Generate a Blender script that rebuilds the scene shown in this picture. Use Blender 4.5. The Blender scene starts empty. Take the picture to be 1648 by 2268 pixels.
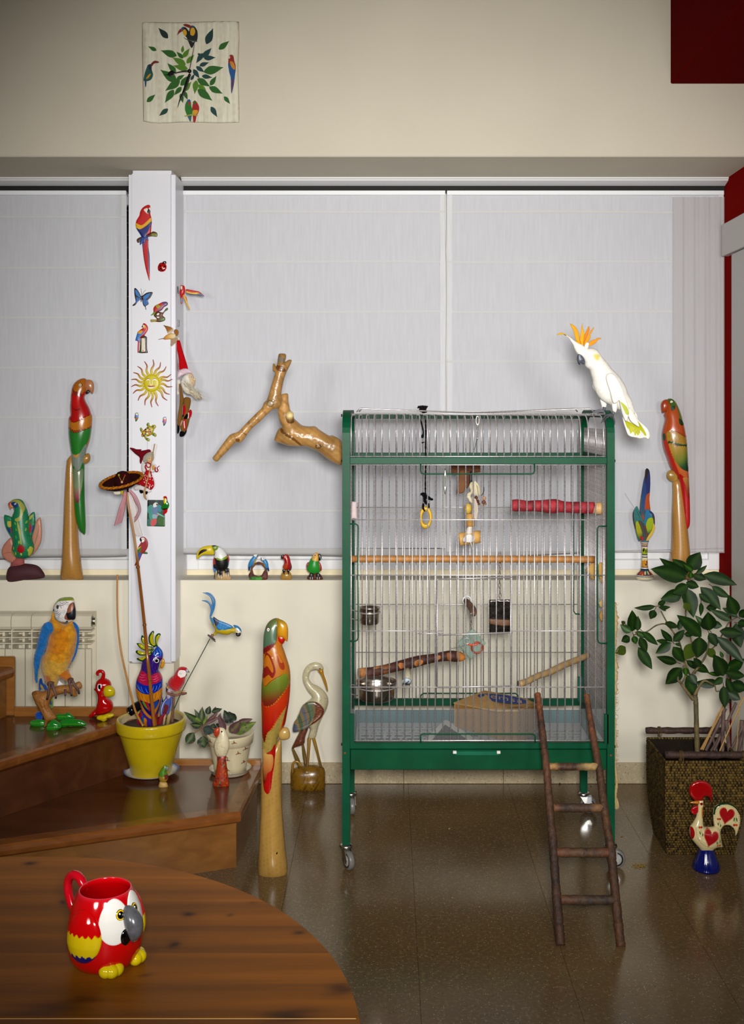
import bpy, bmesh, math, random
import numpy as np
from mathutils import Vector, Matrix
from mathutils.geometry import delaunay_2d_cdt
random.seed(7); RNG = np.random.default_rng(7)
SC = bpy.context.scene
COLL = SC.collection
# ---------------------------------------------------------------- camera (level, lens shifted; 2400 px focal length on a 1648 px wide frame)
F, CX, CY, H = 2400.0, 858.0, 908.0, 1.5
cam = bpy.data.objects.new('camera', bpy.data.cameras.new('camera'))
COLL.objects.link(cam)
cam.location = (0, 0, H); cam.rotation_euler = (math.radians(90), 0, 0)
cam.data.sensor_fit = 'HORIZONTAL'; cam.data.sensor_width = 36.0
cam.data.lens = F / 1648 * 36
cam.data.shift_x = (824 - CX) / 1648
cam.data.shift_y = (CY - 1134) / 1648
cam.data.clip_start = 0.05
SC.camera = cam
# ---------------------------------------------------------------- world
wd = bpy.data.worlds.new('world'); SC.world = wd; wd.use_nodes = True
wd.node_tree.nodes['Background'].inputs[0].default_value = (1.0, 0.93, 0.84, 1)
wd.node_tree.nodes['Background'].inputs[1].default_value = 0.05
# ---------------------------------------------------------------- lamps: studio flash just above the lens, weaker heads either side
def spot(name, loc, to, watts, size, blend, radius, col):
    l = bpy.data.lights.new(name, 'SPOT'); o = bpy.data.objects.new(name, l); COLL.objects.link(o)
    o.location = loc
    o.rotation_euler = (Vector(to) - Vector(loc)).to_track_quat('-Z', 'Y').to_euler()
    l.energy = watts; l.spot_size = math.radians(size); l.spot_blend = blend
    l.shadow_soft_size = radius; l.color = col
    return o
spot('flash_head', (0.08, -0.1, 1.66), (0.14, 4.3, 1.30), 640, 69, 1.0, 0.16, (1.0, 0.98, 0.95))
spot('flash_head', (1.1, 0.0, 1.80), (0.35, 4.3, 1.25), 130, 68, 1.0, 0.25, (1.0, 0.98, 0.95))
spot('flash_head', (-1.0, 0.0, 1.70), (-0.05, 4.3, 1.25), 130, 68, 1.0, 0.25, (1.0, 0.98, 0.95))
# ---------------------------------------------------------------- exposure
SC.view_settings.view_transform = 'Standard'
SC.view_settings.look = 'None'
SC.view_settings.exposure = 0.0
SC.view_settings.gamma = 1.0
SC.view_settings.use_curve_mapping = False
SC.cycles.use_denoising = True
SC.cycles.caustics_reflective = False; SC.cycles.caustics_refractive = False
SC.cycles.max_bounces = 8
SC.cycles.transparent_max_bounces = 24
# ================================================================ helpers
def W(x, y, Y): return Vector(((x - CX) / F * Y, Y, H - (y - CY) / F * Y))
def Zat(y, Y): return H - (y - CY) / F * Y
def Xat(x, Y): return (x - CX) / F * Y
def V(ox, oy, s):
    def f(t):
        a = [[float(c) for c in p.split(',')] for p in t.split()]
        return [[ox + p[0] / s, oy + p[1] / s] + [c / s for c in p[2:]] for p in a]
    return f
def lin(c): return c / 12.92 if c <= 0.04045 else ((c + 0.055) / 1.055) ** 2.4
_hx = {}
def hx(h):
    if isinstance(h, (tuple, list, np.ndarray)): return np.array(h[:3], float)
    if h not in _hx:
        s = h.lstrip('#'); _hx[h] = np.array([lin(int(s[i:i + 2], 16) / 255) for i in (0, 2, 4)])
    return _hx[h]
def G(p0, p1, *stops):
    """linear colour ramp between two pixel points: stops (t, hex)"""
    ts = [s[0] for s in stops]; cs = np.array([hx(s[1]) for s in stops])
    d = np.array([p1[0] - p0[0], p1[1] - p0[1]], float); L = d @ d
    def f(xy):
        t = ((xy - np.array(p0, float)) @ d) / L
        return np.stack([np.interp(t, ts, cs[:, i]) for i in range(3)], 1)
    return f
def STRK(f, c2, n, ang=90, amt=1.0, seed=0):
    """streaks of colour c2 running at ang degrees over colour f"""
    a = math.radians(ang); u = np.array([-math.sin(a), math.cos(a)])
    r = np.random.default_rng(seed); ph = r.random(64) * 6.28
    def g(xy):
        b = f(xy) if callable(f) else np.tile(hx(f), (len(xy), 1))
        t = xy @ u / n
        w = np.clip(np.sin(t * 6.28 + ph[0]) * .5 + np.sin(t * 13.1 + ph[1] + xy[:, 1] * .02) * .5, 0, 1)[:, None] * amt
        return b * (1 - w) + hx(c2) * w
    return g
def colat(c, xy): return c(xy) if callable(c) else np.tile(hx(c), (len(xy), 1))
# ---------------- materials
MATS = {}
def newmat(name):
    m = bpy.data.materials.new(name); m.use_nodes = True; MATS[name] = m
    return m, m.node_tree.nodes, m.node_tree.links, m.node_tree.nodes['Principled BSDF']
def vmat(name, rough, metal=0.0, coat=0.0, bump=0.0, bscale=200.0, var=0.0, vscale=30.0, sheen=0.0, spec=0.5, stretch=None, sss=0.0, transl=0.0):
    m, N, L, b = newmat(name)
    a = N.new('ShaderNodeVertexColor'); a.layer_name = 'Col'
    out = a.outputs['Color']
    tc = N.new('ShaderNodeTexCoord'); vec = tc.outputs['Object']
    if stretch:
        mp = N.new('ShaderNodeMapping'); mp.inputs['Scale'].default_value = stretch
        L.new(vec, mp.inputs['Vector']); vec = mp.outputs['Vector']
    if var:
        n = N.new('ShaderNodeTexNoise'); n.inputs['Scale'].default_value = vscale; n.inputs['Detail'].default_value = 5
        L.new(vec, n.inputs['Vector'])
        r = N.new('ShaderNodeMapRange'); r.inputs[1].default_value = .3; r.inputs[2].default_value = .7
        r.inputs[3].default_value = 1 - var; r.inputs[4].default_value = 1 + var * .6
        L.new(n.outputs['Fac'], r.inputs[0])
        mx = N.new('ShaderNodeMix'); mx.data_type = 'RGBA'; mx.blend_type = 'MULTIPLY'; mx.inputs[0].default_value = 1
        L.new(out, mx.inputs[6]); L.new(r.outputs[0], mx.inputs[7]); out = mx.outputs[2]
    L.new(out, b.inputs['Base Color'])
    b.inputs['Roughness'].default_value = rough; b.inputs['Metallic'].default_value = metal
    b.inputs['Coat Weight'].default_value = coat; b.inputs['Coat Roughness'].default_value = .06
    b.inputs['Specular IOR Level'].default_value = spec
    if sheen: b.inputs['Sheen Weight'].default_value = sheen
    if bump:
        n2 = N.new('ShaderNodeTexNoise'); n2.inputs['Scale'].default_value = bscale; n2.inputs['Detail'].default_value = 4
        L.new(vec, n2.inputs['Vector'])
        bp = N.new('ShaderNodeBump'); bp.inputs['Strength'].default_value = bump; bp.inputs['Distance'].default_value = .004
        L.new(n2.outputs['Fac'], bp.inputs['Height']); L.new(bp.outputs[0], b.inputs['Normal'])
    if transl:
        t = N.new('ShaderNodeBsdfTransparent'); ms = N.new('ShaderNodeMixShader'); ms.inputs[0].default_value = transl
        L.new(b.outputs[0], ms.inputs[1]); L.new(t.outputs[0], ms.inputs[2])
        L.new(ms.outputs[0], N['Material Output'].inputs[0])
    return m
GLOSS = vmat('glazed_ceramic', .10, coat=.3)
VARN = vmat('varnished_wood', .26, coat=.25, var=.12, vscale=60, stretch=(1, 1, .15))
SATIN = vmat('satin_paint', .38)
MATTE = vmat('matte', .75, var=.06, vscale=80)
FUR = vmat('plush', .95, bump=1.0, bscale=160, var=.30, vscale=55, sheen=.4, spec=.1)
FEATH = vmat('feather', .7, var=.08, vscale=120, spec=.25)
CLOTH = vmat('cloth', .92, bump=.5, bscale=900, spec=.1)
BARK = vmat('bark', .7, bump=1.0, bscale=90, var=.6, vscale=45, stretch=(1, 1, .5))
WOOD = vmat('bare_wood', .55, var=.18, vscale=50, bump=.15, bscale=120, stretch=(1, 1, .3))
DRIFT = vmat('polished_driftwood', .32, var=.42, vscale=16, bump=.35, bscale=40, coat=.15)
CHROME = vmat('chrome', .38, metal=.72, var=.4, vscale=260)
STEEL = vmat('steel', .24, metal=1.0)
GREENP = vmat('green_enamel', .45, var=.25, vscale=9, spec=.16, coat=.0, bump=.05, bscale=70)
PLAST = vmat('plastic', .35)
LEAF = vmat('leaf', .5, var=.2, vscale=40, spec=.22)
PLASTER = vmat('plaster', .95, var=.035, vscale=3, bump=.06, bscale=260, spec=.03)
VOILE = vmat('voile', .95, spec=.05, var=.05, vscale=14, stretch=(6, 1, .6), bump=.1, bscale=700)
SHEER = vmat('sheer', .95, spec=.05, transl=.6)
# ---------------- mesh objects
ORG = {}
DEEP = {'glazed_ceramic', 'varnished_wood', 'satin_paint', 'plush', 'feather', 'cloth', 'bark', 'bare_wood', 'polished_driftwood', 'plastic', 'leaf', 'seagrass', 'matte'}
ROOTS = {}
def tag(o, label=None, cat=None, group=None, kind=None):
    if label: o['label'] = label
    if cat: o['category'] = cat
    if group: o['group'] = group
    if kind: o['kind'] = kind
    return o
def T(name, label, cat, base, group=None):
    o = bpy.data.objects.new(name, None); COLL.objects.link(o)
    o.location = base; o.empty_display_size = .02
    ORG[o.name] = Vector(base)
    return tag(o, label, cat, group)
def mk(name, verts, faces, parent=None, mat=None, col=None, smooth=True, base=None, cornercol=None, facesmooth=None):
    me = bpy.data.meshes.new(name)
    v = np.asarray(verts, float)
    if parent is not None: org = np.array(ORG[parent.name])
    elif base is not None: org = np.array(base)
    else: org = np.array([v[:, 0].mean(), v[:, 1].mean(), v[:, 2].min()])
    me.from_pydata((v - org).tolist(), [], faces)
    if cornercol is not None or col is not None:
        at = me.color_attributes.new('Col', 'FLOAT_COLOR', 'CORNER')
        n = len(me.loops)
        if cornercol is not None: c = np.asarray(cornercol)
        else:
            c = np.asarray(col) if not isinstance(col, str) else hx(col)
            if c.ndim == 1: c = np.tile(c, (n, 1))
            else:
                li = np.zeros(n, np.int32); me.loops.foreach_get('vertex_index', li); c = c[li]
        if mat is not None and mat.name in DEEP: c = .94 * c ** 1.14
        at.data.foreach_set('color', np.concatenate([c, np.ones((n, 1))], 1).astype(np.float32).ravel())
    me.polygons.foreach_set('use_smooth', [bool(smooth)] * len(me.polygons))
    if mat: me.materials.append(mat)
    o = bpy.data.objects.new(name, me); COLL.objects.link(o)
    if parent is not None:
        o.parent = parent; ORG[o.name] = ORG[parent.name]
    else:
        o.location = org; ORG[o.name] = Vector(org)
    return o
def dup(o, parent, off, name=None):
    c = o.copy(); COLL.objects.link(c); c.parent = parent
    c.location = off; ORG[c.name] = ORG[parent.name] if parent else Vector(off)
    return c
def boxdata(x0, x1, y0, y1, z0, z1, bev=0.0, seg=1):
    bm = bmesh.new(); bmesh.ops.create_cube(bm, size=1)
    for v in bm.verts:
        v.co = Vector(((x0 + x1) / 2 + v.co.x * (x1 - x0), (y0 + y1) / 2 + v.co.y * (y1 - y0), (z0 + z1) / 2 + v.co.z * (z1 - z0)))
    if bev: bmesh.ops.bevel(bm, geom=bm.edges[:], offset=bev, segments=seg, affect='EDGES')
    bm.verts.index_update()
    r = ([v.co[:] for v in bm.verts], [[v.index for v in f.verts] for f in bm.faces]); bm.free()
    return r
def box(name, x0, x1, y0, y1, z0, z1, parent=None, mat=None, col='#ffffff', bev=0.0, seg=1, base=None, smooth=False):
    v, f = boxdata(x0, x1, y0, y1, z0, z1, bev, seg)
    return mk(name, v, f, parent, mat, col, smooth, base)
def prism(name, poly, axis, a, b, parent=None, mat=None, col='#ffffff', base=None):
    """extrude a 2-D polygon; axis 'z': (x,y), 'y': (x,z), 'x': (y,z)"""
    n = len(poly)
    def pt(p, t): return (p[0], p[1], t) if axis == 'z' else ((p[0], t, p[1]) if axis == 'y' else (t, p[0], p[1]))
    v = [pt(p, a) for p in poly] + [pt(p, b) for p in poly]
    f = [list(range(n))[::-1], list(range(n, 2 * n))] + [[i, (i + 1) % n, n + (i + 1) % n, n + i] for i in range(n)]
    bm = bmesh.new(); vs = [bm.verts.new(p) for p in v]
    for q in f: bm.faces.new([vs[i] for i in q])
    bmesh.ops.recalc_face_normals(bm, faces=bm.faces[:]); bm.verts.index_update()
    f = [[q.index for q in fc.verts] for fc in bm.faces]; bm.free()
    return mk(name, v, f, parent, mat, col, False, base)
def cr(pts, step, closed=False):
    """Catmull-Rom through pts (n-D), resampled about every step"""
    P = np.asarray(pts, float); n = len(P); out = []
    rng = range(n) if closed else range(n - 1)
    for i in rng:
        if closed: p0, p1, p2, p3 = P[i - 1], P[i], P[(i + 1) % n], P[(i + 2) % n]
        else: p0, p1, p2, p3 = P[max(i - 1, 0)], P[i], P[i + 1], P[min(i + 2, n - 1)]
        m = max(1, int(round(np.linalg.norm((p2 - p1)[:3]) / step)))
        for k in range(m):
            t = k / m
            out.append(.5 * ((2 * p1) + (-p0 + p2) * t + (2 * p0 - 5 * p1 + 4 * p2 - p3) * t * t + (-p0 + 3 * p1 - 3 * p2 + p3) * t ** 3))
    if not closed: out.append(P[-1])
    return np.array(out)
def tubedata(pts, rad, seg=10, flat=1.0, cap=True, flatdir=None):
    P = np.asarray(pts, float); n = len(P)
    R = np.full(n, rad, float) if np.isscalar(rad) else np.asarray(rad, float)
    Tn = np.gradient(P, axis=0); Tn /= np.linalg.norm(Tn, axis=1)[:, None] + 1e-12
    ref = np.array([0, 1, 0.]) if flatdir is None else np.asarray(flatdir, float)
    if abs(Tn[0] @ ref) > .95: ref = np.array([1., 0, 0])
    u = ref - Tn[0] * (ref @ Tn[0]); u /= np.linalg.norm(u)
    V_ = []; a = np.linspace(0, 2 * math.pi, seg, endpoint=False)
    for i in range(n):
        u = u - Tn[i] * (u @ Tn[i]); u /= np.linalg.norm(u) + 1e-12
        w = np.cross(Tn[i], u)
        V_.append(P[i] + R[i] * (flat * np.cos(a)[:, None] * u + np.sin(a)[:, None] * w))
    V_ = np.concatenate(V_); Fc = []
    for i in range(n - 1):
        for k in range(seg):
            k2 = (k + 1) % seg
            Fc.append([i * seg + k, i * seg + k2, (i + 1) * seg + k2, (i + 1) * seg + k])
    if cap:
        Fc.append(list(range(seg))[::-1]); Fc.append(list(range((n - 1) * seg, n * seg)))
    return V_, Fc
def tube(name, pts, rad, parent=None, mat=None, col='#ffffff', seg=10, flat=1.0, smooth_path=None, base=None, flatdir=None, cols=None, smooth=True):
    P = np.asarray([list(p) for p in pts], float)
    if smooth_path:
        R = np.full(len(P), rad, float) if np.isscalar(rad) else np.asarray(rad, float)
        Q = cr(np.concatenate([P, R[:, None]], 1), smooth_path); P, rad = Q[:, :3], np.abs(Q[:, 3])
    v, f = tubedata(P, rad, seg, flat, True, flatdir)
    c = col
    if cols is not None:  # list of (t,hex) along the length
        t = np.repeat(np.linspace(0, 1, len(P)), seg); ts = [q[0] for q in cols]; cs = np.array([hx(q[1]) for q in cols])
        c = np.stack([np.interp(t, ts, cs[:, i]) for i in range(3)], 1)
    return mk(name, v, f, parent, mat, c, smooth, base)
def tubep(name, pr, Y, parent=None, mat=None, col='#ffffff', seg=10, step=3.0, flat=1.0, cols=None, base=None, rough=0.0):
    """tube through pixel points [x, y, r] at depth Y (number or list)"""
    a = np.asarray(pr, float); n = len(a)
    Ys = np.full(n, Y, float) if np.isscalar(Y) else np.asarray(Y, float)
    q = np.concatenate([a, Ys[:, None]], 1)
    if step: q = cr(q, step)
    P = np.array([W(r[0], r[1], r[3]) for r in q]); R = np.abs(q[:, 2]) * q[:, 3] / F
    if rough: R = R * (1 + rough * RNG.standard_normal(len(R)))
    return tube(name, P, R, parent, mat, col, seg, flat, None, base, None, cols)
def lathedata(prof, c, seg=32, tilt=None):
    a = np.linspace(0, 2 * math.pi, seg, endpoint=False)
    v = []; f = []
    for r, z in prof:
        v.append(np.stack([c[0] + r * np.sin(a), c[1] - r * np.cos(a), np.full(seg, c[2] + z)], 1))
    v = np.concatenate(v)
    for i in range(len(prof) - 1):
        for k in range(seg):
            k2 = (k + 1) % seg
            f.append([i * seg + k, i * seg + k2, (i + 1) * seg + k2, (i + 1) * seg + k])
    f.append(list(range(seg))[::-1]); f.append(list(range((len(prof) - 1) * seg, len(prof) * seg)))
    return v, f
def lathe(name, prof, c, parent=None, mat=None, col='#ffffff', seg=32, smooth=True, base=None, bands=None):
    v, f = lathedata(prof, c, seg)
    cc = col
    if bands is not None: cc = np.repeat(np.array([hx(b) for b in bands]), seg, 0)
    return mk(name, v, f, parent, mat, cc, smooth, base)
def sphere(name, c, r, parent=None, mat=None, col='#ffffff', seg=16, squash=(1, 1, 1), base=None):
    prof = [(r * math.cos(t) * 1.0, r * math.sin(t)) for t in np.linspace(-math.pi / 2 + .08, math.pi / 2 - .08, max(6, seg // 2))]
    v, f = lathedata(prof, (0, 0, 0), seg)
    v = v * np.array(squash) + np.array(c)
    return mk(name, v, f, parent, mat, col, True, base)
def torus(name, c, R, r, parent=None, mat=None, col='#ffffff', seg=28, seg2=8, rot=None, base=None, squash=1.0, arc=2 * math.pi):
    v = []; f = []
    for i in range(seg):
        a = arc * i / seg
        for k in range(seg2):
            b = 2 * math.pi * k / seg2
            v.append(((R + r * math.cos(b)) * math.cos(a), r * math.sin(b), (R + r * math.cos(b)) * math.sin(a) * squash))
    for i in range(seg):
        for k in range(seg2):
            f.append([i * seg2 + k, ((i + 1) % seg) * seg2 + k, ((i + 1) % seg) * seg2 + (k + 1) % seg2, i * seg2 + (k + 1) % seg2])
    v = np.array(v)
    if rot is not None: v = v @ np.array(Matrix.Rotation(rot[1], 3, rot[0])).T
    return mk(name, v + np.array(c), f, parent, mat, col, True, base)
# ---------------- point in polygon, distance
def inpoly(P, poly):
    x, y = P[:, 0], P[:, 1]; r = np.zeros(len(P), bool); n = len(poly)
    for i in range(n):
        x0, y0 = poly[i]; x1, y1 = poly[(i + 1) % n]
        if y0 == y1: continue
        m = ((y0 > y) != (y1 > y)) & (x < (x1 - x0) * (y - y0) / (y1 - y0) + x0)
        r ^= m
    return r
def dseg(P, poly):
    A = np.asarray(poly); B = np.roll(A, -1, 0); d = np.full(len(P), 1e9)
    for a, b in zip(A, B):
        ab = b - a; t = np.clip(((P - a) @ ab) / (ab @ ab + 1e-12), 0, 1)
        d = np.minimum(d, np.linalg.norm(P - (a + t[:, None] * ab), axis=1))
    return d
HF = {}
def inflate(name, outline, Y, parent=None, mat=None, col='#ffffff', paints=(), k=1.0, cap=None, flat=False, n=420, sharp=False, base=None, jag=0.0, dy=None, bumpn=0.0, backcol=None):
    """solid with the given outline (pixels): both faces bulge so that a strip is round (k=1). cap limits the half thickness (pixels).
    paints: [(polygon, colour, sharp?)] colour fields whose borders become mesh edges. flat: plane back. dy(xy)->metres bends it in depth."""
    o = np.asarray([p[:2] for p in outline], float)
    A = .5 * abs(np.sum(o[:, 0] * np.roll(o[:, 1], -1) - o[:, 1] * np.roll(o[:, 0], -1)))
    s = max(math.sqrt(A / n), .35)
    if not sharp: o = cr(o, s * .8, True)
    else:
        q = []
        for i in range(len(o)):
            a, b = o[i], o[(i + 1) % len(o)]; m = max(1, int(np.linalg.norm(b - a) / (s * .8)))
            q += [a + (b - a) * t / m for t in range(m)]
        o = np.array(q)
    if jag: o = o + RNG.standard_normal(o.shape) * jag
    lo, hi = o.min(0), o.max(0)
    gx, gy = np.meshgrid(np.arange(lo[0], hi[0] + s, s), np.arange(lo[1], hi[1] + s, s * .87))
    gx[1::2] += s / 2
    g = np.stack([gx.ravel(), gy.ravel()], 1) + RNG.standard_normal((gx.size, 2)) * s * .03
    g = g[inpoly(g, o)]
    if len(g): g = g[dseg(g, o) > .62 * s]
    d = np.roll(o, -1, 0) - np.roll(o, 1, 0); nr = np.stack([-d[:, 1], d[:, 0]], 1); nr /= np.linalg.norm(nr, axis=1)[:, None] + 1e-9
    ins = []
    for sg in (1, -1):
        t = o + sg * nr * s * .3
        t = t[inpoly(t, o)]
        if len(t): ins.append(t[dseg(t, o) > .2 * s])
    pts = [o, g] + ins[:2]
    edges = [(i, (i + 1) % len(o)) for i in range(len(o))]
    off = sum(len(p) for p in pts); pp = []
    for p in paints:
        q = np.asarray([a[:2] for a in p[0]], float)
        q = cr(q, max(s * .6, 1.0), True) if not (len(p) > 2 and p[2]) else q
        if len(p) > 3:   # feathered edge: scallops of the given height
            q = cr(q, .8, True); d_ = np.roll(q, -1, 0) - np.roll(q, 1, 0); nr_ = np.stack([-d_[:, 1], d_[:, 0]], 1) / (np.linalg.norm(d_, axis=1)[:, None] + 1e-9)
            L_ = np.cumsum(np.linalg.norm(d_, axis=1)) / 2; q = q + nr_ * (np.abs(np.sin(L_ * 3.14 / 5.5 + .6 * np.sin(L_ * .21)))[:, None] - .5) * p[3]
        pp.append(q); pts.append(q)
        edges += [(off + i, off + (i + 1) % len(q)) for i in range(len(q))]; off += len(q)
    allp = np.concatenate([p for p in pts if len(p)])
    rv, re, rf, *_ = delaunay_2d_cdt([Vector(p) for p in allp], edges, [], 0, 1e-4)
    P = np.array([v[:] for v in rv]); Tr = np.array([t for t in rf if len(t) == 3])
    cen = P[Tr].mean(1); keep = inpoly(cen, o)
    ar = .5 * ((P[Tr[:, 1], 0] - P[Tr[:, 0], 0]) * (P[Tr[:, 2], 1] - P[Tr[:, 0], 1]) - (P[Tr[:, 1], 1] - P[Tr[:, 0], 1]) * (P[Tr[:, 2], 0] - P[Tr[:, 0], 0]))
    keep &= np.abs(ar) > 1e-6
    Tr = Tr[keep]; cen = cen[keep]; ar = np.abs(ar[keep])
    used = np.unique(Tr); mp = -np.ones(len(P), int); mp[used] = np.arange(len(used)); P = P[used]; Tr = mp[Tr]
    # boundary verts
    E = np.sort(np.concatenate([Tr[:, [0, 1]], Tr[:, [1, 2]], Tr[:, [2, 0]]]), 1)
    ue, cnt = np.unique(E, axis=0, return_counts=True)
    bd = np.zeros(len(P), bool); bd[ue[cnt == 1].ravel()] = True
    N = len(P); idx = -np.ones(N, int); idx[~bd] = np.arange((~bd).sum()); M = (~bd).sum()
    h = np.zeros(N)
    if M:
        L = np.zeros((M, M)); bvec = np.zeros(N)
        for c0 in range(3):
            i, j, kk = Tr[:, c0], Tr[:, (c0 + 1) % 3], Tr[:, (c0 + 2) % 3]
            e1, e2 = P[i] - P[kk], P[j] - P[kk]
            ct = np.clip((e1 * e2).sum(1) / (np.abs(e1[:, 0] * e2[:, 1] - e1[:, 1] * e2[:, 0]) + 1e-9), .01, 20) * .5
            np.add.at(bvec, i, ar / 3)
            ii, jj = idx[i], idx[j]
            a = ii >= 0; b2 = jj >= 0; ab = a & b2
            np.add.at(L, (ii[a], ii[a]), ct[a]); np.add.at(L, (jj[b2], jj[b2]), ct[b2])
            np.add.at(L, (ii[ab], jj[ab]), -ct[ab]); np.add.at(L, (jj[ab], ii[ab]), -ct[ab])
        u = np.linalg.solve(L + np.eye(M) * 1e-9, bvec[~bd])
        h[~bd] = np.sqrt(np.maximum(2 * u, 0)) * k
    if cap: h = cap * np.tanh(h / cap)
    if bumpn: h = h * (1 + bumpn * RNG.standard_normal(N))
    sc = Y / F
    base_y = np.full(N, Y) + (dy(P) if dy else 0)
    Wd = np.stack([(P[:, 0] - CX) * sc, base_y, H - (P[:, 1] - CY) * sc], 1)
    Fr = Wd.copy(); Fr[:, 1] -= h * sc
    Bk = Wd.copy(); Bk[:, 1] += (0 if flat else h * sc)
    bi = np.arange(N); bi2 = np.where(bd, bi, -1)
    nb = np.cumsum(~bd) - 1 + N
    back = np.where(bd, bi, nb)
    verts = np.concatenate([Fr, Bk[~bd]])
    s2 = (P[Tr[:, 1], 0] - P[Tr[:, 0], 0]) * (P[Tr[:, 2], 1] - P[Tr[:, 0], 1]) - (P[Tr[:, 1], 1] - P[Tr[:, 0], 1]) * (P[Tr[:, 2], 0] - P[Tr[:, 0], 0])
    Tr = np.where((s2 > 0)[:, None], Tr[:, ::-1], Tr)   # image y runs down -> front faces look to -y
    TrF = Tr[:, ::-1]; TrB = back[Tr]
    pid = np.full(len(Tr), -1)
    for q, poly in enumerate(pp): pid[inpoly(cen, poly)] = q
    cf = np.zeros((len(Tr), 3, 3))
    for q in range(-1, len(pp)):
        m = pid == q
        if m.any():
            c = col if q < 0 else paints[q][1]
            cf[m] = colat(c, P[TrF[m]].reshape(-1, 2)).reshape(-1, 3, 3)
    cbk = cf[:, ::-1] if backcol is None else np.tile(hx(backcol), (len(Tr), 3, 1))
    cc = np.concatenate([cf.reshape(-1, 3), cbk.reshape(-1, 3)])
    ob = mk(name, verts, TrF.tolist() + TrB.tolist(), parent, mat, None, True, base, cornercol=cc)
    HF[ob.name] = (P, Fr[:, 1])
    return ob
def fy(ob, x, y):
    """depth of the front surface of an inflated part at pixel (x, y)"""
    P, yy = HF[ob.name]; d = (P[:, 0] - x) ** 2 + (P[:, 1] - y) ** 2
    i = np.argsort(d)[:3]; w = 1 / (d[i] + .05)
    return float((yy[i] * w).sum() / w.sum())
def ell(x, y, rx, ry=None, ang=0, m=14):
    ry = rx if ry is None else ry; a = math.radians(ang)
    return [[x + rx * math.cos(t) * math.cos(a) - ry * math.sin(t) * math.sin(a), y + rx * math.cos(t) * math.sin(a) + ry * math.sin(t) * math.cos(a)] for t in np.linspace(0, 2 * math.pi, m, endpoint=False)]
def leafpoly(x0, y0, x1, y1, w, skew=0.0, m=6):
    """pointed leaf outline from base to tip, half width w"""
    d = np.array([x1 - x0, y1 - y0], float); L = np.linalg.norm(d); d /= L; nrm = np.array([-d[1], d[0]])
    ts = [.0, .12, .3, .5, .7, .88]; ws = [.12, .62, 1, .93, .6, .22]
    a = [np.array([x0, y0]) + d * L * t + nrm * w * (q + skew * t) for t, q in zip(ts, ws)]
    b = [np.array([x0, y0]) + d * L * t - nrm * w * (q - skew * t) for t, q in zip(ts, ws)]
    return [list(p) for p in a] + [[x1, y1]] + [list(p) for p in b[::-1]]
def eye(parent, x, y, r, Yf, rings, mat=None, name='eye', squash=1.0):
    """stack of shallow discs, rings [(relative radius, hex)]"""
    V_ = []; Fc = []; cc = []
    for q, (rr, c) in enumerate(rings):
        a = np.linspace(0, 2 * math.pi, 14, endpoint=False); s = Yf / F; R = r * rr
        o = len(V_); yy = Yf - (q + 1) * max(.0005, r * s * .16)
        cxw, czw = (x - CX) * s, H - (y - CY) * s
        for t in a: V_.append((cxw + R * s * math.cos(t), yy + r * s * .5, czw + R * s * squash * math.sin(t)))
        for t in a: V_.append((cxw + R * s * .92 * math.cos(t), yy, czw + R * s * .92 * squash * math.sin(t)))
        for i in range(14): Fc.append([o + i, o + (i + 1) % 14, o + 14 + (i + 1) % 14, o + 14 + i])
        Fc.append([o + 14 + i for i in range(14)])
        cc += [hx(c)] * 28
    return mk(name, V_, Fc, parent, mat or GLOSS, np.array(cc), False)
# ================================================================ surface materials of the room
def rgb(N, h):
    n = N.new('ShaderNodeRGB'); c = hx(h); n.outputs[0].default_value = (*c, 1); return n.outputs[0]
def terrazzo(name, base, dark, light, rough, scale=1.0, refl=.5):
    m, N, L, b = newmat(name)
    g = N.new('ShaderNodeNewGeometry')
    def noise(sc, det=2):
        n = N.new('ShaderNodeTexNoise'); n.inputs['Scale'].default_value = sc * scale; n.inputs['Detail'].default_value = det
        L.new(g.outputs['Position'], n.inputs['Vector']); return n.outputs['Fac']
    def vor(sc):
        n = N.new('ShaderNodeTexVoronoi'); n.inputs['Scale'].default_value = sc * scale
        L.new(g.outputs['Position'], n.inputs['Vector']); return n
    def ramp(f, a, c):
        r = N.new('ShaderNodeMapRange'); r.inputs[1].default_value = a; r.inputs[2].default_value = c; L.new(f, r.inputs[0]); return r.outputs[0]
    def mix(f, a, c):
        x = N.new('ShaderNodeMix'); x.data_type = 'RGBA'; L.new(f, x.inputs[0]); L.new(a, x.inputs[6]); L.new(c, x.inputs[7]); return x.outputs[2]
    col = mix(ramp(noise(2.2, 3), .35, .7), rgb(N, base), rgb(N, dark))
    col = mix(ramp(noise(90), .5, .75), col, rgb(N, light))
    v = vor(190); w = N.new('ShaderNodeMath'); w.operation = 'MULTIPLY'
    L.new(ramp(v.outputs['Distance'], .34, .22), w.inputs[0])
    sp = N.new('ShaderNodeSeparateColor'); L.new(v.outputs['Color'], sp.inputs[0]); L.new(ramp(sp.outputs[0], .86, .9), w.inputs[1])
    col = mix(w.outputs[0], col, rgb(N, '#a8956c'))
    v2 = vor(150); w2 = N.new('ShaderNodeMath'); w2.operation = 'MULTIPLY'
    L.new(ramp(v2.outputs['Distance'], .3, .18), w2.inputs[0])
    sp2 = N.new('ShaderNodeSeparateColor'); L.new(v2.outputs['Color'], sp2.inputs[0]); L.new(ramp(sp2.outputs[1], .92, .95), w2.inputs[1])
    col = mix(w2.outputs[0], col, rgb(N, '#2a1a0c'))
    L.new(col, b.inputs['Base Color'])
    r = N.new('ShaderNodeMapRange'); r.inputs[3].default_value = rough; r.inputs[4].default_value = rough + .12; L.new(noise(5, 4), r.inputs[0]); L.new(r.outputs[0], b.inputs['Roughness'])
    b.inputs['Specular IOR Level'].default_value = refl
    return m
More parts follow.
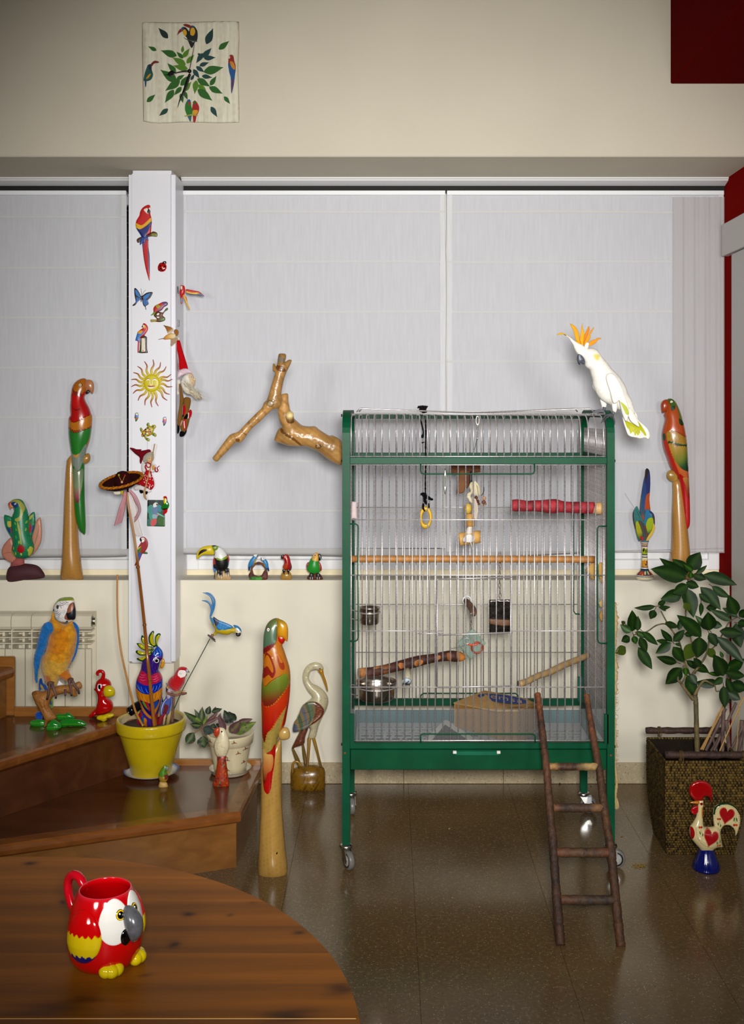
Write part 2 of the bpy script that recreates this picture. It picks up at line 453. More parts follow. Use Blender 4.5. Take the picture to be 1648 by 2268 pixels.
TERRA = terrazzo('terrazzo', '#655034', '#55432a', '#755f40', .11)
TERRB = terrazzo('terrazzo_skirting', '#b8a98a', '#a89878', '#c8baa0', .3)
def woodmat(name, c1, c2, c3, rough, scale=(3, 30, 30), coat=.3):
    m, N, L, b = newmat(name)
    g = N.new('ShaderNodeNewGeometry'); mp = N.new('ShaderNodeMapping'); mp.inputs['Scale'].default_value = scale
    L.new(g.outputs['Position'], mp.inputs['Vector'])
    n = N.new('ShaderNodeTexNoise'); n.inputs['Scale'].default_value = 1; n.inputs['Detail'].default_value = 6; n.inputs['Distortion'].default_value = .6
    L.new(mp.outputs[0], n.inputs['Vector'])
    r = N.new('ShaderNodeValToRGB'); e = r.color_ramp.elements
    e[0].position = .3; e[0].color = (*hx(c1), 1); e[1].position = .7; e[1].color = (*hx(c3), 1)
    q = e.new(.5); q.color = (*hx(c2), 1)
    L.new(n.outputs['Fac'], r.inputs[0]); L.new(r.outputs[0], b.inputs['Base Color'])
    b.inputs['Roughness'].default_value = rough; b.inputs['Coat Weight'].default_value = coat; b.inputs['Coat Roughness'].default_value = .05
    return m
STAIRM = woodmat('stair_wood', '#44200c', '#4e2811', '#5a3016', .25, (2.5, 14, 14), .35)
NOSEM = woodmat('stair_nosing', '#683a14', '#74431a', '#804c20', .25, (4, 30, 30), .35)
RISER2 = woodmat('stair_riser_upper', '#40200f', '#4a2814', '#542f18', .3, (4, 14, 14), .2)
RISERM = woodmat('stair_riser', '#6a4118', '#744a1e', '#7e5324', .3, (5, 30, 30), .2)
TRIMM = woodmat('stair_trim', '#80501f', '#8c5a26', '#98662e', .28, (6, 40, 40), .3)
m, N, L, b = newmat('pane_glass'); b.inputs['Base Color'].default_value = (.75, .8, .82, 1); b.inputs['Transmission Weight'].default_value = 1; b.inputs['Roughness'].default_value = .02; GLASS = m
def clear(name, tint, gl):
    m, N, L, b = newmat(name)
    t = N.new('ShaderNodeBsdfTransparent'); t.inputs[0].default_value = (*tint, 1)
    x = N.new('ShaderNodeMixShader'); x.inputs[0].default_value = gl
    b.inputs['Base Color'].default_value = (.75, .78, .8, 1); b.inputs['Roughness'].default_value = .25
    L.new(t.outputs[0], x.inputs[1]); L.new(b.outputs[0], x.inputs[2]); L.new(x.outputs[0], N['Material Output'].inputs[0])
    return m
ACRYL = clear('acrylic', (.90, .92, .92), .05)
TULLE = clear('tulle', (1, 1, 1), .3)
# ================================================================ the room
YW, YB, YP, YU = 4.36, 4.43, 4.24, 4.02
ZSILL = Zat(1285, YW)
ZBEAM = Zat(347, YU)
XRW = Xat(1604, YB)
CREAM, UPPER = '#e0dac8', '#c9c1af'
def st(o): o['kind'] = 'structure'; return o
floor = st(box('floor', -2.7, 1.6, -2.7, 4.6, -.12, -.004, None, MATTE, '#3a2c1c', base=(0, 0, 0)))
tv, tf = boxdata(-.1995, .1995, -.1995, .1995, -.012, 0)
x0, y0 = Xat(928.8, 2.817), 2.817
first = None
for i in range(-6, 4):
    for j in range(-7, 4):
        c = (x0 + .2 + .4 * i, y0 + .2 + .4 * j, 0)
        if c[0] - .2 > XRW or c[0] + .2 < -2.6 or c[1] - .2 > YW: continue
        if first is None:
            first = mk('floor_tile', tv, tf, floor, TERRA, '#ffffff', False); first.location = c
        else: dup(first, floor, c)
wall_back = st(box('wall_back', -2.7, 1.6, YW, 4.72, -.1, ZSILL - .012, None, PLASTER, CREAM))
sill = st(box('trim_1', -2.7, XRW, YW + .0005, 4.5, ZSILL - .012, ZSILL, None, PLASTER, CREAM))
st(box('trim_2', -2.7, XRW, 4.5, 4.52, ZSILL, ZSILL + .022, None, PLASTER, '#e8dcbc'))
base_b = st(box('baseboard_back', -2.6, XRW, YW - .004, YW, 0, .075, None, MATTE, '#7a6a50', base=(0, 0, 0)))
bx0 = Xat(894, YW); zt = Zat(1690, YW - .012)
bv, bf = boxdata(-.1993, .1993, -.012, 0, .001, zt, .0012)
fb = None
for i in range(-6, 4):
    c = (bx0 + .2 + .4 * i, YW - .002, 0)
    if c[0] - .2 > XRW: continue
    if fb is None: fb = mk('baseboard_tile', bv, bf, base_b, TERRB, '#ffffff', False); fb.location = c
    else: dup(fb, base_b, c)
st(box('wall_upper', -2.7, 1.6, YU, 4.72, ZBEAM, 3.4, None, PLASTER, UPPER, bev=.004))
st(box('wall_right', XRW, 1.6, -2.7, 4.72, -.1, 3.4, None, PLASTER, '#7a0500'))
st(box('wall_left', -2.8, -2.6, -2.7, 4.72, -.1, 3.4, None, PLASTER, CREAM))
st(box('wall_front', -2.7, 1.6, -2.8, -2.6, -.1, 3.4, None, PLASTER, '#a08a6a'))
st(box('ceiling', -2.8, 1.7, -2.8, 4.72, 3.36, 3.5, None, PLASTER, '#b8a98a'))
st(box('trim_3', Xat(1485, YU), XRW + .02, .6, YU, Zat(186, YU), 3.38, None, PLASTER, '#5c0000', bev=.004))
# pillar with a boxed white casing that stops above the skirting
PX0, PX1 = Xat(283, YP), Xat(387, YP)
pil = st(box('pillar', PX0 + .004, PX1 - .004, YP + .004, 4.7, 0, Zat(1470, YP), None, PLASTER, CREAM))
cas = box('casing', PX0, PX1, YP, 4.7, Zat(1476, YP), ZBEAM, pil, SATIN, '#e4e4ea', bev=.016, seg=4, smooth=False)
# window heads
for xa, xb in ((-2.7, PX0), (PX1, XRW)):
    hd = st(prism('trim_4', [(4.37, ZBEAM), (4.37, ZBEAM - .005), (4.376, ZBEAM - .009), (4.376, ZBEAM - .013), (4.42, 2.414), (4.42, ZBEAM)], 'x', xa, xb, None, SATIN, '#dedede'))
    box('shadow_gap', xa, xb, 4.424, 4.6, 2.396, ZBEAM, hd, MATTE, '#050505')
# windows: white frames, glass, rolled-down shutter slats behind
for wn, xa, xb in (('window_1', -2.7, PX0), ('window_2', PX1, XRW)):
    z0, z1 = ZSILL + .022, 2.40
    w = bpy.data.objects.new(wn, None); COLL.objects.link(w); w.location = ((xa + xb) / 2, 4.52, z0); ORG[wn] = Vector(w.location); st(w)
    def wf(a, b_, c, d, e=4.495, f_=4.56): box('frame', a, b_, e, f_, c, d, w, SATIN, '#ededee', bev=.003)
    wf(xa, xb, z0, z0 + .042); wf(xa, xb, z0 + .042, z0 + .085, 4.51, 4.55); wf(xa, xb, z1 - .05, z1)
    mids = [(xa, xa + .05), (xb - .045, xb)] + ([((xa + xb) / 2 - .04, (xa + xb) / 2 + .04)] if xb - xa > 1 else [])
    for a, b_ in mids: wf(a, b_, z0, z1, 4.49, 4.55)
    box('pane', xa, xb, 4.525, 4.531, z0 + .04, z1 - .04, w, GLASS, '#ffffff')
    nsl = 30; hz = (z1 - z0) / nsl; s0 = None
    for i in range(nsl):
        if s0 is None:
            v, f = boxdata(xa, xb, 4.60, 4.61, z0, z0 + hz - .003, .002); s0 = mk('shutter_slat', v, f, w, MATTE, '#c9ccd0', False)
        else: dup(s0, w, (0, 0, i * hz))
# right-hand sliding door with its pelmet
dr = bpy.data.objects.new('door_1', None); COLL.objects.link(dr); dr.location = (1.36, 3.2, 0); ORG['door_1'] = Vector(dr.location); st(dr)
xp = Xat(1598, 4.37)
box('pelmet', xp, XRW, 1.8, 4.37, Zat(568, 4.37), Zat(498, 4.37), dr, SATIN, '#cfcbc6', bev=.003)
box('door_panel', XRW - .018, XRW - .002, 1.8, 1.359 * F / (1620 - CX), .012, Zat(568, 4.37) - .004, dr, SATIN, '#c6c2be', bev=.002)
# ================================================================ roman blinds
def blind(label, xa, xb, ytop, seams, yhem, ybot, droop, group):
    t = T('roman_blind', label, 'blind', ((xa + xb) / 2, YB, Zat(ytop, YB)), group)
    box('headrail', xa, xb, YB - .012, YB + .015, Zat(ytop + 10, YB), Zat(ytop, YB), t, SATIN, '#eef0f2', bev=.002)
    nx, nz = max(14, int((xb - xa) * 24)), 60
    zs = np.linspace(Zat(ytop + 8, YB), Zat(yhem, YB), nz); xs = np.linspace(xa, xb, nx)
    ph = RNG.random(4) * 6
    def yy(x, z): return YB + .0022 * np.sin(x * 9 + ph[0]) + .0016 * np.sin(z * 16 + ph[1]) + .0012 * np.sin(x * 23 + z * 5 + ph[2])
    X, Zz = np.meshgrid(xs, zs); v = np.stack([X, yy(X, Zz), Zz], -1).reshape(-1, 3)
    f = [[j * nx + i, j * nx + i + 1, (j + 1) * nx + i + 1, (j + 1) * nx + i] for j in range(nz - 1) for i in range(nx - 1)]
    mk('fabric', v, f, t, VOILE, '#c4c5ca')
    for y in seams:
        z = Zat(y, YB); th = 2.6 * YB / F
        w = RNG.random() * 6; xs2 = np.linspace(xa, xb, 40)
        wob = .0014 * np.sin(xs2 * 5 + w) + .0007 * RNG.standard_normal(40).cumsum() * .25
        v = []; 
        for x, o in zip(xs2, wob):
            b0 = yy(np.array(x), np.array(z)); v += [(x, b0 - .002, z + th + o), (x, b0 - .004, z + o), (x, b0 - .002, z - th + o)]
        f = [[3 * i + k, 3 * i + 3 + k, 3 * i + 4 + k, 3 * i + 1 + k] for i in range(39) for k in (0, 1)]
        mk('seam', v, f, t, CLOTH, '#dcdcdc')
    # turned-up hem, sagging towards one end
    xs3 = np.linspace(xa, xb, 36); v = []
    for i, x in enumerate(xs3):
        q = i / 35; d = droop[0] + (droop[1] - droop[0]) * q + 1.2 * math.sin(q * 9)
        za, zb = Zat(yhem - 1 + d * .25, YB), Zat(ybot + d, YB)
        v += [(x, YB - .003, za), (x, YB - .010, (za + zb) / 2), (x, YB - .004, zb), (x, YB + .006, zb + .004)]
    f = [[4 * i + k, 4 * i + 4 + k, 4 * i + 5 + k, 4 * i + 1 + k] for i in range(35) for k in range(3)]
    mk('hem', v, f, t, CLOTH, '#c9c8c8')
    for sx in (xa, xb):
        s = -1 if sx == xb else 1; a, b_ = sorted((sx, sx + s * .022))
        box('side_hem', a, b_, YB - .004, YB - .0025, Zat(yhem, YB), Zat(ytop + 9, YB), t, VOILE, '#cfd0d2')
    return t
blind('off-white roman blind to the left of the white pillar, cut by the frame', Xat(-120, YB), Xat(281, YB), 423, [480, 593, 704, 814, 925, 1034, 1143], 1216, 1234, (6, -3), 'white roman blinds')
blind('off-white roman blind between the white pillar and the centre cord', Xat(401, YB), Xat(986.5, YB), 423, [469, 580, 690, 801, 912, 1022, 1132], 1214, 1228, (-2, 9), 'white roman blinds')
blind('off-white roman blind behind the white cockatoo, beside the red wall', Xat(989.5, YB), XRW - .003, 423, [469, 580, 690, 801, 912, 1022, 1133], 1222, 1232, (6, -20), 'white roman blinds')
cd = tubep('blind_cord', [[986, 424, .8], [988, 520, .8], [990, 640, .8], [988, 900, .8], [988, 1180, .8]], YB - .016, None, CLOTH, '#f4f2e8', seg=6, step=20)
tag(cd, 'thin cream pull cord hanging between two roman blinds', 'cord')
# gathered sheer curtain behind the right blind
xs = np.linspace(Xat(1490, 4.412), XRW - .004, 60); zs = np.linspace(Zat(436, 4.412), Zat(1225, 4.412), 30)
X, Zz = np.meshgrid(xs, zs)
Yv = 4.4125 + .003 * np.sin((X - xs[0]) * 130 + .9 * np.sin(Zz * 1.3)) + .0015 * np.sin(X * 290 + Zz)
v = np.stack([X, Yv, Zz], -1).reshape(-1, 3); f = [[j * 60 + i, j * 60 + i + 1, (j + 1) * 60 + i + 1, (j + 1) * 60 + i] for j in range(29) for i in range(59)]
tag(mk('sheer_curtain', v, f, None, SHEER, '#cbc4c4'), 'gathered sheer curtain hanging over the blind beside the red wall', 'curtain')
# ================================================================ stairs (three winder steps, open to the radiator behind)
sta = bpy.data.objects.new('stairs', None); COLL.objects.link(sta); sta.location = (-1, 3.6, 0); ORG['stairs'] = Vector(sta.location); st(sta)
YS = 4.0
def pl(x, y, z): Y = (H - z) * F / (y - CY); return (Xat(x, Y), Y)
z1, z2, z3 = .188, .37, .553
a, c = pl(534, 1798, z1), pl(0, 1873, z1); e = (-1.95, c[1] - (c[0] + 1.95) * (a[1] - c[1]) / (a[0] - c[0]))
def nosing(name, pts, z, w=.055, th=.037):
    """rounded front edge strip that follows pts (plan)"""
    prof = [(0, 0), (-.0, -th), (w * .0, -th)]
    P = [np.array(p) for p in pts]; ring = []
    sec = [(w, 0), (.008, 0), (.002, -.006), (0, -th / 2), (.002, -th + .006), (.008, -th), (w, -th)]
    for i, p in enumerate(P):
        d0 = P[i] - P[i - 1] if i else P[1] - P[0]; d1 = P[i + 1] - P[i] if i + 1 < len(P) else d0
        d0 = d0 / np.linalg.norm(d0); d1 = d1 / np.linalg.norm(d1); n0 = np.array([d0[1], -d0[0]]); n1 = np.array([d1[1], -d1[0]])
        nm = n0 + n1; nm /= (1 + n0 @ n1)
        ring.append([(p[0] - nm[0] * s, p[1] - nm[1] * s, z + t) for s, t in sec])
    v = [q for r in ring for q in r]; m = len(sec)
    f = [[i * m + k, i * m + k + 1, (i + 1) * m + k + 1, (i + 1) * m + k] for i in range(len(P) - 1) for k in range(m - 1)]
    f += [list(range(m)), list(range((len(P) - 1) * m, len(P) * m))[::-1]]
    return mk(name, v, f, sta, NOSEM, '#ffffff', False)
r1 = pl(579, 1706, z1)
prism('tread', [(a[0] - .03, a[1] + .028), (r1[0] - .03, YS), (-2.0, YS), (e[0], e[1] + .03)], 'z', z1 - .034, z1 - .0005, sta, STAIRM)
nosing('nosing', [e, a, (r1[0] + .002, YS)], z1)
k1 = (Xat(523, 3.552), 3.556)
dd = ((a[0] - c[0]), (a[1] - c[1]))
prism('riser', [k1, (r1[0] - .022, YS), (-2.0, YS), (-1.95, k1[1] + (-1.95 - k1[0]) * dd[1] / dd[0])], 'z', 0, z1 - .037, sta, RISERM)
b1, b2 = pl(282, 1713, z1), pl(0, 1811, z1)
dr2 = (b1[0] - b2[0], b1[1] - b2[1])
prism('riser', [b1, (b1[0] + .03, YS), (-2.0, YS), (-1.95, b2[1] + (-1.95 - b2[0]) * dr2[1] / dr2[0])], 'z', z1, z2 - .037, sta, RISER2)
n1, n2 = pl(262, 1603, z2), pl(0, 1685, z2)
dn = (n1[0] - n2[0], n1[1] - n2[1]); nb = (n1[0] + dn[0] * (3.985 - n1[1]) / dn[1], 3.985); ne = (-1.95, n2[1] + (-1.95 - n2[0]) * dn[1] / dn[0])
prism('tread', [(nb[0] - .03, nb[1]), (nb[0] - .01, YS), (-2.0, YS), (ne[0] - .02, ne[1] + .03)], 'z', z2 - .034, z2 - .0005, sta, STAIRM)
nosing('nosing', [ne, nb], z2)
q0 = (Xat(13, 3.99), 3.995)
prism('riser', [q0, (q0[0] - .27, 3.3), (-2.0, 3.2), (-2.0, YS)], 'z', z2, z3 - .037, sta, RISERM)
prism('tread', [(q0[0] - .03, YS), (q0[0] - .30, 3.3), (-2.0, 3.2), (-2.0, YS)], 'z', z3 - .034, z3 - .0005, sta, STAIRM)
nosing('nosing', [(q0[0] - .24, 3.3), (q0[0] + .03, YS - .01)], z3)
zA, zB, zC = Zat(1683, YS), Zat(1567, YS), Zat(1455, YS)
xA, xB, xC = Xat(578, YS), Xat(284, YS), Xat(31, YS)
box('trim', xB, xA, YS, YS + .02, z1 - .04, zA, sta, TRIMM, bev=.002)
box('trim', xC, xB, YS, YS + .02, z1, zB, sta, TRIMM, bev=.002)
box('trim', -2.0, xC, YS, YS + .02, z2, zC, sta, TRIMM, bev=.004)
# ================================================================ radiator behind the stairs
YR = 4.25; rs = 44.4 * YR / F
xr = Xat(202, YR); zt, zb = Zat(1362, YR), .12
rad = T('radiator', 'cream aluminium radiator on the wall behind the plush macaw', 'radiator', (xr - rs * 4, YR + .05, zb))
def rsec():
    bm_v = []; bm_f = []
    def add(d):
        o = len(bm_v); bm_v.extend(d[0]); bm_f.extend([[i + o for i in f] for f in d[1]])
    hh = Zat(1362, YR) - Zat(1395, YR)
    # rounded header
    sec = [(YR + .02, zt - .004), (YR + .006, zt - .001), (YR + .03, zt), (YR + .085, zt), (YR + .085, zt - hh), (YR + .012, zt - hh), (YR, zt - hh * .6), (YR, zt - hh * .25)]
    sec = [(YR + .085, zt), (YR + .02, zt), (YR + .006, zt - .006), (YR, zt - .018), (YR, zt - hh + .012), (YR + .008, zt - hh), (YR + .085, zt - hh)]
    n = len(sec); xa, xb = .0012, rs - .0012
    add(([(xa, *p) for p in sec] + [(xb, *p) for p in sec], [[i, (i + 1) % n, n + (i + 1) % n, n + i] for i in range(n)] + [list(range(n)), list(range(n, 2 * n))[::-1]]))
    for yy in (1397, 1411, 1424): add(boxdata(xa, xb, YR + .004, YR + .06, Zat(yy, YR) - .006, Zat(yy, YR) - .001, .001))
    add(boxdata(rs * .44, rs * .56, YR + .03, YR + .085, zb, zt - hh))
    add(boxdata(0, .005, YR + .001, YR + .085, zb, zt - hh)); 
    add(boxdata(.004, rs * .66, YR + .003, YR + .02, zb, Zat(1438, YR), .002)); add(boxdata(rs * .69, rs - .001, YR + .003, YR + .02, zb, Zat(1438, YR), .002))
    add(boxdata(.002, rs - .002, YR + .078, YR + .085, zb, zt - hh))
    return bm_v, bm_f
v, f = rsec(); v = np.array(v) + np.array([xr - rs, 0, 0]); s0 = mk('section', v, f, rad, SATIN, '#e6dfc9', False)
for i in range(1, 10): dup(s0, rad, (-rs * i, 0, 0))
tube('plug', [(xr, YR + .025, Zat(1378, YR)), (xr + .004, YR + .025, Zat(1378, YR)), (xr + .0045, YR + .025, Zat(1378, YR)), (xr + .012, YR + .025, Zat(1378, YR))], [.021, .021, .017, .016], rad, STEEL, '#c8c8b8', 16, smooth=False)
for sx in (xr - rs * .5, xr - rs * 9.5): box('bracket', sx - .01, sx + .01, YR + .085, YW + .002, zt - .05, zt - .03, rad, SATIN, '#e6dfc9')
# ================================================================ round pine table
ZT = .75
PTS = [(0, 1900), (200, 1898.5), (400, 1925), (600, 2010), (700, 2090), (760, 2158), (800, 2228)]
A = []; Bv = []
for x, y in PTS:
    X, Y = pl(x, y, ZT); A.append([2 * X, 2 * Y, 1]); Bv.append(X * X + Y * Y)
sol = np.linalg.lstsq(np.array(A), np.array(Bv), rcond=None)[0]
TCX, TCY = sol[0], sol[1]; TR = math.sqrt(sol[2] + TCX ** 2 + TCY ** 2)
tbl = T('round_table', 'round varnished pine table top in front, holding the red parrot mug', 'table', (TCX, TCY, 0))
KN = [(70, 1912, 16, 4, 1), (415, 2025, 14, 5, 1), (508, 2027, 8, 3, .7), (385, 2092, 12, 7, 1), (325, 2160, 16, 4, .6), (660, 2066, 14, 4, .9), (398, 1925, 10, 3, .6), (140, 1998, 8, 5, .9), (120, 2232, 85, 16, .75), (185, 2212, 40, 10, .6), (755, 2190, 30, 13, .8), (640, 2250, 55, 14, .9), (560, 2000, 10, 3, .5)]
def pinecol(X, Y, tone):
    gr = np.sin(Y * 260 + 5 * np.sin(X * 2.2 + Y * 7) + tone * 40) * .5 + np.sin(Y * 610 + 3 * np.sin(X * 3.1) + tone * 90) * .3
    gr2 = np.sin(Y * 90 + 2.5 * np.sin(X * 1.3 + tone * 9))
    c = hx('#6c3e08') * (1 + .10 * gr + .16 * gr2 + .34 * (tone - .5))[:, None]
    px = CX + X / Y * F; py = CY + (H - ZT) / Y * F
    for kx, ky, rx, ry, am in KN:
        u = (px - kx) / rx + .25 * np.sin(py * .3); w = (py - ky - .08 * (kx - px)) / ry
        k = np.exp(-(u * u + w * w) * .9)[:, None] * am
        c = c * (1 - k * .93) + hx('#2e1206') * k * .93 * .5
    return c
PINE = vmat('pine', .48, spec=.14, var=.1, vscale=9, stretch=(1.2, 16, 1))
ysplit = pl(700, 2253, ZT)[1]
edges_ = [ysplit - .004 - .088 * i for i in range(16)][::-1]
edges2 = [ysplit + .0 + .079 * i for i in range(9)]
strips = [(edges_[i], edges_[i + 1]) for i in range(15)] + [(edges2[i], edges2[i + 1]) for i in range(8)]
for (ya, yb) in strips:
    ya, yb = max(ya, TCY - TR + .002), min(yb, TCY + TR - .002)
    if yb - ya < .004: continue
    ny = max(4, int((yb - ya) / .0028)) if yb > 1.25 else 5
    ys = np.linspace(ya, yb - .0001, ny); tone = RNG.random()
    nx = 220 if yb > 1.25 else 40; v = []
    for Y in ys:
        hw = math.sqrt(max(TR * TR - (Y - TCY) ** 2, 1e-6)); v.append(np.stack([np.linspace(TCX - hw, TCX + hw, nx), np.full(nx, Y), np.full(nx, ZT)], 1))
    v = np.concatenate(v); n0 = len(v); cols = pinecol(v[:, 0], v[:, 1], tone)
    lo = v.copy(); lo[:, 2] -= .028
    f = [[j * nx + i, j * nx + i + 1, (j + 1) * nx + i + 1, (j + 1) * nx + i] for j in range(ny - 1) for i in range(nx - 1)]
    rim = list(range(nx)) + [j * nx + nx - 1 for j in range(1, ny)] + [(ny - 1) * nx + i for i in range(nx - 2, -1, -1)] + [j * nx for j in range(ny - 2, 0, -1)]
    f += [[rim[i], rim[(i + 1) % len(rim)], n0 + (i + 1) % len(rim), n0 + i][::-1] for i in range(len(rim))] + [[n0 + i for i in range(len(rim))][::-1]]
    mk('plank', np.concatenate([v, lo[rim]]), f, tbl, PINE, np.concatenate([cols, np.tile(hx('#8a5224'), (len(rim), 1))]), False)
hw = math.sqrt(TR * TR - (ysplit - TCY) ** 2)
box('leaf_joint', TCX - hw + .006, TCX + hw - .004, ysplit - .004, ysplit - .0002, ZT - .02, ZT - .0012, tbl, SATIN, '#e8c890')
for i in range(4):
    a_ = math.pi / 4 + i * math.pi / 2; lx, ly = TCX + .42 * math.cos(a_), TCY + .42 * math.sin(a_)
    lathe('leg', [(.022, 0), (.028, .05), (.022, .3), (.032, .6), (.034, ZT - .03)], (lx, ly, 0), tbl, PINE, '#8a5224', 16)
# ================================================================ parrot cage on casters
YF, YK = 3.54, 4.05          # front and back planes of the frame
CL, CR = Xat(758, YF), Xat(1362, YF)
GR, GRD = '#00442a', '#003620'
cage = T('parrot_cage', 'tall green framed wire parrot cage on four casters', 'cage', ((CL + CR) / 2, (YF + YK) / 2, 0))
ZLEG = Zat(1873, YF); ZTOP = 1.487; HB = .0125
def sqpath(name, pts, h, parent, col, w=None):
    """square-section tube swept through pts in a plane of constant x"""
    w = w or h; P = np.array(pts, float); n = len(P); v = []
    Tn = np.gradient(P, axis=0); Tn /= np.linalg.norm(Tn, axis=1)[:, None]
    for p, t in zip(P, Tn):
        nrm = np.array([0, -t[2], t[1]])
        for a, b in ((-1, -1), (1, -1), (1, 1), (-1, 1)): v.append(p + np.array([a * w, 0, 0]) + nrm * b * h)
    f = [[i * 4 + k, i * 4 + (k + 1) % 4, i * 4 + 4 + (k + 1) % 4, i * 4 + 4 + k] for i in range(n - 1) for k in range(4)] + [[3, 2, 1, 0], [n * 4 - 4, n * 4 - 3, n * 4 - 2, n * 4 - 1]]
    return mk(name, v, f, parent, GREENP, col, False)
def arch(x, ya, yb, zt, zl, r=.075):
    p = [(x, ya, zl), (x, ya, zt - r)]
    p += [(x, ya + r - r * math.cos(t), zt - r + r * math.sin(t)) for t in np.linspace(.15, math.pi / 2, 8)]
    p += [(x, yb - r + r * math.sin(t), zt - r + r * math.cos(t)) for t in np.linspace(0, math.pi / 2 - .15, 8)]
    return p + [(x, yb, zt - r), (x, yb, zl)]
for x in (CL + HB, CR - HB): sqpath('side_frame', arch(x, YF + HB, YK - HB, ZTOP, ZLEG), HB, cage, GR)
xi0, xi1 = CL + 2 * HB, CR - 2 * HB
def rail(y0, y1, Y, name='rail', d=.02, col=GR): return box(name, xi0, xi1, Y, Y + d, Zat(y1, Y), Zat(y0, Y), cage, GREENP, col, bev=.0015)
rail(1013, 1028, YF + .003); rail(1646, 1659, YF + .003)
rail(1003, 1013, YK - .023); rail(1549, 1563, YK - .023); rail(917.5, 927.5, YK - .026)
for x in (CL + .006, CR - .018):
    for z in (Zat(1020, YF), Zat(1652, YF)): box('rail', x, x + .012, YF + 2 * HB, YK - 2 * HB, z - .011, z + .011, cage, GREENP, GRD)
# drawer / tray
zd0, zd1 = Zat(1705, YF), Zat(1659, YF)
tray = T('tray', None, None, (0, YF, zd0)); tray.parent = cage; tray.location = tray.location - cage.location; ORG[tray.name] = ORG[cage.name]; tray.location = (0, 0, 0)
dv = box('tray_front', xi0 + .002, xi1 - .002, YF - .001, YF + .012, zd0, zd1 - .002, tray, GREENP, '#004024', bev=.002)
hd_ = box('handle', Xat(1008, YF), Xat(1106, YF), YF - .008, YF + .001, Zat(1672, YF), Zat(1662.5, YF), tray, GREENP, '#125a40', bev=.0015)
for x in (1006, 1103): box('chipped_corner', Xat(x - 3, YF), Xat(x + 5, YF), YF - .009, YF - .0005, Zat(1668, YF), Zat(1662, YF), tray, MATTE, '#d8d8d0', bev=.001)
ZN = .350
box('tray_bottom', xi0 + .004, xi1 - .004, YF + .012, YK - .03, zd0 + .004, ZN - .006, tray, GREENP, '#2a4a48')
box('tray_side', xi0 + .004, xi1 - .004, YK - .042, YK - .03, zd0 + .004, Zat(1574, YK - .04), tray, GREENP, '#3e5e62')
for x in (xi0 + .003, xi1 - .009): box('tray_side', x, x + .006, YF + .012, YK - .03, zd0 + .004, Zat(1574, YK - .04), tray, GREENP, '#3a5a58')
# wires
rw = .0021
def bar(name, pts, r=rw, mat=None, col='#d2cccc', seg=6):
    return tube(name, pts, r, cage, mat or CHROME, col, seg)
sp = 17 * YF / F
xb0 = Xat(777.5, YF); NB = 34
ybar = YF + .016
fr = bar('front_bar', [(xb0, ybar, Zat(1643, YF)), (xb0, ybar, Zat(1029, YF))])
yback = YK - .018
bk = bar('back_bar', [(xb0, yback, Zat(1549, YK)), (xb0, yback, Zat(1012, YK))])
r = .06; za = ZTOP - .005
tp = [(xb0, ybar - .004, Zat(1014, YF)), (xb0, ybar - .004, za - r)] + [(xb0, ybar - .004 + r - r * math.cos(t), za - r + r * math.sin(t)) for t in np.linspace(.2, math.pi / 2, 6)]
tp += [(xb0, yback - r + r * math.sin(t), za - r + r * math.cos(t)) for t in np.linspace(0, math.pi / 2 - .2, 6)] + [(xb0, yback, za - r), (xb0, yback, Zat(1004, YK))]
tb = bar('top_bar', tp)
for i in range(1, NB):
    dup(fr, cage, (sp * i, 0, 0)); dup(bk, cage, (sp * i, 0, 0)); dup(tb, cage, (sp * i, 0, 0))
for x in (CL + .012, CR - .012):
    s0 = None; n = 18
    for i in range(n):
        y = YF + .032 + (YK - YF - .064) * i / (n - 1)
        if s0 is None: s0 = bar('side_bar', [(x, y, Zat(1650, YF)), (x, y, Zat(1016, YF))]); y_0 = y
        else: dup(s0, cage, (0, y - y_0, 0))
    s0 = None
    for i in range(n):
        y = YF + .032 + (YK - YF - .064) * i / (n - 1)
        if s0 is None: s0 = bar('side_bar', [(x, y, Zat(1020, YF)), (x, y, 1.435)]); y_0 = y
        else: dup(s0, cage, (0, y - y_0, 0))
    for z in (1.14, .94, .76, .58): bar('cross_wire', [(x - .003 if x < .3 else x + .003, YF + .02, z), (x - .003 if x < .3 else x + .003, YK - .02, z)], .0016)
def wire(y, xa, xb, Y=None, yoff=-.004, r=.002, name='cross_wire', col='#e6dede'):
    Y = Y or ybar
    return bar(name, [(Xat(xa, YF), Y + yoff, Zat(y, YF)), (Xat(xb, YF), Y + yoff, Zat(y, YF))], r, col=col)
for y, a_, b_ in ((917, 778, 1341), (1011.5, 775, 1343), (1030, 773, 1343), (1152, 773, 1341), (1275, 773, 1341), (1399, 773, 980), (1399, 1132, 1341), (1524, 771, 1341), (1642.5, 773, 1338)): wire(y, a_, b_)
wire(1405, 925, 980); 
for y in (1003, 1123, 1240, 1337, 1443): bar('cross_wire', [(xb0, yback + .004, Zat(y, YK)), (xb0 + sp * (NB - 1), yback + .004, Zat(y, YK))], .0018)
# door in the front grid
door = []
def dpt(x, y, o=-.008): return (Xat(x, YF), ybar + o, Zat(y, YF))
bar('door', [dpt(967, 1284), dpt(1134, 1279)], .0026); bar('door', [dpt(967, 1408), dpt(1136, 1402)], .0026); bar('door', [dpt(969, 1524), dpt(1134, 1521)], .0026)
for x in (968.5, 1132): bar('door', [dpt(x, 1283), dpt(x, 1523)], .0028)
for y in (1030,): pass
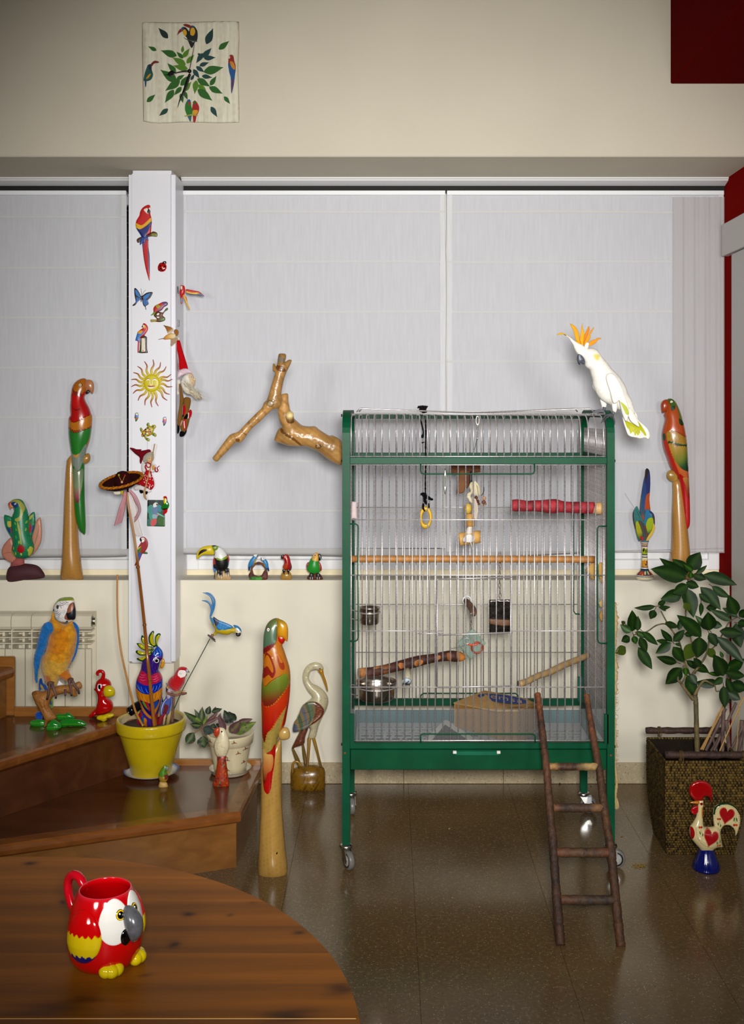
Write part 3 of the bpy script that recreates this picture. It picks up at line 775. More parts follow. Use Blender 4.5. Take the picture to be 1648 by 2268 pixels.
# green wire loops of the hatches
def loop(pts, r=.0026, name='hatch_loop'): return tube(name, pts, r, cage, GREENP, GR, 6, smooth_path=None)
yl = ybar - .009
def fl(pts): return [(Xat(x, YF), yl, Zat(y, YF)) for x, y in pts]
loop(fl([(932, 1028), (932, 1044), (934, 1048.5), (939, 1050), (1178, 1050), (1182, 1048.5), (1184.5, 1044), (1184.5, 1028)]))
loop(fl([(932, 1647), (932, 1631), (934, 1628), (938, 1627), (1180, 1627), (1184, 1628.5), (1186, 1632), (1186, 1647)]))
loop(fl([(771, 1481 - 0), (771, 1480)])) if False else None
loop(fl([(771, 1161), (788, 1161), (792, 1164), (793, 1168), (793, 1413), (791, 1419), (787, 1421), (771, 1421)]))
loop(fl([(1345, 1166), (1328, 1166), (1325, 1169), (1324.5, 1174), (1324.5, 1418), (1327, 1424), (1332, 1426), (1345, 1426)]))
loop([(Xat(x, YK), yback - .006, Zat(y, YK)) for x, y in [(930, 1548), (932, 1536), (938, 1532), (1140, 1532), (1145, 1536), (1146, 1548)]])
loop([(Xat(x, YK), yback - .006, Zat(y, YK)) for x, y in [(1288, 1120), (1272, 1120), (1268, 1126), (1268, 1350), (1272, 1357), (1288, 1358)]])
# acrylic seed guards with their green corner clips
za_, zb_ = Zat(1643, YF), Zat(1575, YF)
box('seed_guard', CL + .02, CR - .02, ybar + .010, ybar + .0125, za_, zb_, cage, ACRYL, '#ffffff')
for x in (CL + .024, CR - .026): box('seed_guard', x, x + .002, ybar + .02, YK - .04, ZN + .03, zb_, cage, ACRYL, '#ffffff')
for x in (CL + .0255, CR - .0345): box('corner_clip', x, x + .0135, ybar - .016, ybar - .008, Zat(1648, YF), Zat(1582, YF), cage, GREENP, GR)
box('corner_clip', Xat(1276, YK), Xat(1286, YK), yback - .02, yback - .012, Zat(1548, YK), Zat(1494, YK), cage, GREENP, '#1c5a4a')
# bolts
for x, z in ((CL, Zat(920, YF)), (CL, Zat(1021, YF)), (CL, Zat(1651, YF)), (CR, Zat(1021, YF)), (CR, Zat(1656, YF))):
    s = -1 if x == CL else 1
    tube('bolt', [(x, YF + HB, z), (x + s * .004, YF + HB, z), (x + s * .004, YF + HB, z)], [.0045, .0045, .0035], cage, STEEL, '#38342e', 8)
for x, y in ((764, 1668), (1353, 1673)): tube('rivet', [(Xat(x, YF), YF, Zat(y, YF)), (Xat(x, YF), YF - .0015, Zat(y, YF))], .0035, cage, MATTE, '#9a4a18', 8)
# raised roof flaps (two wire grids, tilted)
def flap(xa, za, xb, zb, n):
    ya, yb = YF + .10, YK - .10
    for y in (ya, yb): bar('roof_flap', [(xa, y, za - .012), (xa + (.012 if xb > xa else -.012), y, za), (xb, y, zb)], .0026)
    for i in range(n):
        t = i / (n - 1); x = xa + (xb - xa) * (.04 + .96 * t); z = za + (zb - za) * t
        bar('roof_wire', [(x, ya, z), (x, yb, z)], .002)
flap(Xat(790, 3.65), 1.5055, Xat(1062, 3.65), 1.489, 17)
flap(Xat(1314, 3.65), 1.5055, Xat(1058, 3.65), 1.489, 17)
# casters
def caster(x, y, zleg, ang, brake=False, R=.0305):
    t = bpy.data.objects.new('caster', None); COLL.objects.link(t); t.parent = cage; ORG[t.name] = ORG[cage.name]
    M3 = np.array(Matrix.Rotation(ang, 3, 'Z'))
    def tr(v): return (np.asarray(v) @ M3.T) + np.array([x, y, 0])
    v, f = lathedata([(.012, zleg + .003), (.021, zleg), (.0225, zleg - .006), (.020, zleg - .012), (.012, zleg - .014)], (0, 0, 0), 20)
    mk('plate', tr(v), f, t, STEEL, '#b8b8b4')
    o = .018
    for s in (-1, 1):
        pr = [(-.014, zleg - .010), (.014, zleg - .012), (o + .012, R + .006), (o + .006, R - .008), (o - .006, R - .004)]
        v = [(a, s * .0125 - .001, b) for a, b in pr] + [(a, s * .0125 + .001, b) for a, b in pr]; n = len(pr)
        f = [list(range(n)), list(range(n, 2 * n))[::-1]] + [[i, (i + 1) % n, n + (i + 1) % n, n + i] for i in range(n)]
        mk('fork', tr(v), f, t, STEEL, '#b0b0ac', False)
    def disc(name, prof, mat, col):
        v, f = lathedata(prof, (0, 0, 0), 28); v = v[:, [0, 2, 1]] * np.array([1, 1, 1]) + np.array([o, 0, R])
        return mk(name, tr(v), f, t, mat, col)
    disc('tyre', [(R * .62, -.009), (R * .93, -.009), (R, -.005), (R, .005), (R * .93, .009), (R * .62, .009)], PLAST, '#7a7872')
    disc('hub', [(.001, -.0105), (R * .56, -.0100), (R * .62, -.0088), (R * .62, .0088), (R * .56, .0100), (.001, .0105)], PLAST, '#a8a8a4')
    disc('gasket', [(R * .63, -.0094), (R * .74, -.0094), (R * .74, .0094), (R * .63, .0094)], PLAST, '#14161a')
    if brake:
        v, f = boxdata(.012, .030, -.014, .014, R * 1.2, R * 2.05, .002); mk('brake', tr(v), f, t, PLAST, '#d8dadc', False)
caster(CL + HB, YF + HB, ZLEG, math.radians(-62))
caster(CR - HB, YF + HB, ZLEG, math.radians(-4))
caster(CL + HB, YK - HB, ZLEG, math.radians(-80))
caster(CR - HB, YK - HB, ZLEG, math.radians(-8), True)
# ================================================================ things in and on the cage
vP, vQ, vR, vS = V(740, 880, 5.15), V(1060, 880, 4.847), V(740, 1200, 5.15), V(1060, 1200, 4.847)
vZ, vAA, vY = V(1000, 1300, 10.3), V(960, 1020, 10.3), V(1000, 1510, 7.491)
Yc = 3.80
def single(o, label, cat, group=None): return tag(o, label, cat, group)
# dowel perch
single(tubep('dowel_perch', [[776, 1238, 7.6], [1050, 1238, 7.6], [1318, 1239, 7.6]], Yc, None, WOOD, '#c08a4c', 14, 30), 'long straight wooden dowel perch across the middle of the cage', 'perch')
# red perch
t = T('red_perch', 'short red rough perch with pale wooden end inside cage', 'perch', W(1290, 1122, 3.68))
tubep('grip', vQ('360,1160,60 400,1160,66 450,1162,64 520,1168,58 600,1165,60 690,1168,66 760,1170,76 840,1168,75 880,1172,64 960,1180,60 1060,1182,62 1160,1185,64 1240,1185,62'), 3.68, t, BARK, '#a32a36', 16, 4)
tubep('end_cap', vQ('1225,1185,62 1260,1190,64 1318,1192,66 1325,1192,60'), 3.68, t, WOOD, '#d8b07a', 16, 4)
tubep('bolt', [[1331, 1126, 3], [1336, 1126, 3]], 3.68, t, STEEL, '#a0a0a0', 8, 0)
# bark perch lower left
pk = [(vR(q), c) for q, c in (('272,1450 330,1432 372,1445 360,1500 345,1545 278,1560', '#b8804a'), ('440,1440 520,1405 620,1395 650,1410 600,1440 520,1430 480,1440', '#9a6230'), ('730,1380 790,1372 805,1410 760,1435', '#b06c28'), ('920,1350 970,1330 1010,1345 1000,1385 950,1410 915,1390', '#b8762c'), ('1145,1300 1200,1285 1215,1310 1180,1340 1150,1335', '#b06c28'), ('1285,1265 1330,1262 1335,1330 1300,1345', '#a8641f'), ('1400,1250 1470,1270 1500,1310 1480,1350 1420,1362 1400,1320', '#b87830'), ('560,1470 620,1455 630,1480 580,1500', '#8a5226'))]
single(inflate('bark_perch', vR('270,1452 300,1440 430,1428 600,1395 760,1350 950,1300 1130,1276 1300,1242 1400,1246 1470,1270 1502,1312 1480,1352 1380,1370 1280,1360 1100,1386 900,1440 700,1482 500,1530 350,1562 278,1562'), 3.74, None, BARK, '#4e2410', pk, n=520, bumpn=.04), 'peeling reddish bark branch perch above the large steel bowl', 'perch')
# pale perch lower right
single(tubep('pale_perch', vS('440,1525,38 520,1500,34 640,1440,34 760,1400,36 900,1330,36 1000,1290,34 1120,1240,32 1172,1215,30'), [3.66, 3.68, 3.72, 3.76, 3.80, 3.84, 3.88, 3.9], None, WOOD, '#b09468', 12, 4), 'pale stripped branch perch slanting up behind the ladder', 'perch')
# bowls with hanging rings
def bowl(label, x0, x1, yt, yb, Y, lid):
    cx_, s = Xat((x0 + x1) / 2, Y), Y / F; R = (x1 - x0) / 2 * s; zt_, zb_ = Zat(yt, Y), Zat(yb, Y); h = zt_ - zb_
    t = T('food_bowl', label, 'bowl', (cx_, Y, zb_), 'steel food bowls in the cage')
    lathe('bowl', [(R * .55, 0), (R * .80, .001), (R * .90, h * .12), (R * .92, h * .55), (R * .94, h * .7), (R * 1.0, h * .98), (R * 1.03, h), (R * .99, h), (R * .92, h * .7), (R * .86, h * .15), (R * .5, h * .06)], (cx_, Y, zb_), t, STEEL, '#b8b0a4', 36)
    torus('ring', (cx_, Y, zb_ + h * .72), R * .99, .0025, t, CHROME, '#d0c8c4', rot=('X', math.pi / 2))
    for dz in (.72, .2): tube('hook', [(cx_ - R * .95, Y, zb_ + h * dz), (CL + .02, Y - .02, zb_ + h * dz + .012), (CL + .012, Y - .02, zb_ + h * dz + .03)], .0018, t, CHROME, '#d0c8c4', 6)
    return t
bowl('small steel bowl clipped high on the cage side', 795, 842, 1345, 1382, 3.70, 0)
bowl('large steel bowl clipped low in the cage under the bark perch', 790, 878, 1508, 1549, 3.66, 0)
def link(name, x, y, w, h, Y, r, parent, col='#b8b4b0', tw=0):
    return torus(name, W(x, y, Y), w * Y / F, r * Y / F, parent, CHROME, col, 18, 6, rot=('Z', tw), squash=h / w)
# yellow ring on black rope
t = T('rope_ring_toy', 'yellow plastic ring hanging on a knotted black rope', 'toy', W(943, 1170, 3.75))
torus('ring', W(943, 1146, 3.75), 11.2 * 3.75 / F, 3.3 * 3.75 / F, t, PLAST, '#e0b41c', squash=1.75)
tubep('rope', vP('1043,250,9 1046,400,10 1044,600,9 1046,760,8 1042,900,8 1042,1080,9 1045,1160,14'), 3.75, t, CLOTH, '#15161c', 8, 3, rough=.15)
tubep('rope', vP('985,250,8 1005,330,9 1018,400,8 1010,440,16 1008,465,12'), 3.73, t, CLOTH, '#15161c', 8, 3, rough=.15)
for q in ('980,1110,10 1020,1100,16 1050,1130,20 1100,1160,16 1130,1165,9', '990,1095,8 1030,1140,14 1040,1190,18 1080,1230,15', '1020,1210,12 1015,1260,12 1035,1300,9', '1040,1190,12 1080,1240,12 1075,1260,9', '1000,520,7 1030,510,9'):
    tubep('knot', vP(q), 3.735, t, CLOTH, '#15161c', 8, 2, rough=.12)
# rope knot tied over roof
t2 = T('rope_knot', 'frayed black rope knot tied over the cage roof', 'rope', W(935, 915, 3.72))
for q in ('950,120,8 1000,110,18 1060,105,8', '955,100,5 985,112,10 1040,128,12 1068,98,5', '970,150,14 1000,145,24 1050,150,14', '1000,165,18 1040,160,20 1050,175,10'): tubep('strand', vP(q), 3.72, t2, CLOTH, '#1b1716', 8, 2, rough=.2)
# wooden block and rope toy
Yt = 3.72
t = T('wood_block_toy', 'hanging chew toy of pale wooden blocks and white cotton rope', 'toy', W(1043, 1205, Yt))
tubep('hanger', vAA('850,240,12 852,330,26 855,430,32 858,510,36 858,535,20'), Yt, t, PLAST, '#20222e', 8, 0)
link('chain_link', 1058, 931, 3.4, 10, Yt, 1.0, t, '#d8d4cc')
for k in range(5): link('chain_link', 1059 - .4 * k, 944 + k * 6, 1.6, 4, Yt, .7, t, '#8a8680', tw=(k % 2) * 1.4)
tubep('wire', [[1057, 972, .6], [1050, 1000, .6], [1044, 1046, .6]], Yt, t, STEEL, '#5a5650', 5, 0)
tubep('roof_hook', [[1058, 922, .8], [1058, 916, .8]], Yt, t, STEEL, '#8a8680', 5, 0)
for k in range(26):
    a0 = RNG.random(); x = 810 + a0 * 210
    tubep('cord', vAA(f'{860 + a0 * 90},{470 + 40 * RNG.random():.0f},14 {x + 20},{560 + 30 * RNG.random():.0f},16 {x + 45},{700},15 {x + 55 - 90 * (a0 < .35)},{780 + 30 * RNG.random():.0f},7'), Yt - .01 + .02 * RNG.random(), t, CLOTH, '#e2d8b8', 6, 2)
tubep('cord', vAA('840,740,30 800,800,42 830,860,46 870,930,50 850,960,30'), Yt, t, CLOTH, '#e2d8bc', 10, 2, rough=.12)
for k in range(9): tubep('cord', vAA(f'{880 + 9 * k},{830 + 6 * k},14 {910 + 10 * k},1000,18 {905 + 12 * k},1150,20 {890 + 11 * k},{1290 + 8 * k},8'), Yt - .012 - .001 * k, t, CLOTH, '#dccfc0', 6, 2)
sphere('bead', W(960 + 790 / 10.3, 1020 + 1095 / 10.3, Yt), 9.3 * Yt / F, t, WOOD, '#cdae50', 18, (1, 1, 1.25))
tubep('block', vAA('835,1215,88 845,1350,98 855,1500,90'), Yt, t, WOOD, '#d8a860', 20, 0)
tubep('cord', vAA('850,1500,52 830,1560,64 820,1640,80 815,1700,90'), Yt, t, CLOTH, '#e4dcd4', 12, 2, rough=.1)
tubep('block', vAA('590,1800,150 620,1796,152 900,1750,146 1085,1735,140'), Yt + .004, t, WOOD, '#dcae68', 24, 0)
for k in range(18):
    a0 = -1.0 + 2.0 * k / 17; tubep('cord', vAA(f'815,1690,30 {815 + 120 * math.sin(a0)},{1760},26 {800 + 140 * math.sin(a0)},{1830 + 40 * math.cos(a0)},8'), Yt - .055 - .004 * RNG.random(), t, CLOTH, '#ece6e2', 6, 2)
tubep('cord', vAA('830,1830,16 860,1900,12 890,2000,8 910,2080,5'), Yt - .05, t, CLOTH, '#e8e0da', 6, 2)
tubep('knob', vAA('1060,1760,14 1064,1760,14'), Yt - .062, t, MATTE, '#7a3414', 8, 0)
# leather flap toy
t = T('leather_toy', 'brown leather strips hanging behind the wooden block toy', 'toy', W(1020, 1092, 3.95))
inflate('strip', vAA('390,90 1080,90 1110,260 900,280 560,300 385,290'), 3.95, t, MATTE, '#7a4a26', cap=2, n=80, sharp=True)
inflate('strip', vAA('600,240 720,250 710,690 560,750 530,740 580,420'), 3.94, t, MATTE, '#8a5a30', cap=2, n=80)
inflate('strip', vAA('730,250 840,250 830,520 760,640 720,560'), 3.945, t, MATTE, '#7a4620', cap=2, n=60)
tubep('wire', vAA('1150,600,8 1150,700,9 1090,820,8'), 3.9, t, STEEL, '#2a2a2a', 6, 2)
for (x, y, r, c) in ((975, 850, 42, '#8a4a1c'), (1010, 930, 40, '#7a3a14'), (1040, 990, 30, '#9a5a24'), (1160, 860, 44, '#c49a70'), (1150, 950, 50, '#8a5448'), (1185, 990, 30, '#b08a5a'), (1105, 1040, 20, '#d0a050')):
    sphere('nut', W(960 + x / 10.3, 1020 + y / 10.3, 3.88), r / 10.3 * 3.88 / F, t, BARK, c, 12)
# carabiners
t = T('steel_clip', 'narrow steel snap link hooked on the green wire loop', 'clip', W(986, 1086, YF)); link('ring', 986, 1066, 2.2, 19, YF + .004, 1.2, t, '#8a9088')
# chain and mirror
t = T('hanging_mirror', 'scratched square steel mirror hanging on a chain in the cage', 'mirror', W(1107, 1404, 3.85))
inflate('mirror_plate', vZ('862,290 1350,285 1365,330 1368,1020 1350,1050 862,1058 850,1020 850,330'), 3.85, t, vmat('old_mirror', .16, metal=1.0, var=.7, vscale=90, bump=.3, bscale=30), '#8a8480', cap=2.2, n=160, sharp=True)
inflate('perch_ledge', vZ('862,720 1340,745 1338,880 1180,895 880,850'), 3.838, t, WOOD, '#7a5636', cap=3, n=90, sharp=True)
for k in range(9): link('chain_link', 1107 + .6 * math.sin(k), 1228 + k * 11.4, 2.4, 5.2, 3.85, .9, t, '#8a8078', tw=(k % 2) * 1.3)
# bolt-on wooden nib with ring and green acrylic toy
t = T('acrylic_diamond_toy', 'pale green acrylic diamond with orange rings on a link', 'toy', W(1045, 1460, 3.84))
inflate('diamond', vZ('480,930 790,1280 460,1650 420,1640 130,1280'), 3.84, t, clear('green_acrylic', (.55, .74, .60), .22), '#9ab4a0', cap=2, n=120, sharp=True)
sd = 3.825
torus('ring', W(1000 + 585 / 10.3, 1300 + 1385 / 10.3, sd), 12 * sd / F, 1.9 * sd / F, t, PLAST, '#a83c10')
torus('ring', W(1000 + 350 / 10.3, 1300 + 1232 / 10.3, sd), 6.6 * sd / F, 1.0 * sd / F, t, CHROME, '#d8d8d8')
tubep('link', vZ('380,1300,16 430,1320,20 520,1325,20 600,1295,18'), sd - .008, t, PLAST, '#f0501a', 8, 2)
tubep('wire', vZ('0,1410,9 180,1365,10 350,1318,9'), sd - .004, t, STEEL, '#4a4440', 6, 2)
for k in range(4): link('chain_link', 1043.5 + .5 * (k % 2), 1364 + k * 8.4, 1.8, 5, 3.84, .8, t, '#8c8478', tw=(k % 2) * 1.3)
t = T('wooden_nib', 'stubby bark peg with white washer screwed to cage back', 'perch', W(1040, 1336, 4.0))
torus('washer', W(1000 + 357 / 10.3, 1300 + 305 / 10.3, 4.01), 9 * 4.0 / F, 2 * 4.0 / F, t, PLAST, '#e6ecec', 24)
tubep('peg', vZ('330,320,60 370,360,72 420,420,76 470,490,84 500,560,76 500,625,60'), [4.0, 3.97, 3.94, 3.91, 3.88, 3.86], t, BARK, '#7a5844', 12, 3)
# small peg with grey washer, low
t = T('grey_washer_peg', 'round wooden peg with grey washer below the bark perch', 'perch', W(902, 1520, 3.7))
tubep('peg', vR('835,1440,36 838,1500,38 836,1560,36'), [3.74, 3.70, 3.66], t, WOOD, '#b8b098', 12, 0)
tubep('washer', [[901, 1508, 10.5], [901, 1511.5, 10.5]], [3.655, 3.650], t, PLAST, '#b8c4cc', 20, 0)
tubep('wing_nut', vR('815,1620,5 835,1605,7 855,1585,5'), 3.645, t, STEEL, '#5a5648', 6, 0)
# mineral block
t = T('mineral_block', 'pinkish white mineral block clamped inside the upper cage corner', 'block', W(784, 1150, 3.62))
inflate('block', vP('205,1188 255,1190 262,1385 190,1388 196,1250'), 3.6, t, MATTE, '#dcc8c8', k=.8, n=100, sharp=True)
inflate('block', vP('268,1200 302,1198 290,1300 268,1385'), 3.66, t, MATTE, '#cbb8b8', k=.8, n=60, sharp=True)
# frayed sisal toy on the right side
t = T('sisal_toy', 'frayed tan sisal ball and rope on the cage side bars', 'toy', W(1325, 1290, 3.8))
inflate('ball', vS('1165,270 1210,235 1260,240 1265,380 1240,410 1200,385 1185,340 1150,310'), 3.7, t, CLOTH, '#c8a468', k=.8, n=160, jag=.5)
inflate('ball', vS('1290,235 1340,240 1345,380 1325,450 1310,400 1288,370'), 3.63, t, CLOTH, '#c8a468', k=.8, n=120, jag=.4)
inflate('rope', vS('1300,640 1340,610 1345,690 1310,700 1290,660'), 3.62, t, CLOTH, '#c0a878', k=.6, n=60, jag=.4)
inflate('rope', vS('1320,740 1342,735 1340,860 1310,840 1300,790'), 3.62, t, CLOTH, '#b89458', k=.6, n=60, jag=.4)
# frayed rope hanging behind the right leg
t = T('hanging_rope', 'frayed beige rope hanging down outside the right cage leg', 'rope', W(1366, 1795, 3.57))
tubep('rope', [[1359, 1335, 5], [1361, 1380, 7], [1359, 1440, 5], [1362, 1495, 7], [1361, 1560, 4], [1362, 1640, 3], [1361, 1700, 4]], 3.572, t, CLOTH, '#c4ac80', 8, 5, rough=.25)
tubep('rope', [[1361, 1690, 2.5], [1366, 1730, 3.2], [1363, 1765, 3], [1366, 1792, 2.5]], 3.572, t, CLOTH, '#c2ac78', 8, 3, rough=.12)
for k in range(8): tubep('strand', [[1364, 1762, 1], [1361 + k * 1.2, 1778, 1], [1360 + k * 1.5, 1790 + 4 * RNG.random(), .6]], 3.572, t, CLOTH, '#c8b284', 5, 3)
for k in range(60):
    y = 1330 + 370 * RNG.random(); tubep('strand', [[1360, y, .8], [1366 + 3 * RNG.random(), y + 4, .6], [1368 + 4 * RNG.random(), y - 6 + 12 * RNG.random(), .4]], 3.572 + .015 * RNG.random(), t, CLOTH, '#c8b284', 4, 0) if k < 40 else None
# cardboard box with a blue oval printed on its flap
YX = 3.66
def fpt(x, y, z): Y = (H - z) * F / (1510 + y / 7.491 - CY); return np.array([Xat(1000 + x / 7.491, Y), Y, z])
t = T('cardboard_box', 'open brown cardboard box with a blue oval on its flap', 'box', (Xat(1095, YX), 3.8, ZN))
bxm = vmat('cardboard', .85, var=.1, vscale=30, spec=.1); CB = '#b08a58'
zt_ = Zat(1570, 3.62)
c0 = np.array([Xat(1006, 3.93), 3.93]); c1 = np.array([Xat(1150, 3.72), 3.72]); c2 = np.array([Xat(1198, 3.91), 3.91]); c3 = (c0 + c2) / 2 + np.array([0, .075])
def slab(name, a, b_, z0, za, zb, th=.004, col=CB):
    d = (b_ - a) / np.linalg.norm(b_ - a); n = np.array([-d[1], d[0]]) * th
    v = [(*a, z0), (*b_, z0), (*(b_ + n), z0), (*(a + n), z0), (*a, za), (*b_, zb), (*(b_ + n), zb), (*(a + n), za)]
    return mk(name, v, [[0, 1, 2, 3], [4, 5, 6, 7], [0, 1, 5, 4], [1, 2, 6, 5], [2, 3, 7, 6], [3, 0, 4, 7]], t, bxm, col, False)
zs_ = [Zat(1557, 3.93), Zat(1575, 3.72), Zat(1559, 3.91)]
slab('side', c0, c1, ZN + .001, zs_[0], zs_[1], col='#8a6436'); slab('side', c1, c2, ZN + .001, zs_[1], zs_[2], col='#8e683c'); slab('side', c2, c3, ZN + .001, zs_[2], zs_[2]); slab('side', c3, c0, ZN + .001, zs_[2], zs_[0])
# flap: quad in space, slightly sagging towards the front
A0, A1, A2, A3, A4 = (np.array(W(1004.5, 1556, 3.93)), np.array(W(1073, 1529, 3.985)), np.array(W(1166, 1547, 3.985)), np.array(W(1184, 1556, 3.90)), np.array(W(1150, 1573, 3.717)))
A5 = np.array(W(1098, 1573.5, 3.745))
fl_ = mk('flap', [A0, A5, A4, A3, A2, A1] + [p - np.array([0, 0, .004]) for p in (A0, A5, A4, A3, A2, A1)], [[0, 1, 2, 3, 4, 5], [11, 10, 9, 8, 7, 6]] + [[i, 6 + i, 6 + (i + 1) % 6, (i + 1) % 6] for i in range(6)], t, bxm, '#b48e5a', False)
# printed oval and lettering lie in the flap plane
nn = np.cross(A4 - A0, A1 - A0); nn /= np.linalg.norm(nn); nn = nn if nn[2] > 0 else -nn
def onflap(x, y):
    """point of the flap plane seen at photo-crop position"""
    d = np.array(W(1000 + x / 7.491, 1510 + y / 7.491, 1.0)) - np.array([0, 0, H]); p0 = A0 + nn * .0015
    s = ((p0 - np.array([0, 0, H])) @ nn) / (d @ nn); return np.array([0, 0, H]) + d * s
ov = ell(848, 282, 418, 66, 7.5, 40)
mk('printed_oval', [onflap(*p) for p in ov], [list(range(40))], t, MATTE, '#1d3f82', False)
cu = bpy.data.curves.new('lettering', 'FONT'); cu.body = 'remsa'; cu.size = 1; cu.align_x = 'CENTER'; cu.align_y = 'CENTER'; cu.fill_mode = 'FRONT'; cu.space_character = 1.15
to = bpy.data.objects.new('lettering', cu); COLL.objects.link(to)
dg = bpy.context.evaluated_depsgraph_get(); tm = to.evaluated_get(dg).to_mesh()
tv_ = np.array([v.co[:] for v in tm.vertices]); tf_ = [list(p.vertices) for p in tm.polygons]; to.evaluated_get(dg).to_mesh_clear()
bpy.data.objects.remove(to)
sx_ = 640 / (tv_[:, 0].max() - tv_[:, 0].min()); ca, sa = math.cos(math.radians(9.5)), math.sin(math.radians(9.5))
def tw(p): X_, Y_ = p[0] * sx_, -p[1] * 105; return onflap(858 + X_ * ca, 276 + X_ * sa + Y_)
mk('lettering', [tw(p) + nn * .001 for p in tv_], tf_, t, MATTE, '#b89a6c', False)
# newspapers on the tray
def paper(label, pts, z, lines, col='#b8b6b2', seed=0):
    t = T('newspaper', label, 'newspaper', (pts[0][0], pts[0][1], z), 'newspapers lining the cage tray')
    n = len(pts); mk('sheet', [(*p, z) for p in pts] + [(*p, z - .0012) for p in pts], [list(range(n)), list(range(n, 2 * n))[::-1]] + [[i, n + i, n + (i + 1) % n, (i + 1) % n] for i in range(n)], t, MATTE, col, False)
    v = []; f = []; cc = []
    for (xa, ya, xb, yb, c) in lines:
        o = len(v); v += [(xa, ya, z + .0006), (xb, ya, z + .0006), (xb, yb, z + .0006), (xa, yb, z + .0006)]; f.append([o, o + 1, o + 2, o + 3]); cc += [hx(c)] * 4
    if v: mk('print', v, f, t, MATTE, np.array(cc), False)
    return t
rr = random.Random(3); L_ = []
for row in range(10):
    y = 3.60 + row * .036; x = xi0 + .03
    while x < .30:
        w = rr.uniform(.006, .03); big = row in (5, 6)
        L_.append((x, y, x + w, y + (.012 if big else .006), '#2c2e34' if big else '#6c7078')); x += w + rr.uniform(.004, .012)
L_ += [(xi0 + .09, 3.575, xi0 + .2, 3.597, '#5a6a92'), (xi0 + .22, 3.575, xi0 + .31, 3.595, '#a8746c'), (xi0 + .06, 3.66, xi0 + .10, 3.69, '#3a5aa0'), (xi0 + .33, 3.80, xi0 + .40, 3.83, '#4a5a9a'), (xi0 + .24, 3.63, xi0 + .27, 3.66, '#c8a050')]
paper('printed newspaper sheet lying under the steel bowl side of tray', [(xi0 + .012, 3.565), (.16, 3.565), (.16, 3.985), (xi0 + .012, 3.985)], ZN, L_, '#b6b6b8')
L2 = []
for row in range(9):
    y = 3.60 + row * .034; x = .50
    while x < .68:
        w = rr.uniform(.006, .03); L2.append((x, y, x + w, y + .005, '#5c5c60')); x += w + .008
L2 += [(.44, 3.78, .55, 3.86, '#5a4a4c')]
paper('printed newspaper sheet lying under the ladder side of tray', [(.162, 3.565), (xi1 - .012, 3.565), (xi1 - .012, 3.985), (.162, 3.985)], ZN, L2, '#b0aeac')
t = T('photo_page', 'folded page with pale border beside the cardboard box', 'newspaper', (.16, 3.66, ZN + .002), 'newspapers lining the cage tray')
q = [pl(938, 1641, ZN + .003), pl(987, 1592, ZN + .003), pl(1062, 1643, ZN + .003)]
mk('sheet', [(*p, ZN + .003) for p in q] + [(*p, ZN + .0015) for p in q], [[0, 1, 2], [5, 4, 3], [0, 3, 4, 1], [1, 4, 5, 2], [2, 5, 3, 0]], t, MATTE, '#d6d0c8', False)
q2 = [pl(956, 1641, ZN + .003), pl(986, 1605, ZN + .003), pl(1042, 1643, ZN + .003)]
mk('picture', [(*p, ZN + .0038) for p in q2], [[0, 1, 2]], t, MATTE, '#4c3c38', False)
# ================================================================ ladder leaning on the cage front
vV = V(1160, 1700, 5.4); vU = V(1060, 1480, 4.847)
lad = T('bark_ladder', 'rustic bark stick ladder leaning against the green cage', 'ladder', (Xat(1310, 3.03), 3.03, 0))
zt_ = Zat(1538, 3.505)
def onlad(x, y):
    """ladder plane: from floor line at depth 3.03 to the hooks at depth 3.5"""
    z0_, y0_, z1_, y1_ = 0.0, 3.03, zt_, 3.502
    k = (CY - y) / F                                   # z = H + k*Y along the ray
    s = (y1_ - y0_) / (z1_ - z0_); Y = (y0_ + s * (H - z0_)) / (1 - s * k); return Y
def lrail(q, name, cols, rough=.05):
    a = np.array(q); Ys = [onlad(p[0], p[1]) for p in a]
    return tubep(name, a, Ys, lad, BARK, '#522f13', 12, 4, cols=cols, rough=rough)
lrail([[1190.5, 1536, 6.4], [1194, 1560, 7], [1200, 1610, 7.5], [1206, 1660, 8], [1211, 1705, 8.3], [1216, 1770, 8.8], [1221, 1830, 9.3], [1225, 1872, 9.8], [1229, 1930, 10], [1234, 2000, 10.4], [1238, 2050, 10.6], [1241.5, 2094, 10.4]], 'rail', [(0, '#78441f'), (.06, '#6b3c1a'), (.12, '#462912'), (.3, '#5f3b1f'), (.5, '#492d16'), (.65, '#3c2410'), (.8, '#422712'), (1, '#4e2f16')])
lrail([[1299, 1539, 6], [1304, 1570, 6.4], [1312, 1620, 7.2], [1321, 1670, 8], [1328, 1710, 8.4], [1337, 1780, 9], [1347, 1845, 9.6], [1353, 1880, 10.2], [1358, 1930, 10], [1364, 1990, 10.2], [1370, 2050, 10.4], [1375.5, 2097, 10.2]], 'rail', [(0, '#89562a'), (.05, '#5f371a'), (.15, '#6b3e1b'), (.3, '#492c12'), (.5, '#553616'), (.7, '#462a10'), (.85, '#523215'), (1, '#5a371a')])
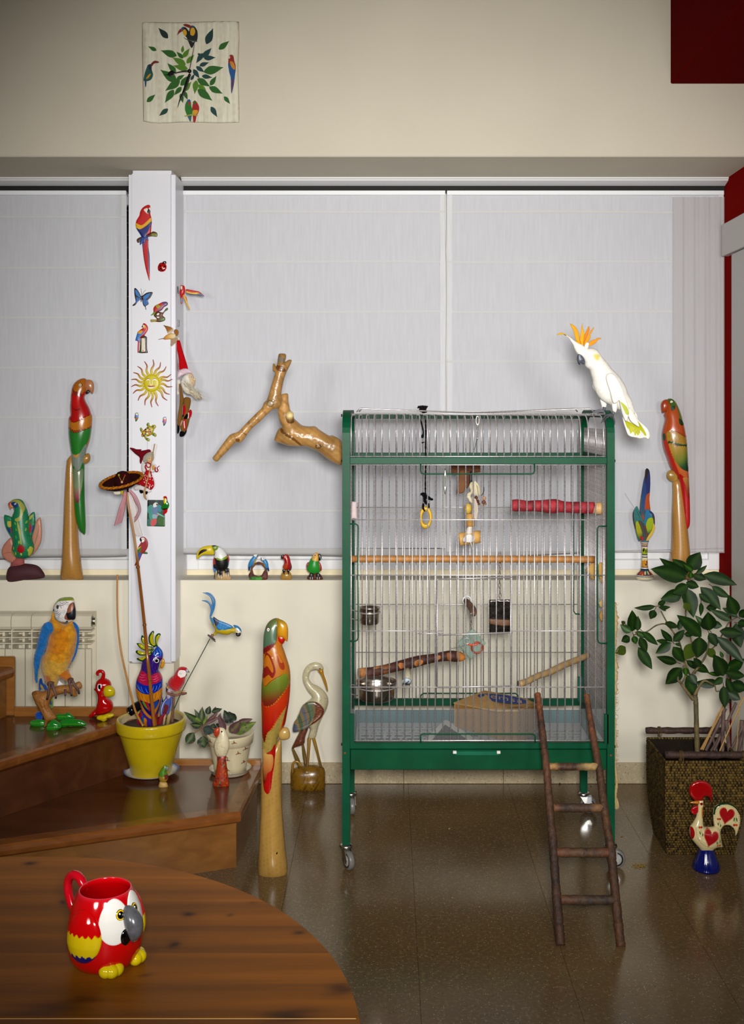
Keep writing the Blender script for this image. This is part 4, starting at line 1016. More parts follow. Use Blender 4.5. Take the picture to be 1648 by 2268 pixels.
for y, xa, xb, r, cs in ((1697.5, 1220, 1322, 8.2, [(0, '#a88655'), (.12, '#a27c4b'), (.25, '#52341a'), (.55, '#492c13'), (.75, '#9d8352'), (1, '#a88955')]), (1789, 1229, 1334, 9.4, [(0, '#83552f'), (.15, '#462f1b'), (.7, '#462f1b'), (.85, '#835f39'), (1, '#78502a')]), (1888, 1236, 1347, 10.4, [(0, '#5f371a'), (.5, '#523b25'), (1, '#5f371a')]), (1993, 1245, 1360, 10.2, [(0, '#603c1f'), (.5, '#493929'), (1, '#462f1b')])):
    Y = onlad(0, y); tubep('rung', [[xa - 3, y, r * .9], [xa + 12, y, r], [(xa + xb) / 2, y + .5, r], [xb - 10, y + .5, r], [xb + 2, y, r * .92]], Y, lad, BARK, '#462d1a', 12, 4, cols=cs, rough=.04)
for x, xt in ((1190, 1188), (1299, 1295)): tubep('hook', [[x + 1, 1540, 1], [x, 1530, 1], [xt, 1521, 1], [xt - 2, 1523, 1]], [3.502, 3.515, ybar - .006, ybar + .002], lad, STEEL, '#c8c0b0', 6, 2)
# ================================================================ helpers for painted figures
def stroke(pts, w, taper=True):
    """thin painted stroke (polygon) along pixel points"""
    P = np.array([p[:2] for p in pts], float); n = len(P)
    if n > 2: P = cr(P, max(1.0, np.linalg.norm(P[-1] - P[0]) / 8)); n = len(P)
    d = np.gradient(P, axis=0); d /= np.linalg.norm(d, axis=1)[:, None] + 1e-9; nr = np.stack([-d[:, 1], d[:, 0]], 1)
    ww = w * (np.sin(np.linspace(.25, math.pi - .25, n)) if taper else np.ones(n))[:, None] / 2
    return [list(p) for p in np.concatenate([P + nr * ww, (P - nr * ww)[::-1]])]
def flatprint(name, polys, Y, parent, mat=None, dz=.0004):
    """printed flat shapes lying on a plane facing the room: polys [(polygon, colour, layer)]"""
    v = []; f = []; cc = []
    for q in polys:
        p = cr(np.array([a[:2] for a in q[0]], float), 1.2, True) if not (len(q) > 3 and q[3]) else np.array([a[:2] for a in q[0]])
        y = Y - dz * (1 + (q[2] if len(q) > 2 else 0)); o = len(v)
        v += [tuple(W(a[0], a[1], Y) + Vector((0, y - Y, 0))) for a in p]; f.append(list(range(o, o + len(p)))); c = colat(q[1], np.asarray(p)); cc += list(c)
    return mk(name, v, f, parent, mat or MATTE, np.array(cc), False)
BK = '#0c0c0e'
# ================================================================ wall clock
vK_ = V(280, 20, 5.493); YC = YU - .014
clk = T('wall_clock', 'square distressed white wall clock painted with leaves and tropical birds', 'clock', W(422, 160, YC))
inflate('board', vK_('195,165 330,158 560,163 760,160 1000,152 1250,150 1368,155 1372,400 1360,700 1368,1000 1375,1250 1372,1382 1120,1388 900,1382 700,1378 500,1388 300,1386 205,1365 200,1000 195,700 190,400'), YU - .006, clk, vmat('whitewashed_board', .8, var=.16, vscale=14, stretch=(7, 1, .5), bump=.2, bscale=120), STRK('#d6d2bc', '#b8a88a', 34, 90, .45), cap=3.2, n=500, sharp=True)
GL, GM, GD, GB = '#5c8a1e', '#2e6a1e', '#1a4420', '#1c4a4a'
def lf(t, c, w=None, lay=0, vein=True):
    a = vK_(t); (x0, y0), (x1, y1) = a[0][:2], a[1][:2]; L = math.hypot(x1 - x0, y1 - y0); w = w or L * .21
    r = [(leafpoly(x0, y0, x1, y1, w), G((x0 - w, y0), (x1 + w, y1), (0, c), (1, c)), lay)]
    d = hx(c) * .55
    r.append((stroke([[x0, y0], [x1, y1]], 1.0), tuple(d), lay + .3)); return r
P_ = []
for t, c in (('505,355 390,230', '#143230'), ('365,505 265,455', GM), ('250,1130 352,1040', GM), ('505,1215 398,1300', '#1e4a40'), ('975,425 1055,235', '#16403c'), ('1125,490 1250,390', GM), ('1190,1065 1262,1155', GM), ('1030,1190 1105,1315', '#1e4a48')): P_ += lf(t, c)
for t, c in (('680,530 690,440', GL), ('690,600 610,520', GM), ('690,590 770,480', GL), ('735,660 825,555', GL), ('720,680 560,590', GL), ('745,730 570,690', GL), ('610,570 420,505', GM), ('600,770 500,660', GM), ('610,880 415,740', GM), ('610,860 710,800', GM), ('650,870 475,995', GM), ('575,985 470,1140', GM), ('670,950 580,1050', GM), ('660,930 790,800', GM), ('700,1000 790,885', GL), ('700,1000 745,1105', GM), ('660,1030 690,1145', GM), ('850,870 830,1035', GL), ('865,850 1020,945', GM), ('880,920 985,1040', GL), ('870,980 1045,1115', GM), ('1010,950 1170,1030', GM), ('1020,930 1095,815', GM), ('945,765 1180,710', GM), ('850,700 950,770', GB), ('930,540 850,660', GB), ('870,540 930,590', GB), ('930,590 1035,475', GB), ('945,600 1085,590', GB), ('890,690 1005,650', GB), ('815,735 890,845', GB), ('920,815 1045,835', '#1e4e44'), ('785,865 830,790', GB)): P_ += lf(t, c, lay=1)
for i in range(0, len(P_), 2): flatprint('painted_leaf', P_[i:i + 2], YU - .0117 - .000012 * i, clk)
b_ = []
def B(t, c, lay=2): b_.append((vK_(t), c, lay))
# toucans
B('680,225 715,222 745,250 775,300 800,400 835,400 795,475 755,400 735,350 690,290', '#14181c'); B('790,205 825,210 862,265 868,340 850,395 790,380 765,320 770,240', '#16241c', 2.5)
B('690,260 715,250 735,285 725,325 695,310', '#d8a81c', 3); B('785,240 820,230 838,280 815,325 780,310', '#d8a81c', 3); B('690,195 730,183 785,205 785,235 740,222', '#8a2418', 3); B('665,240 680,270 645,295 620,320 635,270', '#8a2c18', 3); B('670,228 700,225 700,240 675,250', '#2a5a8a', 3.2); B('795,208 820,212 822,228 800,230', '#2a5a8a', 3.2)
B('690,345 760,375 860,390 850,402 755,385', '#4a5a4a', 3.4)
# aracari
B('265,680 305,675 310,740 325,800 300,860 245,880 210,870 220,800 245,720', '#1c5a50'); B('300,670 340,632 390,640 395,655 340,665 310,700', '#7a2018', 3); B('270,682 300,690 300,750 275,730', '#1c2c4a', 3); B('285,790 300,795 270,840 240,850 260,815', '#c89018', 3); B('225,870 245,880 240,945 230,945', '#1c4a7a', 3)
# macaw
B('1245,580 1270,557 1300,570 1315,640 1330,700 1320,790 1270,790 1240,700 1240,640', '#9a2018'); B('1240,660 1290,700 1325,720 1315,870 1300,960 1278,1030 1272,940 1270,840 1250,760', '#1c5a94', 3); B('1262,640 1300,650 1325,710 1310,740 1275,700', '#c88a2c', 3.2); B('1288,860 1303,860 1290,980 1280,990', '#8a2028', 3.3); B('1240,585 1258,572 1262,600 1245,605', '#d8c8a8', 3.2)
# lovebirds
B('745,1110 770,1100 785,1130 790,1180 805,1240 790,1330 775,1370 745,1310 715,1230 718,1160', '#2c7a24'); B('820,1120 850,1125 885,1190 880,1250 855,1300 840,1370 815,1370 805,1250 802,1190', '#a81c18'); B('740,1112 768,1100 780,1125 750,1135', '#2a5a9a', 3); B('755,1140 780,1130 778,1165 760,1170', '#b02828', 3.2); B('808,1135 835,1120 850,1140 825,1160', '#3a6a2c', 3.2); B('810,1235 870,1235 855,1280 815,1280', '#d8a020', 3); B('710,1300 800,1280 865,1290 860,1303 790,1296 712,1310', '#a8a03a', 3.5); B('745,1290 770,1300 790,1330 778,1368', '#3a6a8a', 3.3)
gp_ = {}
for q in b_:
    c_ = np.mean(np.array([a[:2] for a in q[0]]), 0); gp_.setdefault('left' if c_[0] < 360 else ('right' if c_[0] > 490 else ('top' if c_[1] < 150 else 'low')), []).append(q)
for nm, ke in (('painted_toucan', 'top'), ('painted_aracari', 'left'), ('painted_macaw', 'right'), ('painted_lovebird', 'low')): flatprint(nm, gp_[ke], YU - .0119, clk)
pv = W(280 + 768 / 5.493, 20 + 755 / 5.493, YU - .0150)
def hand(name, polys, off): return inflate(name, polys, YU - .0150 - off, clk, PLAST, BK, cap=.6, n=60)
hand('hour_hand', vK_('770,745 680,752 590,770 570,750 535,752 512,775 495,795 440,803 500,805 530,822 570,815 590,790 680,772 770,768'), .001)
hand('minute_hand', vK_('755,790 780,790 770,850 735,960 690,1060 650,1130 622,1208 640,1110 680,1010 715,900'), .002)
hand('second_hand', vK_('764,740 772,742 830,432 826,430'), .003)
tubep('hub', vK_('768,755,24 768,755,24'), [YU - .012, YU - .021], clk, PLAST, BK, 16, 0)
# ================================================================ things fixed to the pillar
vB, vC, vD = V(260, 340, 5.968), V(260, 700, 7.491), V(200, 960, 5.886)
YM = YP - .0005
def mag(name, label, base, group='bird magnets on the pillar', cat='magnet'): return T(name, label, cat, W(*base, YM), group)
def mg(name, poly, parent, col, paints=(), k=.6, cap=2.2, n=140, mat=SATIN, off=0, **kw): return inflate(name, poly, YM - off, parent, mat, col, paints, k=k, cap=cap, flat=True, n=n, **kw)
# big scarlet macaw
t = mag('macaw_magnet', 'large long-tailed scarlet macaw magnet highest on the white pillar', (322, 540))
mg('branch', vB('255,1140 300,1105 400,1075 450,1040 480,1030 525,1052 522,1098 450,1095 400,1110 330,1140 275,1182'), t, '#5a3a1c', [(vB('455,1060 520,1060 520,1090 460,1088'), '#8a8a2c')], cap=1.5)
mg('tail', vB('330,1130 400,1130 412,1250 425,1350 428,1530 424,1680 395,1600 365,1480 340,1320'), t, '#c01414', [(vB('330,1150 345,1150 345,1300 368,1480 380,1560 360,1500 335,1330'), '#2c5a9a'), (vB('405,1150 412,1250 428,1350 428,1540 418,1560 412,1400'), '#2c5a9a')], cap=1.4, off=.001)
mb = mg('body', vB('385,683 425,680 440,720 435,790 455,880 450,960 440,1050 400,1080 370,1130 330,1120 300,1070 255,1000 240,950 250,890 290,820 300,770 330,720'), t, '#c41818', [(vB('245,920 330,950 450,850 455,900 380,960 300,1005 250,985'), '#e0b018'), (vB('243,975 300,1005 380,965 450,900 440,970 400,1050 385,1130 360,1170 310,1110 255,1010'), '#26337a')], cap=3, off=.002)
mg('face', vB('348,745 385,720 410,730 438,705 440,750 420,790 390,795'), t, '#ece6da', [(vB('405,740 420,735 440,770 425,790 395,785'), BK)], cap=1.2, off=.0065, n=60)
mg('wing_tip', vB('300,1150 330,1080 385,1080 412,1150 375,1140 368,1220 345,1170 300,1210'), t, '#2c4a94', cap=1.4, off=.003)
eye(t, 260 + 377 / 5.968, 340 + 735 / 5.968, 1.3, YM - .009, [(1, '#f4e8c8'), (.6, BK)])
# ladybird
t = mag('ladybird_magnet', 'small red ladybird magnet with black spots on the pillar', (360, 590))
sp_ = [(ell(260 + x / 5.968, 340 + y / 5.968, 2.0), BK) for x, y in ((570, 1490), (630, 1495), (600, 1540), (553, 1548), (560, 1455), (608, 1455), (575, 1525))] + [(ell(260 + 600 / 5.968, 340 + 1508 / 5.968, 1.2), '#f4f4f4')]
mg('body', vB('580,1440 630,1450 652,1500 630,1550 585,1565 540,1545 533,1500 550,1460'), t, '#b81818', sp_, k=.8, cap=5, mat=GLOSS)
mg('head', vB('595,1445 610,1425 640,1425 648,1450 630,1465'), t, BK, [(ell(364.5, 581.5, .9), '#f4f4f4')], off=.001, n=50, mat=GLOSS)
# butterfly
t = mag('butterfly_magnet', 'blue swallowtail butterfly magnet edged in black on the pillar', (316, 660), cat='magnet')
mg('wing', vB('225,1782 255,1790 290,1840 318,1900 310,1925 270,1960 235,2005 200,2015 200,2005 235,1970 240,1945 225,1860'), t, BK, [(vB('235,1805 262,1815 300,1880 300,1905 248,1865'), '#2a7ac0'), (vB('255,1900 305,1920 275,1955 240,1980 250,1940'), '#2a6ab0')], cap=1)
mg('wing', vB('320,1895 370,1850 420,1832 467,1838 440,1900 405,1940 412,1990 375,2020 385,2062 375,2065 365,2030 340,2000 325,1930'), t, BK, [(vB('345,1895 400,1855 440,1850 400,1910 355,1925'), '#2a7ac0'), (vB('345,1930 400,1940 400,1985 365,2010 345,1980'), '#2a6ab0')], cap=1)
mg('body', vB('320,1880 328,1890 322,1940 315,1965 306,1940 312,1895'), t, BK, off=.001, n=40, cap=2)
tubep('antenna', vB('322,1885,2 318,1830,2 312,1785,2'), YM - .003, t, PLAST, BK, 5, 2); tubep('antenna', vB('325,1885,2 345,1835,2 375,1803,2'), YM - .003, t, PLAST, BK, 5, 2)
# parrot on branches
t = mag('parrot_magnet', 'purple-headed parrot magnet standing on a mossy branch', (352, 700))
mg('branch', vB('440,2195 520,2190 480,2140 540,2090 600,2100 640,2050 665,2040 668,2065 630,2090 600,2140 630,2170 628,2205 570,2228 500,2225 445,2228'), t, '#6a4420', [(vB('440,2195 520,2195 510,2222 448,2225'), '#b09a50'), (vB('570,2190 630,2175 628,2205 580,2215'), '#4a7a1c'), (vB('620,2060 665,2045 665,2068 630,2080'), '#3a6a1c'), (ell(350.5, 696, 3, 2, -35), '#f0f0ee'), (ell(350.5, 703, 3, 1.4, 5), '#f0f0ee')], cap=2.2)
mg('body', vB('440,2140 475,2100 475,2050 500,2010 560,1980 600,1962 650,1960 668,1985 655,2010 620,2030 580,2075 520,2100 480,2130'), t, '#8a4a6a', [(vB('590,1965 650,1960 668,1985 650,2012 600,2010'), '#6a4a78'), (vB('470,2050 500,2015 540,2050 520,2090 480,2085'), '#c02c20'), (vB('505,2005 550,1985 575,2020 540,2050'), '#a8a028'), (vB('545,1985 590,1970 600,2005 570,2020'), '#c83a28'), (vB('440,2140 475,2100 510,2100 480,2130'), '#7a9a20')], cap=3, off=.002)
# thermometer parrot
t = mag('thermometer_magnet', 'scarlet macaw magnet perched on a stump with a tiny thermometer', (315, 750))
mg('stump', vC('385,370 400,335 440,322 485,345 492,380 490,480 495,560 507,605 500,612 360,612 370,560 378,450'), t, '#4a3420', [(vC('372,560 398,560 398,610 360,610'), '#3c5a20')], cap=2)
mg('body', vC('430,120 470,130 505,180 505,230 470,290 440,325 400,350 375,380 375,420 365,470 360,560 350,605 335,608 335,500 340,430 325,412 298,405 310,350 325,300 340,260 390,220 425,195 400,180 420,150'), t, '#c41c20', [(vC('325,300 345,280 440,262 430,300 400,330 375,350 375,470 350,400 325,415 298,405 312,340'), '#2a7ac0'), (vC('345,270 370,245 415,240 420,265 395,295 350,292'), '#d8a020'), (vC('425,165 450,150 475,175 465,205 440,205'), '#d8b428'), (vC('425,140 450,160 440,185 425,170'), '#f0e8dc'), (vC('395,150 425,135 430,155 410,188 392,170'), BK)], cap=2.4, off=.002, n=260)
inflate('thermometer', vC('397,365 457,365 462,592 397,594'), YM - .0055, t, SATIN, '#e6e0cc', [(ell(260 + 427 / 7.491, 700 + 572 / 7.491, 1.3), '#a81c1c', True)] + [(vC(f'{408 if i % 2 else 440},{380 + i * 11} {416 if i % 2 else 448},{380 + i * 11} {416 if i % 2 else 448},{383 + i * 11} {408 if i % 2 else 440},{383 + i * 11}'), '#8a7a60', True) for i in range(16)] + [(vC('425,385 430,385 430,565 425,565'), '#b89a90', True)], cap=.8, flat=True, n=90, sharp=True)
# sun
t = mag('sun_ornament', 'yellow metal sun with a smiling face and wavy orange rays', (337, 848), None, 'ornament')
def rr_(xb, yb, xm, ym, xm2, ym2, xt, yt, w):
    pts = vC(f'{xb},{yb} {xm},{ym} {xm2},{ym2} {xt},{yt}'); P = cr(np.array(pts), 2.0); n = len(P)
    d = np.gradient(P, axis=0); d /= np.linalg.norm(d, axis=1)[:, None]; nr = np.stack([-d[:, 1], d[:, 0]], 1)
    ww = (np.linspace(1, .12, n) ** .8)[:, None] * w / 7.491
    return [list(p) for p in np.concatenate([P + nr * ww, (P - nr * ww)[::-1]])]
cxs, cys = 570, 1110; tips = [(590, 720), (717, 765), (810, 835), (890, 965), (912, 1045), (910, 1168), (872, 1300), (828, 1400), (680, 1495), (575, 1515), (457, 1482), (342, 1405), (258, 1287), (230, 1172), (230, 1055), (262, 938), (333, 833), (447, 752)]
for i, (tx, ty) in enumerate(tips):
    ax, ay = tx - cxs, ty - cys; L0 = math.hypot(ax, ay); ux, uy = ax / L0, ay / L0; s = 1 if i % 2 else 1
    q = lambda f, o: (cxs + ux * L0 * f - uy * o, cys + uy * L0 * f + ux * o)
    p0, p1, p2 = q(.30, 0), q(.56, -16), q(.78, 18)
    C0 = (260 + p0[0] / 7.491, 700 + p0[1] / 7.491); C1 = (260 + tx / 7.491, 700 + ty / 7.491)
    inflate('ray', rr_(*p0, *p1, *p2, tx, ty, 25), YM - .003, t, SATIN, G(C0, C1, (0, '#d8c818'), (.42, '#c8a818'), (.65, '#a86418'), (1, '#9a2a14')), cap=1.0, n=60, sharp=True)
inflate('face', ell(260 + 570 / 7.491, 700 + 1112 / 7.491, 17.6, 19.5), YM - .004, t, SATIN, '#d2c41c', [
    (vC('480,1075 500,1045 530,1045 550,1075 520,1062'), '#f4f0e4'), (vC('588,1070 610,1045 645,1045 665,1075 630,1062'), '#f4f0e4'), (stroke(vC('475,1070 500,1042 535,1042 548,1060'), 1.3), '#9a2a14'), (stroke(vC('590,1055 610,1042 645,1042 662,1068'), 1.3), '#9a2a14'),
    (stroke(vC('548,1060 548,1120 565,1145 585,1130 585,1060'), 1.5), '#f0ecd8'), (vC('500,1155 560,1168 625,1155 600,1195 560,1205 520,1195'), '#f4f0e4'), (vC('500,1155 560,1160 628,1155 610,1175 560,1180 520,1175'), '#a82418')], k=.5, cap=4, n=300)
# tiny parrots
for lab, q, c1, c2, cc in (('tiny blue-headed parrot magnet below the sun ornament', '340,1605', '#4a78c0', '#5a7a28', (0, 0)), ('tiny pink-headed parrot magnet by the pillar edge', '800,1672', '#c86a70', '#4a78c0', (465, 70))):
    t = mag('tiny_parrot_magnet', lab, (260 + (315 + cc[0]) / 7.491, 700 + (1680 + cc[1]) / 7.491))
    s_ = lambda s: [[p[0] + cc[0] / 7.491, p[1] + cc[1] / 7.491] for p in vC(s)]
    mg('body', s_('290,1640 295,1615 320,1603 345,1612 348,1680 335,1720 318,1745 300,1750 292,1700 280,1690 285,1670'), t, c2, [(s_('287,1640 345,1640 348,1680 300,1672'), c1), (s_('290,1690 330,1690 322,1715 300,1720'), '#c84a3c' if cc[0] == 0 else c1), (s_('305,1620 330,1612 345,1625 330,1642 308,1640'), '#e8e0c8'), (s_('300,1715 320,1722 312,1750 300,1748'), '#3a7a2c')], n=90)
# turtle
t = mag('turtle_magnet', 'mosaic patterned turtle magnet with green flippers on the pillar', (327, 957), cat='magnet')
for q in ('485,1790 505,1768 530,1780 530,1830 500,1830 485,1815', '375,1860 395,1850 420,1880 420,1920 400,1935 378,1900', '570,1940 610,1935 650,1970 635,2005 600,1990 570,1970', '450,2005 500,2020 535,2040 530,2078 490,2070 455,2030'): mg('flipper', vC(q), t, '#9a9a18', [(ell(*[np.mean([p[i] for p in vC(q)]) for i in (0, 1)], 2), '#3a6a28')], n=60)
mg('head', vC('560,1830 590,1805 630,1810 640,1845 600,1880 565,1870'), t, '#a8a018', [(vC('580,1830 610,1820 605,1845 585,1850'), '#3a5a28')], off=.001, n=60)
tm_ = [(ell(260 + (480 + 62 * math.cos(a) * r) / 7.491, 700 + (1920 + 62 * math.sin(a) * r) / 7.491, 2.2, 1.7, 30 * a), c) for r, a, c in [(0, 0, '#3a3438')] + [(.6, .9 * i, ['#c84a28', '#f0e4d0', '#3a5a9a', '#e0c020', '#c83a2c', '#2a2a2c', '#e8d8a8'][i]) for i in range(7)] + [(1.15, .52 * i, ['#1c1c1c', '#c86a28', '#7a8a28', '#e8c428', '#2c4a7a', '#b83a28'][i % 6]) for i in range(12)]]
mg('shell', vC('400,1960 430,1900 470,1860 510,1820 560,1825 610,1870 590,1930 550,1980 490,2000 430,2005 402,2000'), t, '#b8a41c', tm_, k=.8, cap=4, off=.002, n=200)
# hummingbird
t = mag('hummingbird_magnet', 'brown hummingbird magnet with spread wings on the pillar edge', (378, 740))
YH_ = YM - .006
inflate('wing', vC('765,150 800,160 850,170 900,190 925,225 910,260 880,280 850,310 830,270 800,200'), YH_, t, FEATH, G((365, 722), (378, 742), (0, '#8a5a20'), (.55, '#a8702c'), (.8, '#e0d0b0')), cap=1, n=90)
inflate('wing', vC('950,225 985,222 1012,245 1015,290 985,335 955,300 938,260'), YH_ + .003, t, FEATH, '#9a6420', cap=1, n=70)
inflate('body', vC('765,370 790,335 840,300 900,285 960,300 965,350 930,380 850,385 780,390'), YH_ - .003, t, FEATH, G((362, 748), (388, 742), (0, '#c8843a'), (.4, '#e0b060'), (1, '#e8d8b0')), k=.9, n=140)
inflate('tail', vC('885,390 940,360 1000,370 985,420 940,460 895,500 880,470 890,430'), YH_ + .001, t, FEATH, '#b09478', cap=1, n=70)
tubep('bill', vC('680,388,3 720,380,4 768,370,6'), YH_ - .003, t, PLAST, '#2a2020', 6, 2)
# clip on the side face
XS = PX1
t = T('steel_door_catch', 'small grey catch fixed on the side of the white pillar', 'catch', (XS, 4.30, Zat(716, 4.3)))
box('catch', XS, XS + .006, 4.295, 4.309, Zat(723, 4.3), Zat(709, 4.3), t, STEEL, '#707074', bev=.001)
# flying macaw magnet on the pillar side
vB2 = vB; Yf = 4.27
t = T('flying_macaw_magnet', 'scarlet macaw magnet flying from the side of the pillar', 'magnet', (XS, Yf, Zat(655, Yf)), 'bird magnets on the pillar')
inflate('mount', vB('790,1765 805,1760 812,1845 795,1845'), Yf, t, PLAST, '#4a4a4c', cap=1, n=50)
o1 = inflate('body', vB('835,1740 860,1742 885,1750 897,1800 890,1850 865,1880 850,1900 832,1895 820,1840 830,1790'), Yf, t, SATIN, '#c41c1c', [(vB('838,1760 860,1755 862,1790 845,1800'), '#e8dccc'), (vB('830,1735 855,1745 845,1755'), '#c87820')], k=.9, n=140)
inflate('wing', vB('908,1795 960,1800 1020,1812 1080,1825 1120,1855 1148,1887 1090,1880 1020,1870 960,1860 912,1840'), Yf - .004, t, SATIN, '#c41c1c', [(vB('912,1820 980,1838 1060,1838 1090,1850 1060,1862 980,1855 912,1845'), '#e0b81c'), (vB('1085,1848 1150,1890 1040,1878'), '#5a6a80'), (vB('912,1840 980,1856 1060,1865 1040,1874 960,1862'), '#5a6a80')], cap=1.2, n=120)
inflate('wing', vB('868,1870 895,1880 920,1920 930,1980 960,2055 945,2060 920,2010 900,1960 880,1920'), Yf - .008, t, SATIN, '#e0b01c', [(vB('895,1880 918,1920 922,1960 905,1910'), '#b81c2c')], cap=1.2, n=90)
inflate('tail', vB('832,1890 862,1885 865,1940 858,1980 840,1985 835,1940'), Yf + .003, t, SATIN, '#b81c2c', [(vB('840,1920 858,1920 856,1960 842,1960'), '#4a90b8')], cap=1.2, n=70)
# gnome doll hanging on the pillar side
Yg = 4.29
t = T('gnome_doll', 'hanging cloth gnome doll with tall red hat and white beard', 'doll', W(415, 965, Yg))
inflate('hat_tail', vC('960,480 985,500 1005,720 1010,900 985,930 965,800'), Yg + .012, t, CLOTH, '#8a1c40', k=.7, n=80)
inflate('hat', vC('985,395 1035,405 1080,560 1130,720 1172,885 1110,890 1030,895 1020,720 990,560 960,470'), Yg, t, CLOTH, '#c4101c', k=.9, n=200)
sphere('pompom', W(260 + 1010 / 7.491, 700 + 378 / 7.491, Yg - .004), .0065, t, FUR, '#ece0d4', 14)
inflate('hat_band', vC('1030,900 1100,872 1170,880 1240,940 1180,950 1080,985 1000,1030 1005,960'), Yg - .01, t, FUR, '#e6cdd6', k=.9, n=120, jag=.25)
inflate('face', vC('1180,950 1240,960 1280,1040 1290,1120 1250,1180 1150,1180 1120,1050'), Yg, t, CLOTH, '#dcc2a0', k=.9, n=120)
sphere('nose', W(260 + 1275 / 7.491, 700 + 1050 / 7.491, Yg - .012), .0058, t, CLOTH, '#e4d4a8', 14)
eye(t, 260 + 1232 / 7.491, 700 + 1010 / 7.491, 1.9, Yg - .018, [(1, '#e8e0d0'), (.6, BK)])
inflate('beard', vC('1060,1090 1100,1000 1180,960 1200,1050 1260,1180 1330,1230 1400,1330 1380,1385 1300,1370 1220,1310 1150,1290 1080,1200'), Yg - .012, t, FUR, G((405, 850), (445, 885), (0, '#e6e0d4'), (.6, '#d4cab4'), (1, '#a8966a')), k=.7, cap=6, n=260, jag=.5)
for k in range(70):
    a_ = RNG.random(); x, y = 1130 + 230 * a_ + 40 * RNG.standard_normal(), 1080 + 240 * a_ + 25 * RNG.standard_normal()
    tubep('beard_strand', vC(f'{x:.0f},{y:.0f},4 {x + 40 + 20 * RNG.standard_normal():.0f},{y + 50:.0f},4 {x + 75 + 40 * RNG.standard_normal():.0f},{y + 90 + 20 * RNG.standard_normal():.0f},1'), Yg - .02 - .012 * RNG.random(), t, CLOTH, ['#e8e2d8', '#d8cfba', '#c8b890'][k % 3], 4, 3) if k < 45 else None
inflate('back_hair', vC('985,1080 1030,1050 1050,1110 1010,1200 1020,1290 985,1310 970,1200'), Yg + .008, t, FUR, '#e0d8cc', k=.7, n=80, jag=.3)
inflate('scarf', vC('1060,1110 1130,1100 1220,1200 1215,1280 1150,1290 1090,1230'), Yg - .006, t, CLOTH, '#d8d0a0', k=.6, n=90)
inflate('arm', vC('1025,1130 1055,1150 1085,1300 1110,1400 1080,1500 1070,1700 1050,1820 1000,1800 1005,1640 1030,1480 1035,1300'), Yg + .004, t, CLOTH, '#8a6430', k=.9, n=130)
inflate('coat', vC('1110,1360 1160,1345 1215,1370 1215,1450 1190,1580 1200,1700 1160,1860 1120,1920 1060,1900 1040,1800 1080,1640 1090,1480'), Yg - .004, t, CLOTH, '#8a6430', [(vC('1090,1500 1130,1485 1145,1560 1120,1640 1085,1630'), '#c01420'), (vC('1085,1640 1110,1640 1105,1670 1080,1665'), BK), (vC('1100,1730 1140,1720 1150,1860 1110,1870'), '#c02430'), (vC('1110,1740 1122,1738 1130,1860 1118,1862'), '#e8e0d8'), (vC('1045,1790 1075,1730 1090,1740 1060,1820'), '#d8a8a8')], k=.8, n=260)
inflate('mitten', vC('1175,1600 1215,1550 1238,1590 1225,1660 1190,1705 1165,1700'), Yg - .012, t, CLOTH, '#c01420', [(vC('1170,1600 1190,1610 1185,1690 1165,1700 1160,1650'), '#efe8e0')], k=.7, n=80)
inflate('mitten', vC('1100,1690 1140,1630 1165,1620 1175,1660 1150,1710 1110,1715'), Yg - .014, t, CLOTH, '#0c0c10', k=.7, n=60)
inflate('boot', vC('1000,1795 1030,1830 1030,1900 1010,1950 975,1950 960,1890 975,1830'), Yg + .006, t, CLOTH, '#0c0d14', k=.9, n=80)
inflate('boot', vC('1040,1920 1080,1905 1120,1925 1150,1850 1148,1920 1110,1985 1060,2005 1030,1985'), Yg - .004, t, CLOTH, '#0c0d14', k=.9, n=90)
# kitchen witch doll
Yw = YP - .016
t = T('witch_doll', 'small hanging witch doll with red hat holding a broomstick', 'doll', W(325, 1095, Yw))
tubep('thread', [[326.5, 978, .25], [326.3, 1000, .25]], Yw, t, CLOTH, '#c8c8c8', 4, 0)
inflate('hat', vD('515,190 560,190 600,205 670,208 660,225 720,215 770,208 790,235 740,260 700,300 680,350 660,398 645,370 640,310 580,260'), Yw - .006, t, CLOTH, '#7a0f22', k=.8, n=160)
inflate('hair', vD('685,330 710,275 760,245 810,240 830,290 815,360 760,370 700,380'), Yw - .004, t, FUR, '#b8b0a0', k=.8, n=110, jag=.3)
o1 = inflate('face', vD('745,300 785,295 800,340 795,385 760,392 740,350'), Yw - .010, t, CLOTH, '#dcb48a', k=.8, n=80)
eye(t, 200 + 768 / 5.886, 960 + 325 / 5.886, .9, Yw - .017, [(1, '#2a1a14')]); tubep('mouth', vD('765,365,3 785,362,3'), Yw - .018, t, CLOTH, '#b83a3a', 5, 0)
inflate('blouse', vD('670,400 720,385 790,400 850,405 850,470 820,510 770,500 700,510 672,490'), Yw, t, CLOTH, '#e8e2de', k=.7, n=130)
inflate('hand', vD('810,420 838,420 832,470 808,470'), Yw - .012, t, CLOTH, '#d8a45a', k=.8, n=40)
dots = [(ell(200 + (640 + 200 * RNG.random()) / 5.886, 960 + (530 + 170 * RNG.random()) / 5.886, 1.0), '#f0e0e0') for _ in range(34)]
inflate('skirt', vD('730,480 790,490 800,530 830,620 830,690 790,735 750,715 700,690 620,668 600,650 680,570'), Yw - .006, t, CLOTH, '#c01c26', dots, k=.7, n=220)
inflate('apron', vD('760,520 785,530 790,620 775,720 755,690'), Yw - .014, t, CLOTH, '#e0d6d4', k=.5, n=60)
inflate('petticoat', vD('570,700 640,672 700,695 790,738 770,770 700,750 640,735 585,740'), Yw, t, CLOTH, '#e6e0dc', k=.6, n=90)
for q in ('640,740 680,740 690,770 660,782 645,765', '705,760 745,755 745,785 720,795'): inflate('shoe', vD(q), Yw - .006, t, CLOTH, '#0c0c10', k=.8, n=40)
